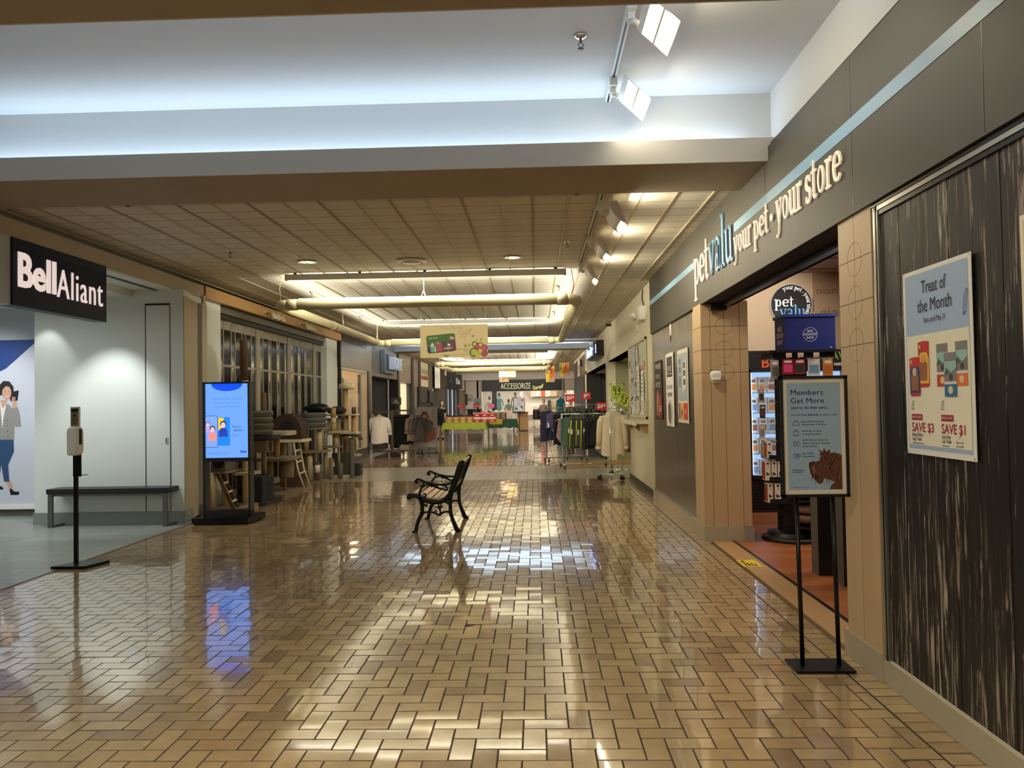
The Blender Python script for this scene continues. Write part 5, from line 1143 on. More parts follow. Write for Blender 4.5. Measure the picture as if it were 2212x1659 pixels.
for k in range(4): b.disc(ox-.04+.005*k, oz+1.24-.09*k, .009, HR, -.003, n=8)
k_ = .86
b0.mats += [m_ for m_ in b.mats if m_ not in b0.mats]
for f_, mi_ in zip(b.f, b.m): b0.add([(1.45+b.v[i][0]*k_, b.v[i][1], .14+b.v[i][2]*k_) for i in f_], [tuple(range(len(f_)))], b.mats[mi_])
b = b0
tag(b.build('wall_graphic', loc=(-9.0,10.795,.16)), 'large pale wall graphic of a woman in a grey cardigan and jeans holding a phone', 'wall graphic')
# backless bench
t = thing('bench', 'backless black padded bench with steel frame against the white wall', 'bench', (-5.49, 9.84, 0))
b = MB(); b.box(-.79,-.17,.425,.79,.17,.435,'black'); b.lathe(0,0,[],'black') if False else b.box(-.79,-.18,.435,.79,.18,.49,mat('bench_pad', L3(30,30,32), .4)); b.build('seat_pad', t)
b = MB(); b.box(-.75,-.15,.395,.75,-.12,.425,'grey_metal'); b.box(-.75,.12,.395,.75,.15,.425,'grey_metal'); b.build('rail', t)
for s in (-1, 1):
    x0 = s*.745-.03; b = MB(); b.box(x0,-.17,0,x0+.06,-.14,.425,'grey_metal'); b.box(x0,.14,0,x0+.06,.17,.425,'grey_metal'); b.box(x0,-.14,0,x0+.06,.14,.02,'grey_metal'); b.build('leg', t)
# sanitiser stand
t = thing('sanitizer_stand', 'black floor stand with white hand sanitizer dispenser on the tile border', 'stand', (-4.45, 7.30, 0), 0)
b = MB(); b.prism([(-.15,-.16),(.17,-.16),(.26,.12),(-.02,.12)], .003, .028, 'black_metal'); b.build('base', t)
b = MB(); b.box(-.018,-.012,.028,.018,.012,1.0,'black_metal'); b.build('pole', t)
b = MB(); b.box(-.012,-.03,.86,.065,-.016,1.08,'black_metal'); b.build('bracket', t)
b = MB(); b.add([(-.01,-.03,.872),(.10,-.05,.878),(.12,.0,.878),(-.0,.02,.872),(-.01,-.03,.866),(.10,-.05,.872),(.12,.0,.872),(-.0,.02,.866)], [(0,1,2,3),(7,6,5,4),(0,4,5,1),(1,5,6,2),(2,6,7,3),(3,7,4,0)], 'black_metal'); b.build('drip_tray', t)
b = MB(); b.box(-.045,-.012,1.10,.048,-.004,1.53,'white_plastic'); b.box(-.04,-.02,1.34,.042,-.012,1.52,'white_plastic'); b.build('backplate', t)
b = MB(); Y = -.0212; b.rect(-.036,1.345,.038,1.515,flat((122,108,96)),Y); b.rect(-.036,1.48,.038,1.512,'black',Y-.0005); b.disc(0,1.445,.010,'black',Y-.0005,rz=.016); b.scribble(-.026,1.36,.03,1.42,4,'black',Y-.0005,h=.3); b.build('notice', t)['label'] = 'small brown notice card'
d = MB()
prof = [(-.01,0),(.085,0),(.118,.02),(.128,.06),(.128,.22),(.115,.262),(.08,.275),(.0,.27),(-.014,.24),(-.014,.02)]
for (y0, y1, k) in ((-.085,-.022,1),):
    d.prismy([(x, 1.065+z) for x, z in prof], y0, y1, 'white_plastic')
d.prismy([(.008+x*.86, 1.075+z*.92) for x, z in prof], -.10, -.085, 'white_plastic')
dd = d.build('dispenser', t)
bv = dd.modifiers.new('bevel', 'BEVEL'); bv.width = .012; bv.segments = 3; bv.limit_method = 'ANGLE'
MB().prismy([(.1285,1.17),(.1315,1.17),(.1315,1.315),(.1285,1.315)], -.075, -.045, 'black').build('level_window', dd)
dd.rotation_euler = (0, 0, -.32)
# digital kiosk
t = thing('digital_kiosk', 'black floor kiosk with a bright light-blue phone advert screen', 'screen', (-4.01, 9.86, 0), .03)
b = MB(); b.prism([(-.42,-.12),(.30,-.12),(.36,.40),(-.34,.40)], .015, .085, 'black_metal'); b.prism([(-.40,-.10),(.28,-.10),(.33,.38),(-.32,.38)], .0, .015, 'black_matte'); b.build('base', t)
b = MB(); w = .305; z0, z1 = .085, 1.83
b.box(-w,-.04,z0,-w+.030,.12,z1,'black'); b.box(w-.025,-.04,z0,w,.12,z1,'black'); b.box(-w,-.04,z1-.022,w,.12,z1,'black'); b.box(-w,-.04,.80,w,.12,.85,'black'); b.box(-w,-.04,z0,w,.12,z0+.09,'black'); b.box(-w+.03,.04,.85,w-.025,.10,z1-.02,'black'); b.build('frame', t)
SC = lambda n, c, e=1.0: mat('screen_'+n, (.02,.02,.02), .3, emit=e*.72, ecol=L3(*c))
b = MB(); X0, X1, Z0, Z1 = -w+.03, w-.025, .85, z1-.022; SW = X1-X0; SH = Z1-Z0; Y = -.012
b.box(X0, Y, Z0, X1, .04, Z1, SC('bg', (106,160,255), 1.15)); Y -= .001
def q(x, z): return (X0+x*SW, Z1-z*SH)
b.poly([q(.13+.74*i/20, .10*math.sqrt(max(0, 1-((i-10)/10)**2))) for i in range(21)], SC('arc', (0,70,236), 1.3), Y)
TX = SC('text', (84,120,196), .9); 
for i, s_ in enumerate(('Hot summer savings','on Canada\'s best','national network')):
    c_ = q(.5, .215+.052*i); b.text(s_, c_[0], c_[1], .020, TX, Y, width=SW*(.72,.60,.60)[i], al='c')
c_ = q(.62,.595); b.text('Save', c_[0], c_[1], .028, SC('navytext', (40,80,190), .7), Y, width=SW*.20); c_ = q(.66,.648); b.text('$890', c_[0], c_[1], .028, 'screen_navytext', Y, width=SW*.20)
b.scribble(q(.62,0)[0], q(0,.72)[1], q(.80,0)[0], q(0,.68)[1], 2, TX, Y, h=.3); b.scribble(q(.05,0)[0], q(0,.96)[1], q(.55,0)[0], q(0,.92)[1], 2, TX, Y, h=.25, seed=4)
c_ = q(.81,.935); b.text('Bell', c_[0], c_[1], .030, SC('navy', (0,60,180), .8), Y, width=SW*.135, bold=.03)
def sq(x0, z0, x1, z1, m, y): a_ = q(x0, z1); c2 = q(x1, z0); b.rect(a_[0], a_[1], c2[0], c2[1], m, y)
sq(.0,.43,.28,.86, SC('dk', (60,80,120), .6), Y); sq(.0,.436,.27,.853, SC('sky', (120,160,250), 1.2), Y-.0004)
sq(.29,.455,.565,.835, SC('dk2', (60,90,160), .8), Y); sq(.297,.46,.56,.83, SC('cyan', (20,130,240), 1.2), Y-.0004); sq(.297,.46,.42,.63, SC('yellow', (236,206,60), 1.1), Y-.0006)
def face(cx, cz, r, hair, skin, shirt, sh, y):
    c_ = q(cx, cz); k = r*SW
    b.poly([(c_[0]-k*1.5,c_[1]-k*4),(c_[0]+k*1.5,c_[1]-k*4),(c_[0]+k*1.3,c_[1]-k*1.6),(c_[0]+k*.4,c_[1]-k*1.0),(c_[0]-k*.4,c_[1]-k*1.0),(c_[0]-k*1.3,c_[1]-k*1.6)], shirt, y)
    b.disc(c_[0], c_[1]+k*.25, k*1.05, hair, y-.0003); b.disc(c_[0], c_[1]-k*.1, k*.78, skin, y-.0006, rz=k*.95)
    for s in (-.3,.3): b.disc(c_[0]+s*k, c_[1]+k*.05, k*.1, hair, y-.0009, n=8)
    b.line([(c_[0]-k*.3,c_[1]-k*.45),(c_[0],c_[1]-k*.55),(c_[0]+k*.3,c_[1]-k*.45)], k*.1, SC('white', (250,240,255), 1.0), y-.0009)
HB = SC('hair', (70,52,64), .5); SKN = SC('skin', (240,190,200), 1.1)
face(.05,.545,.05,SC('cap', (110,110,190), .8),SKN,SC('lil', (190,170,240), 1.0),0,Y-.001)
face(.16,.615,.065,HB,SKN,SC('coral', (250,140,130), 1.1),0,Y-.0024)
face(.41,.555,.07,HB,SKN,SC('deepblue', (40,70,190), .9),0,Y-.0012)
b.build('screen', t)['label'] = 'lit light-blue advert screen'
# folding glass gate of the closed shop
mat('gate_frame', L3(158,152,136), .4, .2); mat('gate_glass', L3(20,20,17), .12, spec=.35)
t = thing('folding_gate', 'tall accordion folding gate of narrow glass panels across the dark shopfront', 'gate', (0,0,0))
b = MB(); b.box(-5.06,11.75,2.90,-4.92,17.7,2.97,'black'); b.build('top_track', t)
pts = [(-4.98,11.82)]; y = 11.82; k = 0
seq_ = [(.10,0,0),(.16,.0,1),(.14,0,1)] 
xs = -5.0; gp = []
yy = 11.80; i = 0
while yy < 17.60:
    wv = (.22,.20,.27,.22,.24)[i % 5]; post = i % 8 == 0; wv = .14 if post else wv
    x_a = -5.0 + (.02 if i % 2 else 0); x_b = -5.0 + (0 if i % 2 else .02)
    gp.append((yy, min(yy+wv, 17.66), x_a, x_b, post)); yy += wv; i += 1
for (ya, yb, xa, xb, post) in gp:
    zt = 2.90-.0; b = MB(); a_ = Vector((xa, ya, 0)); c_ = Vector((xb, yb, 0)); d = (c_-a_)
    def bar(u0, u1, z0, z1, m, th=.022):
        p0 = a_+d*u0; p1 = a_+d*u1; nrm = Vector((d.y,-d.x,0)).normalized()*th/2
        v = [p0-nrm, p1-nrm, p1+nrm, p0+nrm]
        b.add([(q_.x,q_.y,z) for z in (z0,z1) for q_ in v], [(0,3,2,1),(4,5,6,7),(0,1,5,4),(1,2,6,5),(2,3,7,6),(3,0,4,7)], m)
    if post:
        bar(0,1,.04,zt,'gate_frame',.05)
    else:
        bar(0,.06,.04,zt,'gate_frame'); bar(.94,1,.04,zt,'gate_frame'); bar(0,1,.04,.16,'gate_frame'); bar(0,1,zt-.15,zt,'gate_frame'); bar(0,1,2.15,2.19,'gate_frame'); bar(0,1,.98,1.02,'gate_frame')
        bar(.06,.94,.16,zt-.15,'gate_glass',.006)
    b.build('gate_panel', t)
b = MB(); b.box(-4.97,14.1,1.04,-4.93,14.28,1.18,'black'); b.build('lock', t)
# ---- cat trees
CP = {}
for nm, c in (('beige',(176,160,132)),('brown',(92,70,54)),('grey',(98,96,92)),('dkblue',(44,48,62)),('taupe',(128,112,92)),('cream',(206,194,164)),('green',(74,78,60)),('choc',(54,36,28)),('charcoal',(56,54,52))):
    CP[nm] = mat('plush_'+nm, L3(*c), .95, noise=.22, nscale=60, bump=.6, bscale=150)
def sisal(nm, c):
    m = mat('sisal_'+nm, L3(*c), .85); nt = m.node_tree; b = nt.nodes['Principled BSDF']
    tc = nt.nodes.new('ShaderNodeTexCoord'); w = nt.nodes.new('ShaderNodeTexWave'); w.bands_direction = 'Z'; w.inputs['Scale'].default_value = 42; w.inputs['Distortion'].default_value = .6
    nt.links.new(tc.outputs['Object'], w.inputs[0]); bp = nt.nodes.new('ShaderNodeBump'); bp.inputs['Strength'].default_value = .5; bp.inputs['Distance'].default_value = .004
    nt.links.new(w.outputs['Fac'], bp.inputs['Height']); nt.links.new(bp.outputs[0], b.inputs['Normal']); return m
CP['sisal'] = sisal('tan', (176,148,104)); CP['sisal_pale'] = sisal('pale', (206,186,150)); CP['sisal_grey'] = sisal('grey', (150,136,118))
def post(t, x, y, z0, z1, m='sisal', r=.045): MB().cyl(x, y, z0, z1, r, CP[m], 18).build('post', t)
def plat(t, x0, y0, x1, y1, z, m='beige', th=.035, nm='platform'):
    b = MB(); r = .05; p = []
    for cx, cy, a0 in ((x1-r,y1-r,0),(x0+r,y1-r,90),(x0+r,y0+r,180),(x1-r,y0+r,270)):
        p += [(cx+r*math.cos(math.radians(a0+30*k)), cy+r*math.sin(math.radians(a0+30*k))) for k in range(4)]
    b.prism(p, z, z+th, CP[m]); b.build(nm, t)
def condo(t, x0, y0, z0, x1, y1, z1, m='grey', hole='x', hr=None):
    """carpeted cube with a flat black disc painted as its shaded hole on the corridor (+x) or viewer (-y) side"""
    b = MB(); b.box(x0,y0,z0,x1,y1,z1,CP[m]); c = b.build('condo', t); bv = c.modifiers.new('b','BEVEL'); bv.width = .015; bv.segments = 2
    r = hr or min(z1-z0, (x1-x0 if hole == 'y' else y1-y0))*.33; h = MB(); n = 26
    if hole == 'x': h.add([(x1+.001,(y0+y1)/2+r*math.cos(2*PI*i/n),(z0+z1)/2+r*math.sin(2*PI*i/n)) for i in range(n)], [tuple(range(n))], 'black_matte')
    else: h.add([((x0+x1)/2+r*math.cos(2*PI*i/n),y0-.001,(z0+z1)/2+r*math.sin(2*PI*i/n)) for i in range(n)], [tuple(range(n))[::-1]], 'black_matte')
    h.build('dark_hole_disc', c)
# 1 tall tree with ladder behind the kiosk
t = thing('cat_tree', 'very tall pale cat tree with a ladder, behind the digital kiosk', 'cat tree', (-4.46, 11.15, 0))
plat(t,-.28,-.28,.24,.42,.0,'taupe',.05,'base'); post(t,-.22,-.20,.05,.57,'sisal_pale',.05); post(t,-.13,.05,.05,.55,'sisal_pale',.05); post(t,.12,.20,.05,1.9,'sisal_pale',.052)
MB().cyl(.10,.20,1.9,2.5,.055,CP['brown'],18).build('carpet_sleeve', t)
condo(t,-.24,-.2,.58,-.02,.3,.82,'grey','y',.085); plat(t,-.26,-.24,.02,.34,.55,'taupe',.03); plat(t,-.02,.0,.28,.42,.50,'beige',.035)
l = MB(); 
for yy in (-.22,-.06): l.plank((-.14,yy,.56),(.11,yy-.02,.04),.02,.05,CP['brown'])
l.build('ladder', t)
for k in range(3):
    u = (.30,.55,.80)[k]; MB().tube([(-.14+.25*u+.01,-.22,.56-.52*u),(-.14+.25*u+.01,-.05,.56-.52*u+.012)],.017,CP['cream'],10).build('rung', t)
# 2 blue-grey condo with stacked grey beds
t = thing('cat_tree', 'blue-grey cat tree with a box condo at its foot, right of the kiosk', 'cat tree', (-4.42, 12.0, 0))
plat(t,-.28,-.42,.30,.36,0,'dkblue',.04,'base'); condo(t,-.10,-.30,.04,.20,.25,.42,'dkblue','x'); condo(t,-.15,-.42,.04,.0,-.3,.40,'charcoal','y',.06); post(t,-.14,-.05,.42,1.0,'sisal_grey',.04); post(t,.08,.12,.42,1.0,'sisal_grey',.04); condo(t,-.12,-.1,.78,.20,.24,.98,'taupe','x',.085)
plat(t,-.22,-.2,.30,.34,1.0,'dkblue',.05)
def beds(x, y, z, n, r, lab, m='grey'):
    for i in range(n):
        tb = thing('cat_bed', lab[i], 'cat bed', (x+.008*(i % 2), y, z+i*.098), 0)
        b = MB(); b.lathe(0,0,[(0,0),(r*.9,0),(r,.03),(r,.07),(r*.94,.096),(r*.8,.09),(r*.7,.045),(0,.04)],CP[m],26,sy=1.15); b.build('cushion', tb)
        b = MB(); b.lathe(0,0,[(r*1.005,.045),(r*1.012,.05),(r*1.005,.055)],CP['charcoal'],26,sy=1.15); b.build('seam', tb)
beds(-4.40,12.05,1.052,4,.22,['lowest grey cat bed of the stack right of the kiosk','second grey cat bed from the bottom, right of the kiosk','third grey cat bed from the bottom, right of the kiosk','topmost grey cat bed of the stack right of the kiosk'])
# 3 tree with tall brown post, shelves and barrel
t = thing('cat_tree', 'beige cat tree with tall brown post and hanging barrel', 'cat tree', (-4.52, 12.95, 0))
plat(t,-.25,-.35,.35,.50,0,'taupe',.05,'base'); post(t,.02,-.10,.05,.60,'sisal',.058); plat(t,-.15,-.42,.42,.36,.60,'taupe',.045); post(t,.10,.0,.645,1.02,'sisal',.055); plat(t,-.10,-.35,.42,.12,1.02,'beige',.07); post(t,-.05,-.18,1.09,1.72,'sisal',.045)
MB().cyl(-.05,-.18,1.25,1.74,.05,CP['brown'],18).build('carpet_sleeve', t)
MB().lathe(.22,.14,[(.0,.28),(.12,.28),(.125,.30),(.125,.58),(.12,.60),(0,.60)],CP['taupe'],24).build('barrel', t); post(t,.12,.34,.05,.6,'sisal',.03)
# 4 brown dome tree with curved ladder
t = thing('cat_tree', 'dark brown dome cat tree with a cream-edged sloping ladder', 'cat tree', (-4.50, 13.83, 0))
plat(t,-.3,-.35,.36,.30,0,'taupe',.04,'base'); plat(t,-.30,-.25,.34,.30,.86,'cream',.05); post(t,-.15,.1,.04,.86,'sisal',.05)
b = MB(); 
prof = [(.28*math.cos(a), .34*math.sin(a)+.12) for a in [PI*i/14 for i in range(15)]]; prof = [(.28,0)]+prof+[(-.28,0)]
b.prismy([(x+.02, .91+z) for x, z in prof], -.22, .28, CP['choc']); b.build('dome', t)
b = MB(); b.add([(.05+.13*math.cos(2*PI*i/24), -.222, 1.1+.15*math.sin(2*PI*i/24)) for i in range(24)], [tuple(range(24))[::-1]], 'black_matte'); b.build('dark_hole_disc', t)  # black disc painted on the dome as its shaded hole
for yy in (-.22, .12):
    MB().tube([(.16,yy,.88),(.20,yy-.02,.62),(.25,yy-.04,.35),(.36,yy-.05,.06)],.016,CP['cream'],8).build('ladder_side', t)
for k, (x_, z_) in enumerate(((.18,.70),(.22,.50),(.27,.30))): MB().tube([(x_,-.24,z_),(x_,.10,z_+.01)],.018,CP['cream'],8).build('rung', t)
MB().prismy([(-.1,.04),(.34,.04),(.20,.5),(.12,.5)],-.05,-.03,CP['brown']).build('ramp_panel', t)
# 5 two-tier tree with stacked beds
t = thing('cat_tree', 'two-tier cat tree with cream and tan posts under stacked grey beds', 'cat tree', (-4.50, 15.35, 0))
plat(t,-.30,-.30,.30,.30,0,'taupe',.03,'base'); plat(t,-.30,-.28,.30,.30,.57,'taupe',.035); plat(t,-.26,-.24,.28,.28,1.04,'taupe',.035)
post(t,-.10,-.12,.605,1.04,'sisal',.055); post(t,.15,-.05,.605,1.04,'sisal_pale',.052); post(t,-.03,-.12,.03,.57,'sisal_pale',.055); post(t,.20,.18,.03,.57,'sisal',.03); post(t,-.22,.1,.03,.57,'sisal_grey',.045)
beds(-4.49,15.35,1.077,3,.25,['lowest of three stacked grey beds in front of the gate','middle of three stacked grey beds in front of the gate','topmost of three stacked grey beds in front of the gate'])
# 6 middle tree
t = thing('cat_tree', 'slim cat tree with banded brown and cream post beside the stacked beds', 'cat tree', (-4.26, 15.95, 0))
plat(t,-.28,-.30,.36,.30,0,'beige',.03,'base'); post(t,-.18,.1,.03,.62,'sisal',.045); plat(t,-.30,-.1,.15,.3,.62,'taupe',.035); post(t,.06,.05,.655,.95,'sisal_pale',.045); plat(t,-.14,-.22,.32,.22,.93,'beige',.04); post(t,.02,.0,.97,1.12,'sisal',.055); post(t,.02,.0,1.12,1.25,'sisal_pale',.056); post(t,.02,.0,1.25,1.46,'sisal',.055); post(t,.1,.1,.03,.93,'sisal_grey',.03); plat(t,-.40,.0,-.05,.36,1.20,'charcoal',.03); post(t,-.3,.25,.62,1.2,'sisal_pale',.04)
# black bags on top
mat('bag_black', L3(16,16,16), .22, bump=1.0, bscale=14)
def lumpy(name, loc, sx, sy, sz, m, lab, cat, seed=1):
    r = random.Random(seed); b = MB(); vs = []; nu, nv = 18, 10
    for j in range(nv+1):
        ph = -PI/2+PI*j/nv
        for i in range(nu):
            th = 2*PI*i/nu; k = 1+.16*math.sin(3*th+seed)*math.cos(2*ph)+r.uniform(-.07,.07); z = math.sin(ph)
            vs.append((sx*k*math.cos(ph)*math.cos(th), sy*k*math.cos(ph)*math.sin(th), sz*(1+(z*(1+.15*r.uniform(-1,1)) if z > -.5 else max(z,-.85)))))
    b.add(vs, [(j*nu+i, j*nu+(i+1)%nu, (j+1)*nu+(i+1)%nu, (j+1)*nu+i) for j in range(nv) for i in range(nu)], m, True)
    return tag(b.build(name, loc=loc), lab, cat)
o = lumpy('garbage_bag', (-4.43,15.45,1.35), .26, .22, .10, 'bag_black', 'shiny black plastic bag lying on the stacked grey beds', 'bag', 3)
o = lumpy('cloth_bundle', (-4.25,16.30,1.30), .20, .16, .09, mat('cloth_dark', L3(30,27,26), .9), 'dull black fabric bundle right of the plastic bag', 'bundle', 5)
# 7 tall tree by the lit window
t = thing('cat_tree', 'tallest beige cat tree with bed on top, before the lit shop window', 'cat tree', (-4.25, 16.95, 0))
plat(t,-.3,-.28,.36,.35,0,'beige',.035,'base'); post(t,.02,.0,.035,1.86,'sisal',.06); MB().lathe(.05,0,[(0,1.86),(.16,1.86),(.185,1.90),(.175,1.97),(.13,1.985),(.11,1.93),(0,1.92)],CP['cream'],24).build('top_bed', t)
plat(t,-.42,-.3,.30,.22,1.28,'cream',.03); plat(t,-.05,-.22,.32,.2,.88,'cream',.035); plat(t,.0,-.22,.34,.2,.38,'beige',.035); post(t,.20,.0,.415,1.28,'sisal',.058); condo(t,-.34,-.20,.90,-.06,.18,1.22,'beige','x',.10); plat(t,-.36,-.22,-.02,.2,.86,'beige',.03); post(t,-.25,.0,.035,.86,'sisal',.03); post(t,-.27,0,1.0,1.28,'sisal',.04)
MB().cyl(.20,.02,1.31,1.46,.05,CP['brown'],16).build('carpet_sleeve', t)
# 8 dark perch and camouflage box
t = thing('cat_tree', 'low dark cat perch with a patterned green carpet box, in front of the tallest tree', 'cat tree', (-4.10, 16.46, 0))
condo(t,-.28,-.15,.0,.06,.18,.48,'green','x',.001); post(t,.10,.0,.0,.80,'grey',.045); b = MB(); 
prof = [(-.26+.52*i/12, .85+.035*abs(math.sin(PI*i/12))-(.10 if i in (0,12) else 0)*.6) for i in range(13)]
b.prismy([(x+.06,z-.04) for x, z in prof][::1]+[(x+.06,z) for x, z in prof][::-1], -.16, .16, CP['charcoal']); b.build('perch', t)
condo(t,.14,-.16,.0,.32,.12,.26,'charcoal','x',.001)
# 9 small scratching posts with paper tags
for x_, y_, h_, lab, m in ((-4.18,15.50,.42,'short carpeted scratching post with a red and white paper tag','taupe'),(-4.02,15.62,.30,'shortest round scratching post at the front of the cat trees','grey'),(-3.84,15.86,.80,'medium grey scratching post with rounded top','grey'),(-4.36,15.15,.36,'small brown scratching post with a white label band','brown')):
    t = thing('scratching_post', lab, 'scratching post', (x_, y_, .032 if x_ < -3.9 else .0))
    MB().lathe(0,0,[(.045,0),(.05,.02),(.05,h_*.9),(.04,h_*.98),(0,h_)],CP[m],18).build('post', t)
    if 'tag' in lab: MB().box(.052,-.03,h_*.55,.056,.05,h_*.55+.12,flat((226,214,200))).box(.056,-.03,h_*.55+.08,.0565,.05,h_*.55+.12,flat((196,50,40))).build('paper_tag', t)
    if 'label' in lab: MB().cyl(0,0,.15,.30,.0515,flat((222,212,196)),18).build('label_band', t)
# ================================================================ CLOTHING
def cloth(nm, c, n=.10): return mat('cloth_'+nm, L3(*c), .85, noise=n, nscale=9, bump=.35, bscale=22)
def body_tube(b, prof, m, nseg=26, folds=.06, seed=0, yo=0.0):
    """prof rows: (z, half width, half depth) from top to bottom"""
    r = random.Random(seed); ph = [r.uniform(0, 6.28) for _ in range(3)]; vs = []; k = len(prof)
    for i, (z, w, d) in enumerate(prof):
        f = folds*i/(k-1)
        for j in range(nseg):
            a = 2*PI*j/nseg; q = 1+f*(math.sin(5*a+ph[0])*.6+math.sin(9*a+ph[1]+z*3)*.5)
            ca, sa = math.cos(a), math.sin(a)
            vs.append((w*q*math.copysign(abs(ca)**.75, ca), yo+d*q*math.copysign(abs(sa)**.8, sa), z + (.02*math.sin(3*a+ph[2]) if i == k-1 else 0)))
    b.add(vs, [(i*nseg+j, i*nseg+(j+1)%nseg, (i+1)*nseg+(j+1)%nseg, (i+1)*nseg+j) for i in range(k-1) for j in range(nseg)]+[tuple(range(nseg))], m, True)
def hanger(t, w=.2, z=0.0):
    b = MB(); b.tube([(0,0,z+.02),(0,0,z+.06),(.018,0,z+.085),(.0,0,z+.105),(-.018,0,z+.09)], .003, 'chrome', 6); b.tube([(-w,0,z-.045),(0,0,z+.022),(w,0,z-.045)], .005, 'white_plastic', 6); b.build('hanger', t)
def garment(kind, m, lab, loc, rz=0, group=None, w=.22, h=.62, seed=0, tagc=True, m2=None, noh=False, ds=1.0):
    """hung garment; local x across the shoulders, origin at the rail"""
    t = thing(kind, lab, 'clothing', loc, rz, group); z0 = -.10
    if not noh: hanger(t, w*.85, -.105)
    b = MB()
    if kind in ('shirt','hoodie','tank_top','dress'):
        fl = 1.18 if kind == 'dress' else 1.05
        body_tube(b, [(z0-.00,.055,.03*ds),(z0-.02,w*.55,.045*ds),(z0-.06,w*.92,.055*ds),(z0-.12,w*.96,.06*ds),(z0-h*.5,w*.94,.06*ds),(z0-h*.8,w*fl,.065*ds),(z0-h,w*fl,.06*ds)], m, seed=seed)
        b.build('body', t)
        if kind in ('shirt','hoodie'):
            for s in (-1,1):
                sb = MB(); L = h*(.82 if kind == 'hoodie' else .66)
                sb.tube([(s*w*.86,0,z0-.06),(s*w*1.08,.0,z0-.16),(s*w*1.18,.01,z0-L*.55),(s*w*1.26,.02,z0-L)], [.055,.06,.055,.048], m, 12); sb.tube([(s*w*1.25,.02,z0-L+.02),(s*w*1.27,.02,z0-L-.03)], [.052,.050], m, 12); sb.build('sleeve', t)
            c = MB(); c.tube([(-.06,-.035,z0-.01),(-.03,-.055,z0-.05),(0,-.065,z0-.10),(.03,-.055,z0-.05),(.06,-.035,z0-.01)], [.016,.014,.010,.014,.016], m2 or m, 8); c.tube([(-.055,.02,z0+.015),(0,.035,z0+.03),(.055,.02,z0+.015)], .018, m2 or m, 8); c.build('collar', t)
        if kind == 'hoodie':
            c = MB(); c.lathe(0,.03,[(.03,z0-.08),(.11,z0-.06),(.12,z0-.0),(.08,z0+.03),(.03,z0+.02)], m, 16, sy=.6); c.build('hood', t)
    elif kind == 'shorts':
        body_tube(b, [(z0,w*.72,.03),(z0-.03,w*.74,.035),(z0-h*.5,w*.9,.05)], m, seed=seed, folds=.05)
        for s in (-1,1):
            n = 14; vs = []
            for (z,ww,cx) in ((z0-h*.42,w*.48,s*w*.45),(z0-h,w*.56,s*w*.58)):
                vs += [(cx+ww*math.cos(2*PI*j/n), .055*math.sin(2*PI*j/n), z) for j in range(n)]
            b.add(vs, [(j,(j+1)%n,n+(j+1)%n,n+j) for j in range(n)], m, True)
        b.build('body', t)
        MB().tube([(-w*.74,0,z0-.012),(w*.74,0,z0-.012)], [.03,.03], m, 8).build('waistband', t)
        if m2:
            for s in (-1,1): MB().tube([(s*w*.80,-.02,z0-.04),(s*w*.98,-.03,z0-h*.5),(s*w*1.12,-.02,z0-h)], .014, m2, 6).build('side_stripe', t)
        t.rotation_euler = (0, random.Random(seed).uniform(-.13,.13), rz)
    elif kind == 'cloth_garment':
        n = 7; pts = [(-w*.3,0,z0),(w*.4,.01,z0-.02),(w*.9,.03,z0-h*.55),(w*.5,.0,z0-h),(w*.1,-.03,z0-h*.7),(-w*.7,-.01,z0-h*.5)]
        b.add([(p[0],p[1]-.012,p[2]) for p in pts]+[(p[0],p[1]+.012,p[2]) for p in pts], [tuple(range(6)), tuple(range(6,12))[::-1]]+[(i,(i+1)%6,6+(i+1)%6,6+i) for i in range(6)], m); b.build('body', t)
    if tagc:
        q = MB(); q.box(-.015,-.092,z0-h*.55,.022,-.088,z0-h*.38,'paper_white'); q.tube([(.0,-.05,z0-h*.25),(.003,-.09,z0-h*.38)], .0015, 'paper_white', 4); q.build('price_tag', t)
    return t
def rail_rack(name, lab, loc, rz, L, H, wheels=True, m='chrome', D=.24, base='H'):
    t = thing(name, lab, 'clothing rack', loc, rz); wr = .045 if wheels else 0
    for s in (-1,1):
        MB().tube([(s*L/2,0,wr*2),(s*L/2,0,H)], .013, m, 10).build('upright', t)
        MB().tube([(s*L/2,-D,wr*2+.01),(s*L/2,D,wr*2+.01)], .013, m, 10).build('foot', t)
    MB().tube([(-L/2-.04,0,H),(L/2+.04,0,H)], .013, m, 10).build('hanging_rail', t); MB().tube([(-L/2,0,wr*2+.01),(L/2,0,wr*2+.01)], .012, m, 10).build('base_bar', t)
    if wheels:
        for s in (-1,1):
            for u in (-1,1):
                b = MB(); b.tube([(s*L/2-.014,u*D,wr),(s*L/2+.014,u*D,wr)], wr, 'black', 16); b.tube([(s*L/2,u*D,wr),(s*L/2,u*D,wr*2+.01)], .008, m, 8); b.build('caster', t)
    return t
def price_sign(loc, rz, w, h, txt, lab, col=(186,30,40), tcol=(244,232,226), stem=.12, grp=None):
    t = thing('price_sign', lab, 'sign', loc, rz, grp)
    b = MB(); b.box(-w/2,-.004,0,w/2,.004,h,flat(col)); k = 0
    if txt:
        for s_, x_, z_, hh, ww in txt: b.text(s_, x_*w, z_*h, hh*h, flat(tcol), -.0055, width=ww*w, bold=.04)
    else: b.scribble(-w*.35,h*.15,w*.35,h*.85,3,flat(tcol),-.0055,h=.45,seed=int(w*100))
    b.build('card', t)
    if stem: MB().tube([(0,.006,-stem),(0,.006,h*.5)], .004, 'steel', 6).build('stem', t)
    return t
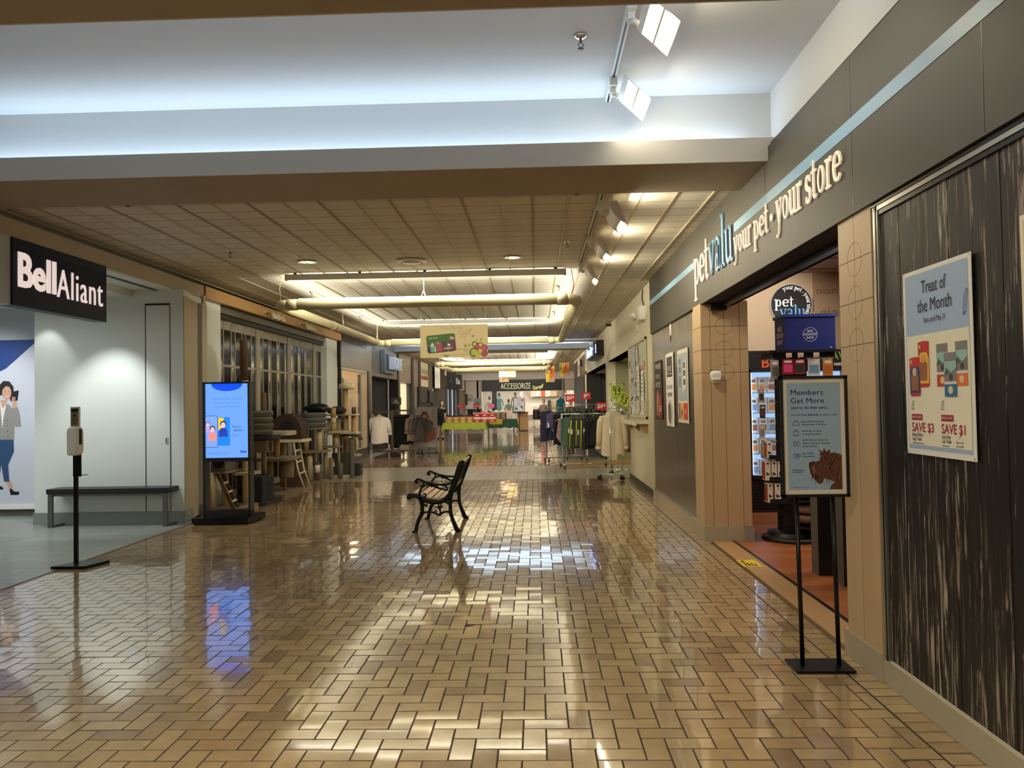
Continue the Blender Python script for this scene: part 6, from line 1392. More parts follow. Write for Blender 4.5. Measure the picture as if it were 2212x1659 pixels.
# ---- right side racks
# nearest: cream jackets on a rack against the wall end
rk = rail_rack('clothing_rack', 'chrome rolling rack with cream jackets by the end of the cream wall', (1.56, 15.2, 0), 1.25, 1.0, 1.36, D=.22)
JC = cloth('cream', (226,212,184)); 
def along(base, rz, u, H): return (base[0]+u*math.cos(rz), base[1]+u*math.sin(rz), H)
B1 = (1.56, 15.2)
def onr(u, kind, m, lab, w, h, seed, rzz=None, **k): return garment(kind, m, lab, along(B1,1.25,u,1.36), (rzz if rzz is not None else .05), w=w, h=h, seed=seed, **k)
onr(-.34,'hoodie',JC,'cream hooded jacket hung at the front of the nearest right rack',.21,.80,1)
onr(-.18,'hoodie',JC,'second cream jacket right behind the front one',.21,.76,2,tagc=False)
onr(.02,'hoodie',cloth('greywhite',(196,186,172)),'pale grey jacket in the middle of the nearest right rack',.21,.76,3,tagc=False)
onr(.18,'hoodie',cloth('mauve',(120,102,88)),'taupe jacket toward the back of the nearest right rack',.21,.74,4,tagc=False)
onr(.34,'hoodie',cloth('blue',(96,102,136)),'slate blue jacket at the back of the nearest right rack',.21,.80,5,tagc=False)
# second rack : shorts
rk2 = rail_rack('clothing_rack', 'chrome rolling rack of shorts under the nearest red price sign', (1.10, 17.5, 0), .12, 1.05, 1.22, D=.30)
sp = [(-.55,'cloth_garment',cloth('rose',(188,146,156)),.62,'dusty rose cloth hanging at the left end of the shorts rack'),(-.44,'shorts',cloth('teal',(52,104,84)),.44,'teal shorts on the left of the shorts rack'),(-.33,'shorts',cloth('sage',(86,106,84)),.48,'sage green shorts on the shorts rack'),(-.20,'shorts',cloth('lime',(62,62,54)),.50,'first lime-striped dark shorts on the shorts rack'),(-.09,'shorts',cloth('olive',(70,66,56)),.46,'dark olive shorts between the lime-striped ones'),(.02,'shorts',cloth('lime2',(50,50,48)),.52,'second lime-striped dark shorts on the shorts rack')]
for u,k,m,h,lab in sp: garment(k, m, lab, along((1.10,17.5),.12,u,1.22), .5+.25*u, w=.17, h=h*1.35, seed=int(u*50)+40, tagc=k=='shorts', m2=cloth('limetrim',(186,196,80)) if 'lime-' in lab else None)
for i in range(6): garment('shorts', cloth('blackgym',(15,14,16)), 'black shorts packed on the right half of the shorts rack', along((1.10,17.5),.12,.13+.075*i,1.22), .9, group='black shorts on the shorts rack', w=.17, h=.62, seed=60+i, tagc=i in (1,))
# third rack, left and farther
rk3 = rail_rack('clothing_rack', 'wheeled rack of dark shorts and tops farther left, beside the shorts rack', (.72, 19.4, 0), .15, .95, 1.35, D=.30, m='grey_metal')
sp = [(-.50,'shorts',cloth('navyplaid',(26,30,54)),.60,'navy patterned shorts at the left end of the farther rack'),(-.40,'cloth_garment',cloth('pinkc',(176,104,116)),.46,'pink cloth hanging on the left of the farther rack'),(-.30,'cloth_garment',cloth('redc',(176,62,46)),.56,'red cloth hanging on the farther rack'),(-.24,'cloth_garment',cloth('bluegrey',(98,122,130)),.72,'blue-grey cloth hanging low on the farther rack'),(-.30,'tank_top',cloth('violet',(74,66,104)),.34,'violet top on the farther rack'),(.16,'shorts',cloth('stripe',(70,72,64)),.36,'grey-green striped shorts on the farther rack'),(.30,'shorts',cloth('stripe',(70,72,64)),.38,'second grey-green shorts right of the striped pair')]
for u,k,m,h,lab in sp: garment(k, m, lab, along((.72,19.4),.15,u,1.35), .4+.3*u, w=.20, h=h*1.2, seed=int(u*70)+90, tagc=k=='shorts')
for i in range(5): garment('tank_top', cloth('blackgym',(15,14,16)), 'black garment hanging in the middle of the farther rack', along((.72,19.4),.15,-.16+.085*i,1.35), .8, group='black garments on the farther rack', w=.19, h=.82, seed=70+i, tagc=False, ds=.5)
rk4 = rail_rack('clothing_rack', 'chrome rail rack behind the shorts rack, crowded with hangers', (1.25, 20.2, 0), .1, 1.0, 1.42, D=.28)
for i in range(9): garment('tank_top', cloth('mix%d'%(i%3),((60,58,56),(84,90,70),(44,40,44))[i%3]), 'dark top on the crowded rack behind the shorts rack', along((1.25,20.2),.1,-.42+.105*i,1.42), .9, group='dark tops on the crowded rack', w=.18, h=.5, seed=110+i, tagc=False, ds=.6)
price_sign((.86,19.3,1.50), 0, .245, .19, (('$14', -.34, .28, .5, .46), ('99', .16, .48, .26, .22)), 'red "$14" price sign on the left, above the farther rack')
price_sign((1.30,20.0,1.56), 0, .24, .18, (('$9', -.26, .28, .5, .32), ('99', .10, .48, .26, .22)), 'red "$9" price sign in the middle, above the crowded rack')
price_sign((1.47,17.45,1.30), 0, .235, .17, (('$14', -.34, .28, .5, .46), ('99', .16, .48, .26, .22)), 'red "$14" price sign nearest the green wall with yellow signs')
b = MB(); b.box(.72,18.32,0.001,3.2,18.36,.10,'maple'); b.box(.72,18.36,.001,1.8,21,.012,mat('green_floor', L3(120,124,96), .4)); tag(b.build('platform_edge'), 'low maple wood edge under the right racks', 'platform')
# $15 signs on the green recess wall
for (x_, z_, a, lab) in ((2.03, 1.735, 0, 'yellow-green "$15" sign taped straight on the green wall'), (2.19, 1.53, -.5, 'yellow-green "$15" sign taped at a tilt on the green wall')):
    t = thing('wall_sign', lab, 'sign', (x_, 19.265-(.015 if a else 0), z_)); b = MB()
    r = .15; b.box(-r,-.004,-.16,r,0,.16,flat((176,190,50))); b.text('$',-.11,.02,.09,'black',-.006,width=.05,bold=.01); b.text('15',-.05,-.09,.18,'black',-.006,width=.14,bold=.02); b.rect(-.10,.115,.10,.13,'black',-.006); b.rect(-.08,-.14,.08,-.13,'black',-.006)
    o = b.build('card', t); o.rotation_euler = (0, -a, 0)
    for sx, sz, rr in ((-.17,.19,.7),(.17,.19,-.7),(-.15,-.21,-.7),(.16,-.2,.5)):
        q = MB(); q.plank((sx-.03*math.cos(rr),-.007,sz-.03*math.sin(rr)),(sx+.03*math.cos(rr),-.007,sz+.03*math.sin(rr)),.002,.02,'black'); oo = q.build('tape', t); oo.rotation_euler = (0, -a, 0)
# projecting store sign with lit letters on the right
t = thing('projecting_sign', 'dark projecting wall sign with glowing bluish-white letters high on the right wall', 'sign', (1.81, 21.6, 2.72))
b = MB(); b.box(-.26,-1.2,0,0,1.4,.36,'black'); b.box(-.20,-1.3,-.02,0,1.5,.40,'rail_dark'); b.build('box', t)
SB = mat('sign_blue_lit', (1,1,1), .4, emit=1.1, ecol=L3(150,176,255))
b = MB()
for k, (u, s_) in enumerate(((-.9,'h'),(-.35,'a'),(.2,'i'),(.55,'r'))): pass
b.text('hair', .1, .05, .26, SB, 0, width=2.3, bold=.02, depth=.03); o = b.build('lettering', t); o.location = (-.262, 1.35, 0); o.rotation_euler = (0,0,FR)
b = MB(); b.text('ha', -.22, .06, .24, SB, -1.205, width=.20, bold=.02); b.build('front_lettering', t)
t = thing('wall_panel_sign', 'white vertical panel with small dark writing on the brown right fascia', 'sign', (1.795, 32.6, 2.55), FR)
b = MB(); b.box(0,-.01,0,1.3,0,.75,'paper_white'); b.text('A+I', .2,.30,.16,flat((70,66,64)),-.012,width=.8); b.text('..II', .3,.12,.12,flat((70,66,64)),-.012,width=.6); b.build('panel', t)
t = thing('alarm_horn', 'small dark red wall alarm beside the projecting sign', 'alarm', (1.80, 29.6, 2.86)); MB().box(-.1,-.15,0,0,.15,.24,mat('dark_red', L3(60,18,16), .4)).build('housing', t); MB().box(-.12,-.05,.05,-.1,.05,.2,'white_plastic').build('strobe', t)
# orange banners hung near the end
def banner(x, y, z, w, h, lab, mode):
    t = thing('hanging_banner', lab, 'banner', (x, y, z)); b = MB(); b.box(-w/2,-.01,0,w/2,.01,h,flat((222,150,56) if mode == 'v' else (176,128,92))); Y = -.012
    if mode == 'v':
        b.rect(-w/2,0,-w/2+w*.32,h,flat((206,190,58)),Y); b.text('me',-w*.43,h*.95,w*.22,flat((60,56,50)),Y-.003,width=h*.42,rot=-PI/2,bold=.03)
        b.poly([(-w*.05,h*.2),(w*.3,h*.35),(w*.42,h*.8),(w*.2,h*.95),(.0,h*.7)],flat((214,110,40)),Y-.002); b.poly([(.0,h*.45),(w*.1,h*.5),(w*.22,h*.85),(w*.05,h*.78)],flat((120,60,44)),Y-.003); b.poly([(w*.0,0),(w*.46,0),(w*.44,h*.22),(w*.2,h*.26)],flat((178,160,170)),Y-.003)
    else:
        b.rect(-w/2,0,w/2,h*.35,flat((186,160,150)),Y); b.disc(-w*.3,h*.8,h*.2,flat((244,226,200)),Y-.002); b.poly([(0,h*.3),(w*.2,h*.9),(w*.4,h*.6),(w*.45,h*.3)],flat((244,190,60)),Y-.002); b.line([(-w*.45,h*.4),(0,h*.55),(w*.45,h*.35)],h*.08,flat((226,120,90)),Y-.003)
    b.build('banner_panel', t); MB().tube([(-w*.4,0,h),(-w*.4,0,CZ-z)],.006,'chain',5).build('suspension_wire', t); MB().tube([(w*.4,0,h),(w*.4,0,CZ-z)],.006,'chain',5).build('suspension_wire', t)
banner(.66, 34.6, 2.40, .40, .72, 'orange and yellow vertical banner, left of the two near the right pipe corner', 'v')
banner(1.27, 33.8, 2.62, .42, .60, 'orange and yellow vertical banner, right of the two, closer to the shopfronts', 'v')
banner(-1.49, 40.5, 2.85, .88, .36, 'wide orange picture banner over the clothes shop', 'h')
banner(-1.72, 41.8, 2.63, .53, .24, 'small olive and orange banner just below the wide one', 'h')
# ================================================================ LEFT SHOPS
# blue-lit letter sign on the taupe header
t = thing('shop_sign', 'backlit grey panel with raised white block letters over the dark entrance', 'sign', (-4.76, 23.6, 2.50), FL)
b = MB(); b.box(0,-.10,0,2.0,.02,.70,mat('sign_panel', L3(120,128,140), .4)); b.box(.35,-.16,.10,1.75,-.10,.58,mat('sign_inner', L3(92,98,108), .4)); b.build('panel', t)
b = MB(); b.text('IOUE', .42, .12, .40, mat('cool_letter', L3(200,208,222), .3, emit=.12), -.162, width=1.5, depth=.16); b.build('lettering', t)
for k in range(1): pass
t = thing('shop_sign', 'cream sign band with dull red lettering over a dark doorway on the left', 'sign', (-4.775, 31.7, 2.55), FL)
b = MB(); b.text('womanka', .1, 0, .22, flat((160,84,76)), -.01, width=2.0, bold=.02, depth=.01); b.build('lettering', t)
t = thing('shop_sign', 'white square projecting sign with a curved black line and small green word', 'sign', (-4.74, 35.5, 2.25), FL)
b = MB(); b.box(0,-.3,0,.06,.0,1.0,'paper_white'); b.box(.0,-.06,0,1.9,.0,1.0,'paper_white'); b.ring(.95,.62,.55,.05,'black',-.065,a0=PI*1.02,a1=PI*1.98,rz=.42); b.text('pelia', .55,.56,.16,flat((40,60,46)),-.066,width=.8,bold=.04); b.build('sign_board', t)
for k, (y_, lab) in enumerate(((41.4,'black letter-shaped projecting sign, nearer of two at the left end'),(44.8,'black projecting sign with white script, farthest at the left end'))):
    t = thing('projecting_sign', lab, 'sign', (-4.74, y_, 2.35)); b = MB(); b.box(0,-.1,0,.42,.1,.85,'black'); b.text('fa', .04,.3,.35,flat((210,214,218)),-.105,width=.3,bold=.04) if k else b.text('A', .08,.25,.3,flat((90,86,84)),-.105,width=.2); b.build('sign_board', t)
# rack with the white shirt etc.
t = thing('clothing_rack', 'bronze wheeled rack with a big white shirt in front of the dark entrance', 'clothing rack', (-4.42, 22.1, 0))
for x_ in (-.13,.25): MB().box(x_-.045,-.03,.18,x_+.045,.03,1.30,mat('bronze', L3(96,84,70), .4, .5)).build('upright', t)
MB().box(-.48,-.04,.13,.55,.04,.19,'bronze').build('base_bar', t); MB().box(-.5,-.02,1.28,.3,.02,1.31,'bronze').build('hanging_rail', t)
for x_ in (-.48,.52): MB().box(x_-.03,-.3,.13,x_+.03,.3,.18,'bronze').build('foot', t)
for x_,y_ in ((-.48,-.28),(.52,-.28),(-.48,.28),(.52,.28)): b = MB(); b.tube([(x_-.015,y_,.055),(x_+.015,y_,.055)], .055, 'black', 16); b.box(x_-.012,y_-.012,.06,x_+.012,y_+.012,.14,'black'); b.build('caster', t)
garment('shirt', cloth('whiteshirt',(230,226,220),.04), 'large white button shirt hung at the front of the bronze rack', (-4.50,21.92,1.28), .1, w=.245, h=.78, seed=7, tagc=False, m2=cloth('whiteshirt2',(226,222,214),.03))
garment('shirt', cloth('redfloral',(206,150,150),.3), 'pink and red patterned shirt behind the white one', (-4.72,22.02,1.28), .25, w=.22, h=.72, seed=8, tagc=False)
rb = thing('clothing_rack', 'two-arm bronze rack of black garments right of the white shirt', 'clothing rack', (-4.02, 22.75, 0))
for x_ in (-.26,.26): MB().box(x_-.02,-.02,.12,x_+.02,.02,1.32,'bronze').build('upright', rb)
MB().box(-.30,-.02,1.30,.34,.02,1.345,'bronze').build('hanging_rail', rb); MB().box(-.4,-.03,.12,.75,.03,.16,'bronze').build('base_bar', rb)
for x_ in (-.3,.62): b = MB(); b.tube([(x_-.015,0,.06),(x_+.015,0,.06)], .06, 'black', 16); b.build('caster', rb)
for i in range(8): garment('tank_top', cloth('deepblack',(10,10,11),.02), 'long black garment on the bronze rack', (-4.22+.058*i,22.72,1.30), .35, group='long black garments on the bronze rack', w=.17, h=.88-.02*(i%3), seed=130+i, tagc=False, ds=.4)
for i in range(3): garment('shirt', cloth('floral%d'%i,((150,136,124),(112,98,92),(76,70,74))[i],.5), ('pale patterned blouse right of the black garments','brownish patterned blouse on the bronze rack','dark patterned blouse in front of the photo poster')[i], (-3.68+.12*i,22.62,1.24), .5, w=.14, h=.72, seed=150+i, tagc=False, ds=.4)
price_sign((-4.16,22.74,1.50), 0, .31, .21, (('new', -.16, .52, .20, .30), ('arrivals', -.28, .22, .22, .56)), 'grey-green sign board on a rod above the bronze rack', col=(66,68,56), tcol=(214,216,204), stem=.2)
# photo poster stand
t = thing('poster_stand', 'tall framed fashion photo stand with a black name board on top', 'stand', (-3.42, 23.6, 0), .08)
b = MB(); b.box(-.33,-.02,.16,.33,.02,1.42,'grey_metal'); b.box(.33,-.03,.1,.37,.03,1.40,'grey_metal'); b.build('frame', t)
b = MB(); Y=-.022; b.rect(-.31,.18,.31,1.40,flat((150,142,136)),Y); b.rect(-.31,1.05,.2,1.40,flat((176,168,162)),Y-.001); b.poly([(-.05,.3),(.31,.42),(.31,.78),(.02,.7),(-.1,.5)],flat((140,76,44)),Y-.002); b.poly([(-.08,.62),(.2,.66),(.26,1.0),(.12,1.14),(-.02,1.08),(-.1,.86)],flat((92,90,84)),Y-.003); b.poly([(.05,1.06),(.16,1.14),(.30,.98),(.31,.86),(.2,.98)],flat((190,150,116)),Y-.004); b.poly([(-.14,.86),(-.16,1.16),(-.06,1.28),(.06,1.26),(.10,1.12),(.0,.84)],flat((108,62,42)),Y-.004); b.disc(-.03,1.12,.07,flat((186,140,112)),Y-.005,rz=.09); b.poly([(-.12,1.16),(-.05,1.24),(.06,1.2),(.0,1.17)],flat((96,54,36)),Y-.006); b.rect(-.31,.18,.31,.30,flat((170,166,160)),Y-.001)
b.build('photo_panel', t)['label'] = 'photo of a long-haired woman with raised arm'
b = MB(); b.box(-.24,-.03,1.44,.25,.0,1.54,'black'); b.text('ECLIPSE', -.17,1.465,.045,flat((190,188,180)),-.032,width=.33); b.build('name_board', t); MB().box(-.30,-.2,.04,.36,.2,.07,'grey_metal').box(-.02,-.03,.07,.02,.03,.2,'grey_metal').build('base', t)
for x_ in (-.25,.3): MB().tube([(x_-.015,-.15,.0451),(x_+.015,-.15,.0451)],.045,'black',14).build('caster', t)
# lit shop behind first window : shelves, spotlights, jeans
mat('warm_block', L3(255,220,160), .5, emit=2.0, ecol=L3(255,214,150))
for i, (y_, z_) in enumerate(((19.6,2.30),(20.2,2.28))):
    t = thing('shop_spotlight', ('left','right')[i]+' bright spotlight inside the lit shop window', 'lamp', (-5.8, y_+.6, z_)); b = MB(); b.tube([(0,0,.3),(0,0,.1)],.02,'white_plastic',8); b.tube([(0,.05,.08),(.05,-.04,-.05)],[.05,.09],'white_plastic',14); b.build('lamp_head', t); MB().tube([(.052,-.042,-.052),(.056,-.047,-.058)],.085,'shop_lamp',14).build('lamp', t)
t = thing('display_shelf', 'lit wooden wall shelving inside the shop behind the window', 'shelf', (-8.0, 21.0, 0))
for z_ in (.6,1.1,1.6,2.1): MB().box(0,0,z_,.4,3.6,z_+.05,'maple').build('shelf_board', t)
MB().box(.0,0,2.2,.05,3.6,2.3,'warm_block').build('light_strip', t)
for i in range(14):
    m = flat(((60,70,96),(200,190,176),(150,60,60),(90,90,92),(226,200,150))[i%5]); b = MB(); b.box(-.16,-.14,0,.16,.14,.16+.03*(i%3),m)
    tag(b.build('folded_clothes', loc=(-7.8,21.3+.5*(i%7),(.65,1.15)[i//7])), 'stack of folded clothes on the lit shop shelves', 'clothing', 'folded clothes on the lit shelves')
area('store_lamp', (-6.6, 21.5, 2.95), (0,0,0), 2.4, 5, 170, (1,.85,.62)); area('store_lamp', (-5.4, 29, 2.9), (0,0,0), .8, 3, 26, (1,.86,.62)); 
# ================================================================ TABLES WITH SHOES
def table(loc, w, d, h, cloth_m, lab, clab, drop, rz=0):
    t = thing('folding_table', lab, 'table', loc, rz)
    MB().box(-w/2,-d/2,h-.03,w/2,d/2,h,'white_plastic').build('table_top', t)
    for sx in (-1,1):
        for sy in (-1,1): MB().box(sx*(w/2-.12)-.012,sy*(d/2-.1)-.012,0,sx*(w/2-.12)+.012,sy*(d/2-.1)+.012,h-.03,'black').build('leg', t)
    n = 40; e = .012; b = MB(); top = [(-w/2-e,-d/2-e),(w/2+e,-d/2-e),(w/2+e,d/2+e),(-w/2-e,d/2+e)]
    b.quad([(x,y,h+.004) for x,y in top], cloth_m)
    for k in range(4):
        p, q = Vector((*top[k],0)), Vector((*top[(k+1)%4],0)); nrm = Vector(((q-p).y,-(q-p).x,0)).normalized(); vs = []
        for i in range(n+1):
            u = i/n; c = p.lerp(q,u); f = .02*math.sin(i*1.7)+.012*math.sin(i*.7); fl = .05
            vs += [(c.x,c.y,h+.004), (c.x+nrm.x*(fl+f),c.y+nrm.y*(fl+f),h-drop+.02*math.sin(i*.55))]
        for i in (0,n):
            s_ = -1 if i == 0 else 1; tt = (q-p).normalized()*s_*.09; v = vs[2*i+1]; vs[2*i+1] = (v[0]+tt.x, v[1]+tt.y, v[2]-.05)
        b.add(vs, [(2*i,2*i+1,2*i+3,2*i+2) for i in range(n)], cloth_m, True)
    tag(b.build('tablecloth', loc=loc, rz=rz), clab, 'tablecloth'); return t
TG = mat('tablecloth_lime', L3(136,146,40), .75); TYL = mat('tablecloth_yellow', L3(196,176,44), .75); TD = mat('tablecloth_green', L3(40,84,66), .7)
table((-2.86,30.8,0),1.66,.75,.74,TG,'folding table under a lime green cloth stacked with shoe boxes','lime green tablecloth over the nearer shoe table',.27)
table((-1.55,33.6,0),1.35,.7,.78,TD,'folding table under dark green and yellow cloths, behind the lime one','dark green tablecloth over the farther shoe table',.36)
b = MB(); b.box(-.55,-.42,.786,.10,.40,.790,TYL); b.poly([(-.55,.79),(.10,.79),(.06,.58),(-.3,.56),(-.48,.60)],TYL,-.43); tag(b.build('tablecloth', loc=(-1.55,33.6,0)), 'yellow cloth laid over the dark green one', 'tablecloth')
def shoe(b_loc, rz, m, sole, lab, grp, sc=1.0):
    b = MB(); n = 9; vs = []
    for i in range(n):
        u = i/(n-1); x = -.13+.26*u; w = .042*(.75+.45*math.sin(PI*min(1,u*1.05)))*(1 if u < .95 else .6); hh = .10-.06*u if u > .3 else .11
        vs += [(x,-w,.02),(x,w,.02),(x,w*.8,hh*.7+.01),(x,0,hh),(x,-w*.8,hh*.7+.01)]
    b.add(vs, [(5*i+j, 5*i+(j+1)%5, 5*(i+1)+(j+1)%5, 5*(i+1)+j) for i in range(n-1) for j in range(5)]+[(0,1,2,3,4)[::-1], tuple(5*(n-1)+j for j in range(5))], m, True)
    b.box(-.135,-.045,0,.14,.045,.022,sole)
    o = b.build('shoe', loc=b_loc, rz=rz); return tag(o, lab, 'shoe', grp)
def sbox(x, y, z, c1, c2, lab, grp, w=.31, h=.115):
    b = MB(); b.box(-w/2,-.10,0,w/2,.10,h-.03,flat(c1)); b.box(-w/2-.004,-.104,h-.035,w/2+.004,.104,h,flat(c2)); b.rect(-.06,h*.25,.06,h*.5,flat((236,220,200)),-.101)
    return tag(b.build('shoe_box', loc=(x,y,z)), lab, 'shoe box', grp)
for i in range(4):
    for k in range(2): sbox(-3.48+.275*i,30.72,.7455+.116*k,(146,104,46),(158,116,56),'tan shoe box in the left rows on the lime table','tan shoe boxes on the lime table',w=.26)
    shoe((-3.48+.275*i,30.72,.979),.15,'black','black_matte','dark shoe on top of the tan boxes','dark shoes on the tan boxes')
    if i: shoe((-3.48+.275*i,30.95,.7455),.15,'black','black_matte','dark shoe behind the tan boxes','dark shoes behind the tan boxes')
for i in range(3):
    for k in range(3): sbox(-2.36+.30*i,30.66,.7455+.116*k,(150,26,34) if k != 1 else (200,190,182),(168,34,40),'red and white shoe box in the right rows on the lime table','red shoe boxes on the lime table',w=.285)
    shoe((-2.40+.30*i,30.66,1.095),.1,flat(((60,26,30),(196,40,48),(60,40,44))[i]),'paper_white',('dark red shoe on the left red boxes','red and white shoe on the middle red boxes','dark shoe on the right red boxes')[i],None)
for i in range(4):
    for k in range(3): sbox(-1.92+.25*i,33.5,.7915+.10*k,(92,56,48) if i < 3 else (214,200,192),(108,70,60) if i < 3 else (226,214,206),'dark brown shoe box on the green table' if i < 3 else 'pale shoe box at the right end of the green table','brown shoe boxes on the green table' if i < 3 else 'pale shoe boxes on the green table',w=.235,h=.099)
    shoe((-1.92+.25*i,33.5,1.091),.1,'paper_white' if i < 3 else flat((226,150,110)),'paper_white','white shoe on top of the brown boxes' if i < 3 else 'peach coloured shoe on the pale boxes','white shoes on the brown boxes' if i < 3 else None)
price_sign((-3.05,31.1,1.32),0,.26,.16,(('SPECIAL',-.4,.32,.38,.8),),'red special-offer sign over the tan shoe boxes',col=(160,24,34),tcol=(206,90,90),stem=.55)
price_sign((-2.42,31.1,1.32),0,.24,.15,(('SPECIAL',-.4,.32,.38,.8),),'red special-offer sign over the red shoe boxes',col=(160,24,34),tcol=(220,120,120),stem=.55)
price_sign((-1.98,33.9,1.30),0,.28,.16,None,'bright pink sign over the dark green shoe table',col=(236,90,170),tcol=(200,50,130),stem=.5)
# podium, framed sign
t = thing('podium', 'maple wood podium in front of the clothes shop', 'podium', (-.68, 40.3, 0)); b = MB(); b.box(-.32,-.25,.06,.25,.25,.98,'maple'); b.box(-.31,-.24,0,.24,.24,.06,'black'); b.build('body', t); MB().box(-.34,-.27,.98,.27,.27,1.01,'black').build('top', t)
t = thing('sign_stand', 'white framed notice on a dark stand before the maple podium', 'sign', (-.87, 39.4, 0)); MB().tube([(0,0,.03),(0,0,1.05)],.02,'black',8).build('pole', t); MB().lathe(0,0,[(.2,0),(.2,.02),(.03,.04),(0,.04)],'grey_metal',20).build('base', t)
b = MB(); b.box(-.29,-.02,1.03,.29,.02,1.74,'black'); b.rect(-.265,1.055,.265,1.715,flat((214,220,236)),-.021); b.disc(.16,1.62,.062,flat((222,56,60)),-.022); 
for k in range(5): b.rect(-.11,1.645-.066*k,.08-.02*(k%2),1.665-.066*k,flat((130,130,150)),-.022)
b.poly([(-.22,1.12),(-.08,1.14),(-.10,1.24),(-.18,1.22),(-.14,1.36),(-.2,1.3)],flat((90,30,44)),-.022); b.poly([(.03,1.24),(.1,1.28),(.16,1.14),(.2,1.26),(.12,1.34),(.05,1.30)],flat((50,40,70)),-.022); b.build('notice', t)
for x_, z_, w_, h_, c_, lab in ((-4.18,1.83,.42,.38,(150,134,106),'tan framed picture on the far pale wall'),(-3.68,1.60,.40,.44,(120,118,120),'grey landscape picture on the far pale wall')):
    b = MB(); b.box(-w_/2,-.02,-h_/2,w_/2,0,h_/2,flat(c_)); b.rect(-w_*.4,-h_*.4,w_*.4,h_*.4,flat(tuple(min(255,c+24) for c in c_)),-.022); b.poly([(-w_*.35,-h_*.4),(w_*.35,-h_*.4),(.0,h_*.1)],flat(tuple(max(0,c-30) for c in c_)),-.024); tag(b.build('picture_frame', loc=(x_,EY-.001,z_)), lab, 'picture')
tag(MB().box(-.07,-.05,-.35,.07,0,.35,'rail_dark').build('wall_panel', loc=(-4.36,EY,1.75)), 'narrow dark wall panel left of the far pictures', 'panel')
# clothes shop sign
t = thing('shop_sign', 'thin cream and yellow lettering on the black fascia at the corridor end', 'sign', (-2.17, EY-.26, 2.36))
b = MB(); b.text('ACCESSORIZE', 0, 0, .36, mat('neon_cream', (1,1,.8), .4, emit=.8, ecol=L3(240,228,170)), 0, width=1.84, bold=-.022, depth=.02); b.build('capital_lettering', t)
b = MB(); b.text('Yourself', 1.94, -.10, .26, mat('neon_yellow', (1,1,.5), .4, emit=.7, ecol=L3(236,226,110)), 0, width=.68, depth=.02, rot=.18, slant=.3); b.build('script_lettering', t)
# mannequins and clothes in the far shop
def mannequin(x, y, s, top, bot, lab, zb=.35, grp=None):
    t = thing('mannequin', lab, 'mannequin', (x, y, 0), 0, grp)
    b = MB(); b.lathe(0,0,[(.0,zb),(.20,zb+.0),(.17,zb+.45),(.15,zb+.55),(.13,zb+.68),(.18,zb+.95),(.19,zb+1.02),(.08,zb+1.08),(.045,zb+1.12),(.045,zb+1.18)],top,18,sy=.6); b.build('clothing', t)
    MB().lathe(0,0,[(.03,zb+1.15),(.07,zb+1.2),(.085,zb+1.30),(.06,zb+1.39),(0,zb+1.41)],bot,14).build('head', t); MB().cyl(0,0,0,zb,.02,'steel',8).cyl(0,0,0,.02,.16,'steel',16).build('stand', t)
    for q in (-1,1): MB().tube([(q*.17,0,zb+1.0),(q*.24,0,zb+.8),(q*.26,-.03,zb+.55)],[.045,.04,.03],top,8).build('arm', t)
mannequin(-2.35+.0,49.0,1,cloth('aqua',(120,190,188)),'black','mannequin in an aqua top in the left far window',.75); mannequin(-1.75,49.0,1,cloth('sagedress',(134,156,140)),'black','mannequin in a sage green dress in the far window',.35); mannequin(-1.35,50.0,1,cloth('brownp',(110,88,70),.5),'black','mannequin in dark patterned clothes behind the sage dress',.8)
mannequin(-1.0,50.2,1,cloth('pinkd',(206,140,140)),'white_plastic','mannequin in a pink top by the shop door post',.7); mannequin(1.50,46.8,1,cloth('tealtop',(30,120,130)),'white_plastic','headless bust in a teal top at the right of the far shop',.62); mannequin(-3.0,49.4,1,cloth('lightp',(190,190,180),.4),'black','mannequin in pale clothes at the left edge of the far window',.55)
wall_cl = [((214,204,190),'cream'),((236,230,220),'white'),((228,98,74),'coral red'),((232,226,214),'ivory'),((186,172,142),'sand coloured'),((120,108,100),'grey-brown striped')]
for i, (c, nm) in enumerate(wall_cl):
    x_ = (-.35,.05,.42,.66,1.08,1.62)[i] if i != 0 else -.25
    garment('shirt', cloth('wall%d'%i, c, .12), nm+' blouse hung high on the back wall of the far shop', (x_+.1, 52.2, 2.62), 0, w=.24, h=.62, seed=200+i, tagc=False)
for i in range(4): garment('tank_top', cloth('lowwall%d'%(i%2), ((60,52,44),(150,136,110))[i%2], .1), ('dark trousers hung low on the back wall of the far shop','tan trousers hung low on the back wall of the far shop')[i%2], (.9+.3*i, 52.1, 1.75), .0, group=('dark trousers low on the far back wall','tan trousers low on the far back wall')[i%2], w=.13, h=.9, seed=230+i, tagc=False)
for i in range(5): garment('tank_top', cloth('whitelow', (214,206,192), .1), 'pale garment hung low left on the back wall of the far shop', (-.75+.22*i, 52.1, 1.55), .0, group='pale garments low on the far back wall', w=.14, h=.8, seed=240+i, tagc=False)
rail_rack('clothing_rack', 'low rack of dark clothes beside the person in the far shop', (.25, 45.6, 0), .2, .8, 1.2)
for i in range(6): garment('tank_top', cloth('rackmix%d'%(i%3), ((40,38,44),(90,86,80),(60,30,34))[i%3], .2), 'dark garment on the low rack of the far shop', (-.08+.12*i, 45.6+.025*i, 1.2), .9, group='dark garments on the low far rack', w=.17, h=.6, seed=250+i, tagc=False)
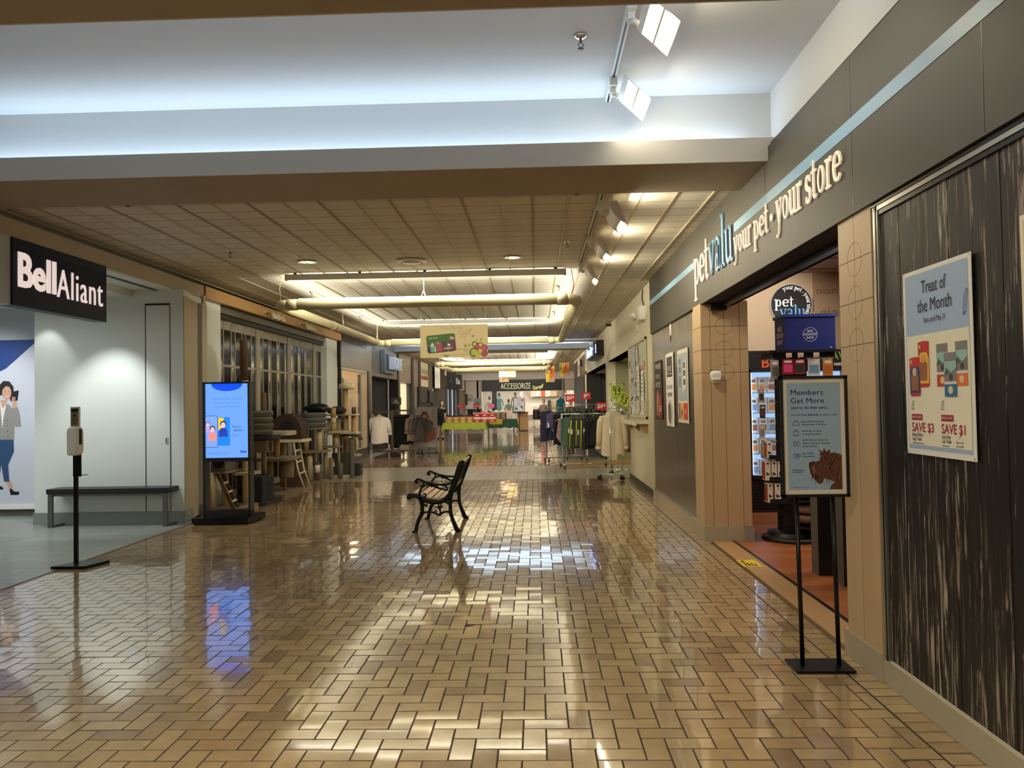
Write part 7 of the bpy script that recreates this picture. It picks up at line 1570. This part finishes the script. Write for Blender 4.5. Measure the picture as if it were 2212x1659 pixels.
# ================================================================ PEOPLE
def skin_body(name, parent, joints, bones, m, sub=2):
    """one continuous surface grown round a skeleton"""
    me = bpy.data.meshes.new(name); ids = list(joints); me.from_pydata([joints[k][0] for k in ids], [(ids.index(a), ids.index(b_)) for a, b_ in bones], [])
    me.materials.append(m); o = bpy.data.objects.new(name, me); COL.objects.link(o); o.parent = parent
    sk = o.modifiers.new('skin', 'SKIN'); sk.use_smooth_shade = True
    for i, k in enumerate(ids):
        r = joints[k][1]; v = me.skin_vertices[0].data[i]; v.radius = r if isinstance(r, tuple) else (r, r); v.use_root = (i == 0)
    s = o.modifiers.new('sub', 'SUBSURF'); s.levels = sub; s.render_levels = sub
    return o
SKIN = mat('skin', L3(222,180,156), .5); HAIRD = mat('hair_dark', L3(36,26,22), .5); BLK = cloth('dressblack', (16,16,18), .03)
def head(t, x, y, z, face, hair_m, hair_len=.0, sc=1.0):
    fx, fy = math.cos(face), math.sin(face)
    b = MB(); b.lathe(0,0,[(0,-.115),(.035,-.11),(.062,-.07),(.074,-.02),(.078,.03),(.072,.075),(.045,.108),(0,.118)],SKIN,20,sy=.88)
    b.add([(.074,-.012,-.02),(.074,.012,-.02),(.098,0,-.026),(.078,0,.02)],[(0,2,3),(2,1,3),(0,1,2)],SKIN)
    for s in (-1,1): b.lathe(.066,s*.028,[(0,.006),(.010,.010),(.010,.016),(0,.02)],'black',8); b.lathe(0,s*.07,[(0,-.03),(.012,-.02),(.014,.01),(0,.02)],SKIN,8)
    b.tube([(.068,-.022,-.052),(.076,0,-.055),(.068,.022,-.052)],.005,flat((170,90,84)),6)
    h = b.build('head', t); h.location = (x,y,z); h.rotation_euler = (0,0,face); h.scale = (sc,sc,sc)
    b = MB(); n = 20; prof = [(.02,.128),(.055,.118),(.084,.08),(.090,.03),(.088,-.02),(.080,-.05-hair_len*.3)]
    if hair_len: prof += [(.074,-.08-hair_len)]
    vs = []; k = len(prof)
    for i,(r,zz) in enumerate(prof):
        for j in range(n+1):
            a = PI*.36+(2*PI-PI*.72)*j/n if i > 1 else 2*PI*j/n
            vs.append((r*math.cos(a)-.006, r*math.sin(a)*.95, zz))
    b.add(vs,[(i*(n+1)+j,i*(n+1)+j+1,(i+1)*(n+1)+j+1,(i+1)*(n+1)+j) for i in range(k-1) for j in range(n)]+[tuple(range(n+1))],hair_m,True)
    q = b.build('hair', t); q.location = (x,y,z); q.rotation_euler = (0,0,face); q.scale = (sc,sc,sc)
def hand(t, p, d, m=SKIN, side=1):
    """palm with five short bent fingers pointing along d"""
    d = Vector(d).normalized(); p = Vector(p); sd = d.cross(Vector((0,0,1))).normalized(); up = sd.cross(d)
    J = {'w': (p-d*.02, (.022,.016)), 'p': (p+d*.04, (.036,.013))}; B = [('w','p')]
    o = skin_body('hand', t, J, B, m, 1)
    for i in range(4):
        q = p+d*.07+sd*(.027-.018*i); L = (.060,.072,.068,.052)[i]
        skin_body('finger', o, {'a':(q-d*.02,.0085),'b':(q+d*L*.5-up*.006,.008),'c':(q+d*L-up*.024,.0065)}, [('a','b'),('b','c')], m, 1)
    q = p+d*.02+sd*.034*side; skin_body('thumb', o, {'a':(q-sd*.02*side,.010),'b':(q+sd*.018*side+d*.02,.009),'c':(q+sd*.022*side+d*.05-up*.008,.0075)}, [('a','b'),('b','c')], m, 1)
# woman in a black dress behind the green table, looking at the viewer, arm reaching left
t = thing('person', 'dark-haired person in a short black dress and flat black shoes standing by the lime table', 'person', (-4.12, 33.0, 0), 0)
J = {'pel':((0,0,.86),(.14,.11)),'wai':((.01,0,1.02),(.115,.085)),'che':((.02,0,1.18),(.135,.10)),'nk':((.04,-.0,1.335),(.05,.05)),'hd':((.05,-.01,1.41),(.045,.045)),
 'sl':((-.13,-.02,1.27),(.055,.05)),'el':((-.20,-.06,1.05),(.036,.036)),'wl':((-.34,-.16,.92),(.024,.024)),'sr':((.16,.03,1.27),(.055,.05)),'er':((.20,.08,1.04),(.036,.036)),'wr':((.17,-.04,.86),(.024,.024)),
 'hl':((-.08,0,.80),(.085,.085)),'kl':((-.09,-.02,.46),(.055,.055)),'al':((-.12,.05,.10),(.034,.034)),'tl':((-.14,-.12,.045),(.035,.028)),'hr':((.08,0,.80),(.085,.085)),'kr':((.07,-.03,.46),(.055,.055)),'ar':((.08,.02,.10),(.034,.034)),'tr':((.11,-.14,.045),(.035,.028))}
Bn = [('pel','wai'),('wai','che'),('che','nk'),('nk','hd'),('che','sl'),('sl','el'),('el','wl'),('che','sr'),('sr','er'),('er','wr'),('pel','hl'),('hl','kl'),('kl','al'),('al','tl'),('pel','hr'),('hr','kr'),('kr','ar'),('ar','tr')]
skin_body('body', t, J, Bn, SKIN)
b = MB(); body_tube(b,[(1.315,.06,.055),(1.29,.17,.075),(1.22,.20,.115),(1.10,.165,.115),(1.0,.150,.11),(.88,.19,.145),(.72,.205,.155),(.60,.21,.16)],BLK,folds=.05); b.tube([(-.14,-.02,1.28),(-.185,-.05,1.13)],[.07,.062],BLK,12); b.tube([(.16,.03,1.28),(.195,.06,1.13)],[.07,.062],BLK,12); b.build('dress', t)
head(t,.06,-.02,1.50,-1.1,HAIRD,.10,.98); hand(t,(-.36,-.175,.905),(-.9,-.35,-.2))
MB().add([(-.62,-.30,.90),(-.42,-.16,.95),(-.40,-.26,.945),(-.60,-.38,.90)],[(0,1,2,3)],'paper_white').build('paper_sheet', t); hand(t,(.168,-.05,.84),(-.05,-.2,-1),side=-1)
for x_ in (-.13,.10): MB().lathe(0,0,[(0,0),(.055,.0),(.06,.02),(.05,.06),(.03,.075),(0,.075)],'black',16,sy=2.0).build('shoe', t).location = (x_,-.05,.001)
# shopper at the rack
t = thing('person', 'person in a pinkish long-sleeved top and dark jeans browsing at the far rack', 'person', (.42, 44.6, 0), 0)
TOPC = cloth('shopper',(166,136,132)); J2 = {k:(tuple(Vector(v[0])*1.03),v[1]) for k,v in J.items()}
J2['el'] = ((-.24,-.05,1.08),(.04,.04)); J2['wl'] = ((-.42,-.14,1.06),(.026,.026)); J2['er'] = ((.10,-.12,1.05),(.04,.04)); J2['wr'] = ((-.12,-.24,1.05),(.026,.026))
skin_body('body', t, J2, Bn, SKIN)
b = MB(); body_tube(b,[(1.36,.07,.06),(1.33,.18,.09),(1.24,.21,.13),(1.0,.20,.135),(.84,.215,.15)],TOPC,folds=.05); b.tube([(-.14,-.02,1.3),(-.24,-.05,1.10),(-.40,-.13,1.075)],[.072,.062,.045],TOPC,12); b.tube([(.16,.02,1.3),(.13,-.10,1.08),(-.08,-.22,1.06)],[.072,.062,.045],TOPC,12); b.build('shirt', t)
JE = cloth('jeans',(34,42,62)); b = MB()
for s in (-1,1): b.tube([(s*.085,0,.90),(s*.085,-.01,.48),(s*.095,.04,.08)],[.115,.085,.065],JE,14)
b.build('jeans', t); head(t,.02,-.05,1.55,-2.2,mat('hair_grey', L3(150,130,118), .6),.02); hand(t,(-.43,-.145,1.06),(-1,-.3,-.1)); hand(t,(-.14,-.25,1.05),(-1,-.1,-.1),side=-1)
for x_ in (-.10,.10): MB().lathe(0,0,[(0,0),(.055,.0),(.06,.03),(.04,.08),(0,.08)],'black',14,sy=2.0).build('shoe', t).location = (x_,-.04,.001)
# seated person mostly hidden by the podium, one white shoe stretched out
t = thing('person', 'seated person hidden behind the podium, with a dark trouser leg and white shoe sticking out', 'person', (-.72, 41.6, 0), 0)
J3 = {'pel':((.05,.1,.55),(.15,.13)),'che':((.07,.1,.80),(.14,.11)),'sh':((.07,.08,.93),(.06,.06)),'hl':((-.06,0,.53),(.09,.09)),'kl':((-.26,-.42,.50),(.06,.06)),'al':((-.52,-.62,.14),(.035,.035)),'tl':((-.62,-.70,.08),(.03,.03)),'hr':((.14,0,.53),(.09,.09)),'kr':((.12,-.42,.50),(.06,.06)),'ar':((-.10,-.5,.10),(.035,.035)),'tr':((-.12,-.62,.06),(.03,.03))}
skin_body('body', t, J3, [('pel','che'),('che','sh'),('pel','hl'),('hl','kl'),('kl','al'),('al','tl'),('pel','hr'),('hr','kr'),('kr','ar'),('ar','tr')], mat('trousers_black', L3(20,20,24), .8))
MB().tube([(-.46,-.58,.20),(-.56,-.66,.10),(-.72,-.74,.09)],[.045,.055,.035],'paper_white',12).build('shoe', t)
tag(MB().box(-.2,-.1,.0,.25,.35,.42,'rail_dark').build('stool', loc=(-.70,41.6,0)), 'dark stool behind the podium', 'stool')
# face behind the right price signs
t = thing('person', 'person in a dark cap and red top seen between the two far red price signs', 'person', (1.42, 32.5, 0), 0)
J4 = {k:(tuple(Vector(v[0])*.98),v[1]) for k,v in J.items()}; J4['el'] = ((-.19,.0,1.02),(.038,.038)); J4['wl'] = ((-.18,-.05,.82),(.026,.026)); skin_body('body', t, J4, Bn, SKIN)
b = MB(); body_tube(b,[(1.30,.07,.06),(1.27,.18,.09),(1.18,.20,.12),(.95,.19,.13),(.80,.20,.14)],cloth('redtop',(150,40,40)),folds=.05); b.build('shirt', t); b = MB()
for s in (-1,1): b.tube([(s*.08,0,.86),(s*.085,-.01,.46),(s*.095,.04,.08)],[.11,.08,.06],JE,14)
b.build('jeans', t); head(t,.04,-.02,1.47,-1.6,HAIRD,0); hand(t,(-.178,-.05,.80),(0,-.1,-1)); hand(t,(.167,-.04,.82),(0,-.1,-1),side=-1)
# ================================================================ PARK BENCH (drawn from its end profile)
BCH = dict(x0=-1.435)
def pb(pts): return pts
IR = 'iron'
"""profile strokes in metres: x from the front foot, z up; (points, half widths)"""
STK = [([(-0.046, -0.004), (-0.006, 0.009), (0.011, 0.075), (0.036, 0.153), (0.072, 0.22), (0.077, 0.286), (0.068, 0.349), (0.043, 0.408)], [0.0161, 0.0242, 0.0222, 0.0222, 0.0242, 0.0222, 0.0242, 0.0262]), ([(0.529, 0.005), (0.484, 0.019), (0.457, 0.078), (0.426, 0.157), (0.409, 0.227), (0.407, 0.306), (0.406, 0.384), (0.415, 0.455), (0.448, 0.533), (0.477, 0.611), (0.505, 0.689), (0.53, 0.759), (0.546, 0.798), (0.578, 0.823)], [0.0141, 0.0302, 0.0262, 0.0222, 0.0222, 0.0222, 0.0262, 0.0342, 0.0342, 0.0322, 0.0363, 0.0383, 0.0342, 0.0141]), ([(-0.088, 0.381), (-0.072, 0.418), (-0.024, 0.425), (0.023, 0.417), (0.078, 0.388), (0.141, 0.36), (0.22, 0.347), (0.299, 0.354), (0.355, 0.385), (0.387, 0.431)], [0.0201, 0.0342, 0.0262, 0.0222, 0.0262, 0.0282, 0.0282, 0.0262, 0.0262, 0.0201]), ([(0.006, 0.594), (0.018, 0.613), (0.038, 0.617), (0.081, 0.6), (0.128, 0.58), (0.192, 0.564), (0.255, 0.553), (0.334, 0.551), (0.389, 0.559), (0.429, 0.58), (0.449, 0.619)], [0.0141, 0.0141, 0.0141, 0.0161, 0.0141, 0.0141, 0.0131, 0.0121, 0.0131, 0.0141, 0.0121]), ([(0.034, 0.593), (0.022, 0.578), (0.003, 0.582), (0.002, 0.6), (0.018, 0.608)], [0.0121, 0.0141, 0.0141, 0.0121, 0.0101]), ([(0.047, 0.424), (0.049, 0.467), (0.064, 0.506), (0.092, 0.533), (0.128, 0.549), (0.168, 0.556)], [0.0161, 0.0141, 0.0131, 0.0131, 0.0121, 0.0101]), ([(0.093, 0.592), (0.097, 0.569), (0.092, 0.541)], [0.0081, 0.0091, 0.0081]), ([(0.16, 0.556), (0.223, 0.532), (0.286, 0.507), (0.341, 0.493), (0.38, 0.485)], [0.0091, 0.0121, 0.0121, 0.0121, 0.0121]), ([(0.286, 0.549), (0.326, 0.546), (0.357, 0.53), (0.384, 0.494)], [0.0081, 0.0101, 0.0111, 0.0121]), ([(0.184, 0.568), (0.191, 0.536), (0.199, 0.524)], [0.0101, 0.0141, 0.0081]), ([(0.239, 0.547), (0.25, 0.531), (0.27, 0.527)], [0.0081, 0.0121, 0.0081]), ([(0.072, 0.22), (0.124, 0.232), (0.187, 0.23), (0.234, 0.215), (0.277, 0.196), (0.321, 0.225), (0.361, 0.234), (0.404, 0.227)], [0.0141, 0.0111, 0.0111, 0.0121, 0.0131, 0.0121, 0.0111, 0.0141]), ([(0.078, 0.361), (0.097, 0.325), (0.125, 0.301), (0.134, 0.313), (0.121, 0.325)], [0.0121, 0.0121, 0.0091, 0.0081, 0.006]), ([(0.264, 0.347), (0.271, 0.307), (0.282, 0.26), (0.288, 0.229), (0.281, 0.201)], [0.0101, 0.0101, 0.0101, 0.0101, 0.0081]), ([(0.303, 0.346), (0.294, 0.299), (0.288, 0.252)], [0.0081, 0.0091, 0.0081]), ([(0.231, 0.281), (0.243, 0.294), (0.263, 0.286), (0.274, 0.268)], [0.0071, 0.0081, 0.0081, 0.0081]), ([(0.322, 0.279), (0.31, 0.293), (0.294, 0.285), (0.286, 0.268)], [0.0071, 0.0081, 0.0081, 0.0081]), ([(0.226, 0.23), (0.23, 0.245), (0.244, 0.245), (0.246, 0.229)], [0.0071, 0.0071, 0.0071, 0.0071]), ([(0.094, 0.4), (0.117, 0.415), (0.119, 0.439), (0.099, 0.449), (0.089, 0.439)], [0.0101, 0.0111, 0.0101, 0.0091, 0.0071]), ([(0.406, 0.376), (0.378, 0.373), (0.354, 0.357), (0.346, 0.342)], [0.0121, 0.0121, 0.0101, 0.0081]), ([(0.39, 0.337), (0.37, 0.342), (0.362, 0.357)], [0.0091, 0.0091, 0.0071])]
def side_frame(t, y):
    b = MB()
    for pts, w in STK:
        # smooth the stroke with a Catmull-Rom pass
        P = [Vector((p[0], 0, p[1])) for p in pts]; k = len(P); Q = []; Wd = []
        ws = w if isinstance(w, list) else [w]*k
        for i in range(k-1):
            p0, p1, p2, p3 = P[max(i-1,0)], P[i], P[i+1], P[min(i+2,k-1)]
            for s in range(4):
                u = s/4; q = .5*((2*p1)+(-p0+p2)*u+(2*p0-5*p1+4*p2-p3)*u*u+(-p0+3*p1-3*p2+p3)*u**3); Q.append(q); Wd.append(ws[i]+(ws[i+1]-ws[i])*u)
        Q.append(P[-1]); Wd.append(ws[-1]); n = len(Q); vs = []
        for i in range(n):
            d = Q[min(i+1,n-1)]-Q[max(i-1,0)]; d = d.normalized() if d.length > 1e-6 else Vector((1,0,0)); nr = Vector((-d.z,0,d.x))*Wd[i]
            for yy, kk in ((y-.016,.8),(y+.016,.8)): vs += [(Q[i].x+nr.x*kk, yy, Q[i].z+nr.z*kk), (Q[i].x-nr.x*kk, yy, Q[i].z-nr.z*kk)]
            vs += [(Q[i].x+nr.x, y, Q[i].z+nr.z), (Q[i].x-nr.x, y, Q[i].z-nr.z)]
        # section order: front+ (0), front- (1), mid- (5), back- (3), back+ (2), mid+ (4)
        o_ = (0,1,5,3,2,4); fs = []
        for i in range(n-1):
            for j in range(6): a, c = o_[j], o_[(j+1)%6]; fs.append((6*i+a, 6*i+c, 6*(i+1)+c, 6*(i+1)+a))
        fs += [tuple(o_), tuple(6*(n-1)+j for j in o_[::-1])]; b.add(vs, fs, IR, True)
    b.build('side_frame', t)
t = thing('park_bench', 'black cast-iron park bench with pale wood slats, seen from its end in the corridor', 'bench', (-1.435, 9.03, 0), 0)
side_frame(t, 0); side_frame(t, 1.02)
SEAT = [(-0.004, 0.441, 0.05), (0.079, 0.417, -0.32), (0.149, 0.39, -0.25), (0.228, 0.378, 0.0), (0.307, 0.385, 0.12)]
for x_, z_, a in SEAT:
    b = MB(); c, s = math.cos(a)*.029, math.sin(a)*.029; b.add([(x_-c-(-s)*.0, yy, z_-s) for yy in (0,1.02)]+[(x_+c, yy, z_+s) for yy in (0,1.02)]+[(x_-c-s*.4, yy, z_-s+.018) for yy in (0,1.02)]+[(x_+c-s*.4, yy, z_+s+.018) for yy in (0,1.02)], [(0,1,3,2),(4,6,7,5),(0,4,5,1),(2,3,7,6),(0,2,6,4),(1,5,7,3)], 'wood_slat'); b.build('seat_slat', t)
BK0, BK1 = ((0.427, 0.486), (0.551, 0.814))
def bk(u): return (BK0[0]+(BK1[0]-BK0[0])*u, BK0[1]+(BK1[1]-BK0[1])*u)
for u0, u1 in ((.86,1.0),(.0,.12)):
    p, q = bk(u0), bk(u1); b = MB(); b.add([(p[0]-.012,yy,p[1]) for yy in (0,1.02)]+[(q[0]-.012,yy,q[1]) for yy in (0,1.02)]+[(p[0]+.012,yy,p[1]) for yy in (0,1.02)]+[(q[0]+.012,yy,q[1]) for yy in (0,1.02)], [(0,1,3,2),(4,6,7,5),(0,4,5,1),(2,3,7,6),(0,2,6,4),(1,5,7,3)], 'wood_slat'); b.build('back_slat', t)
b = MB(); p, q = bk(.14), bk(.84)
for u in (.14,.84): r_ = bk(u); b.tube([(r_[0],.0,r_[1]),(r_[0],1.02,r_[1])],.010,IR,8)
for i in range(9):
    y_ = .06+.9*i/8
    for s in (-1,1): b.tube([(p[0],y_,p[1]),((p[0]+q[0])/2,y_+s*.06,(p[1]+q[1])/2),(q[0],y_,q[1])],.008,IR,6)
    b.lathe((p[0]+q[0])/2,y_,[(.0,(p[1]+q[1])/2-.02),(.022,(p[1]+q[1])/2),(0,(p[1]+q[1])/2+.02)],IR,8)
    for k in range(2):
        c_ = bk(.3+.4*k); b.tube([(c_[0]+.0,y_+.055+.03*math.cos(a),c_[1]+.03*math.sin(a)) for a in [2*PI*j/10 for j in range(11)]],.006,IR,5)
b.build('back_lattice', t)
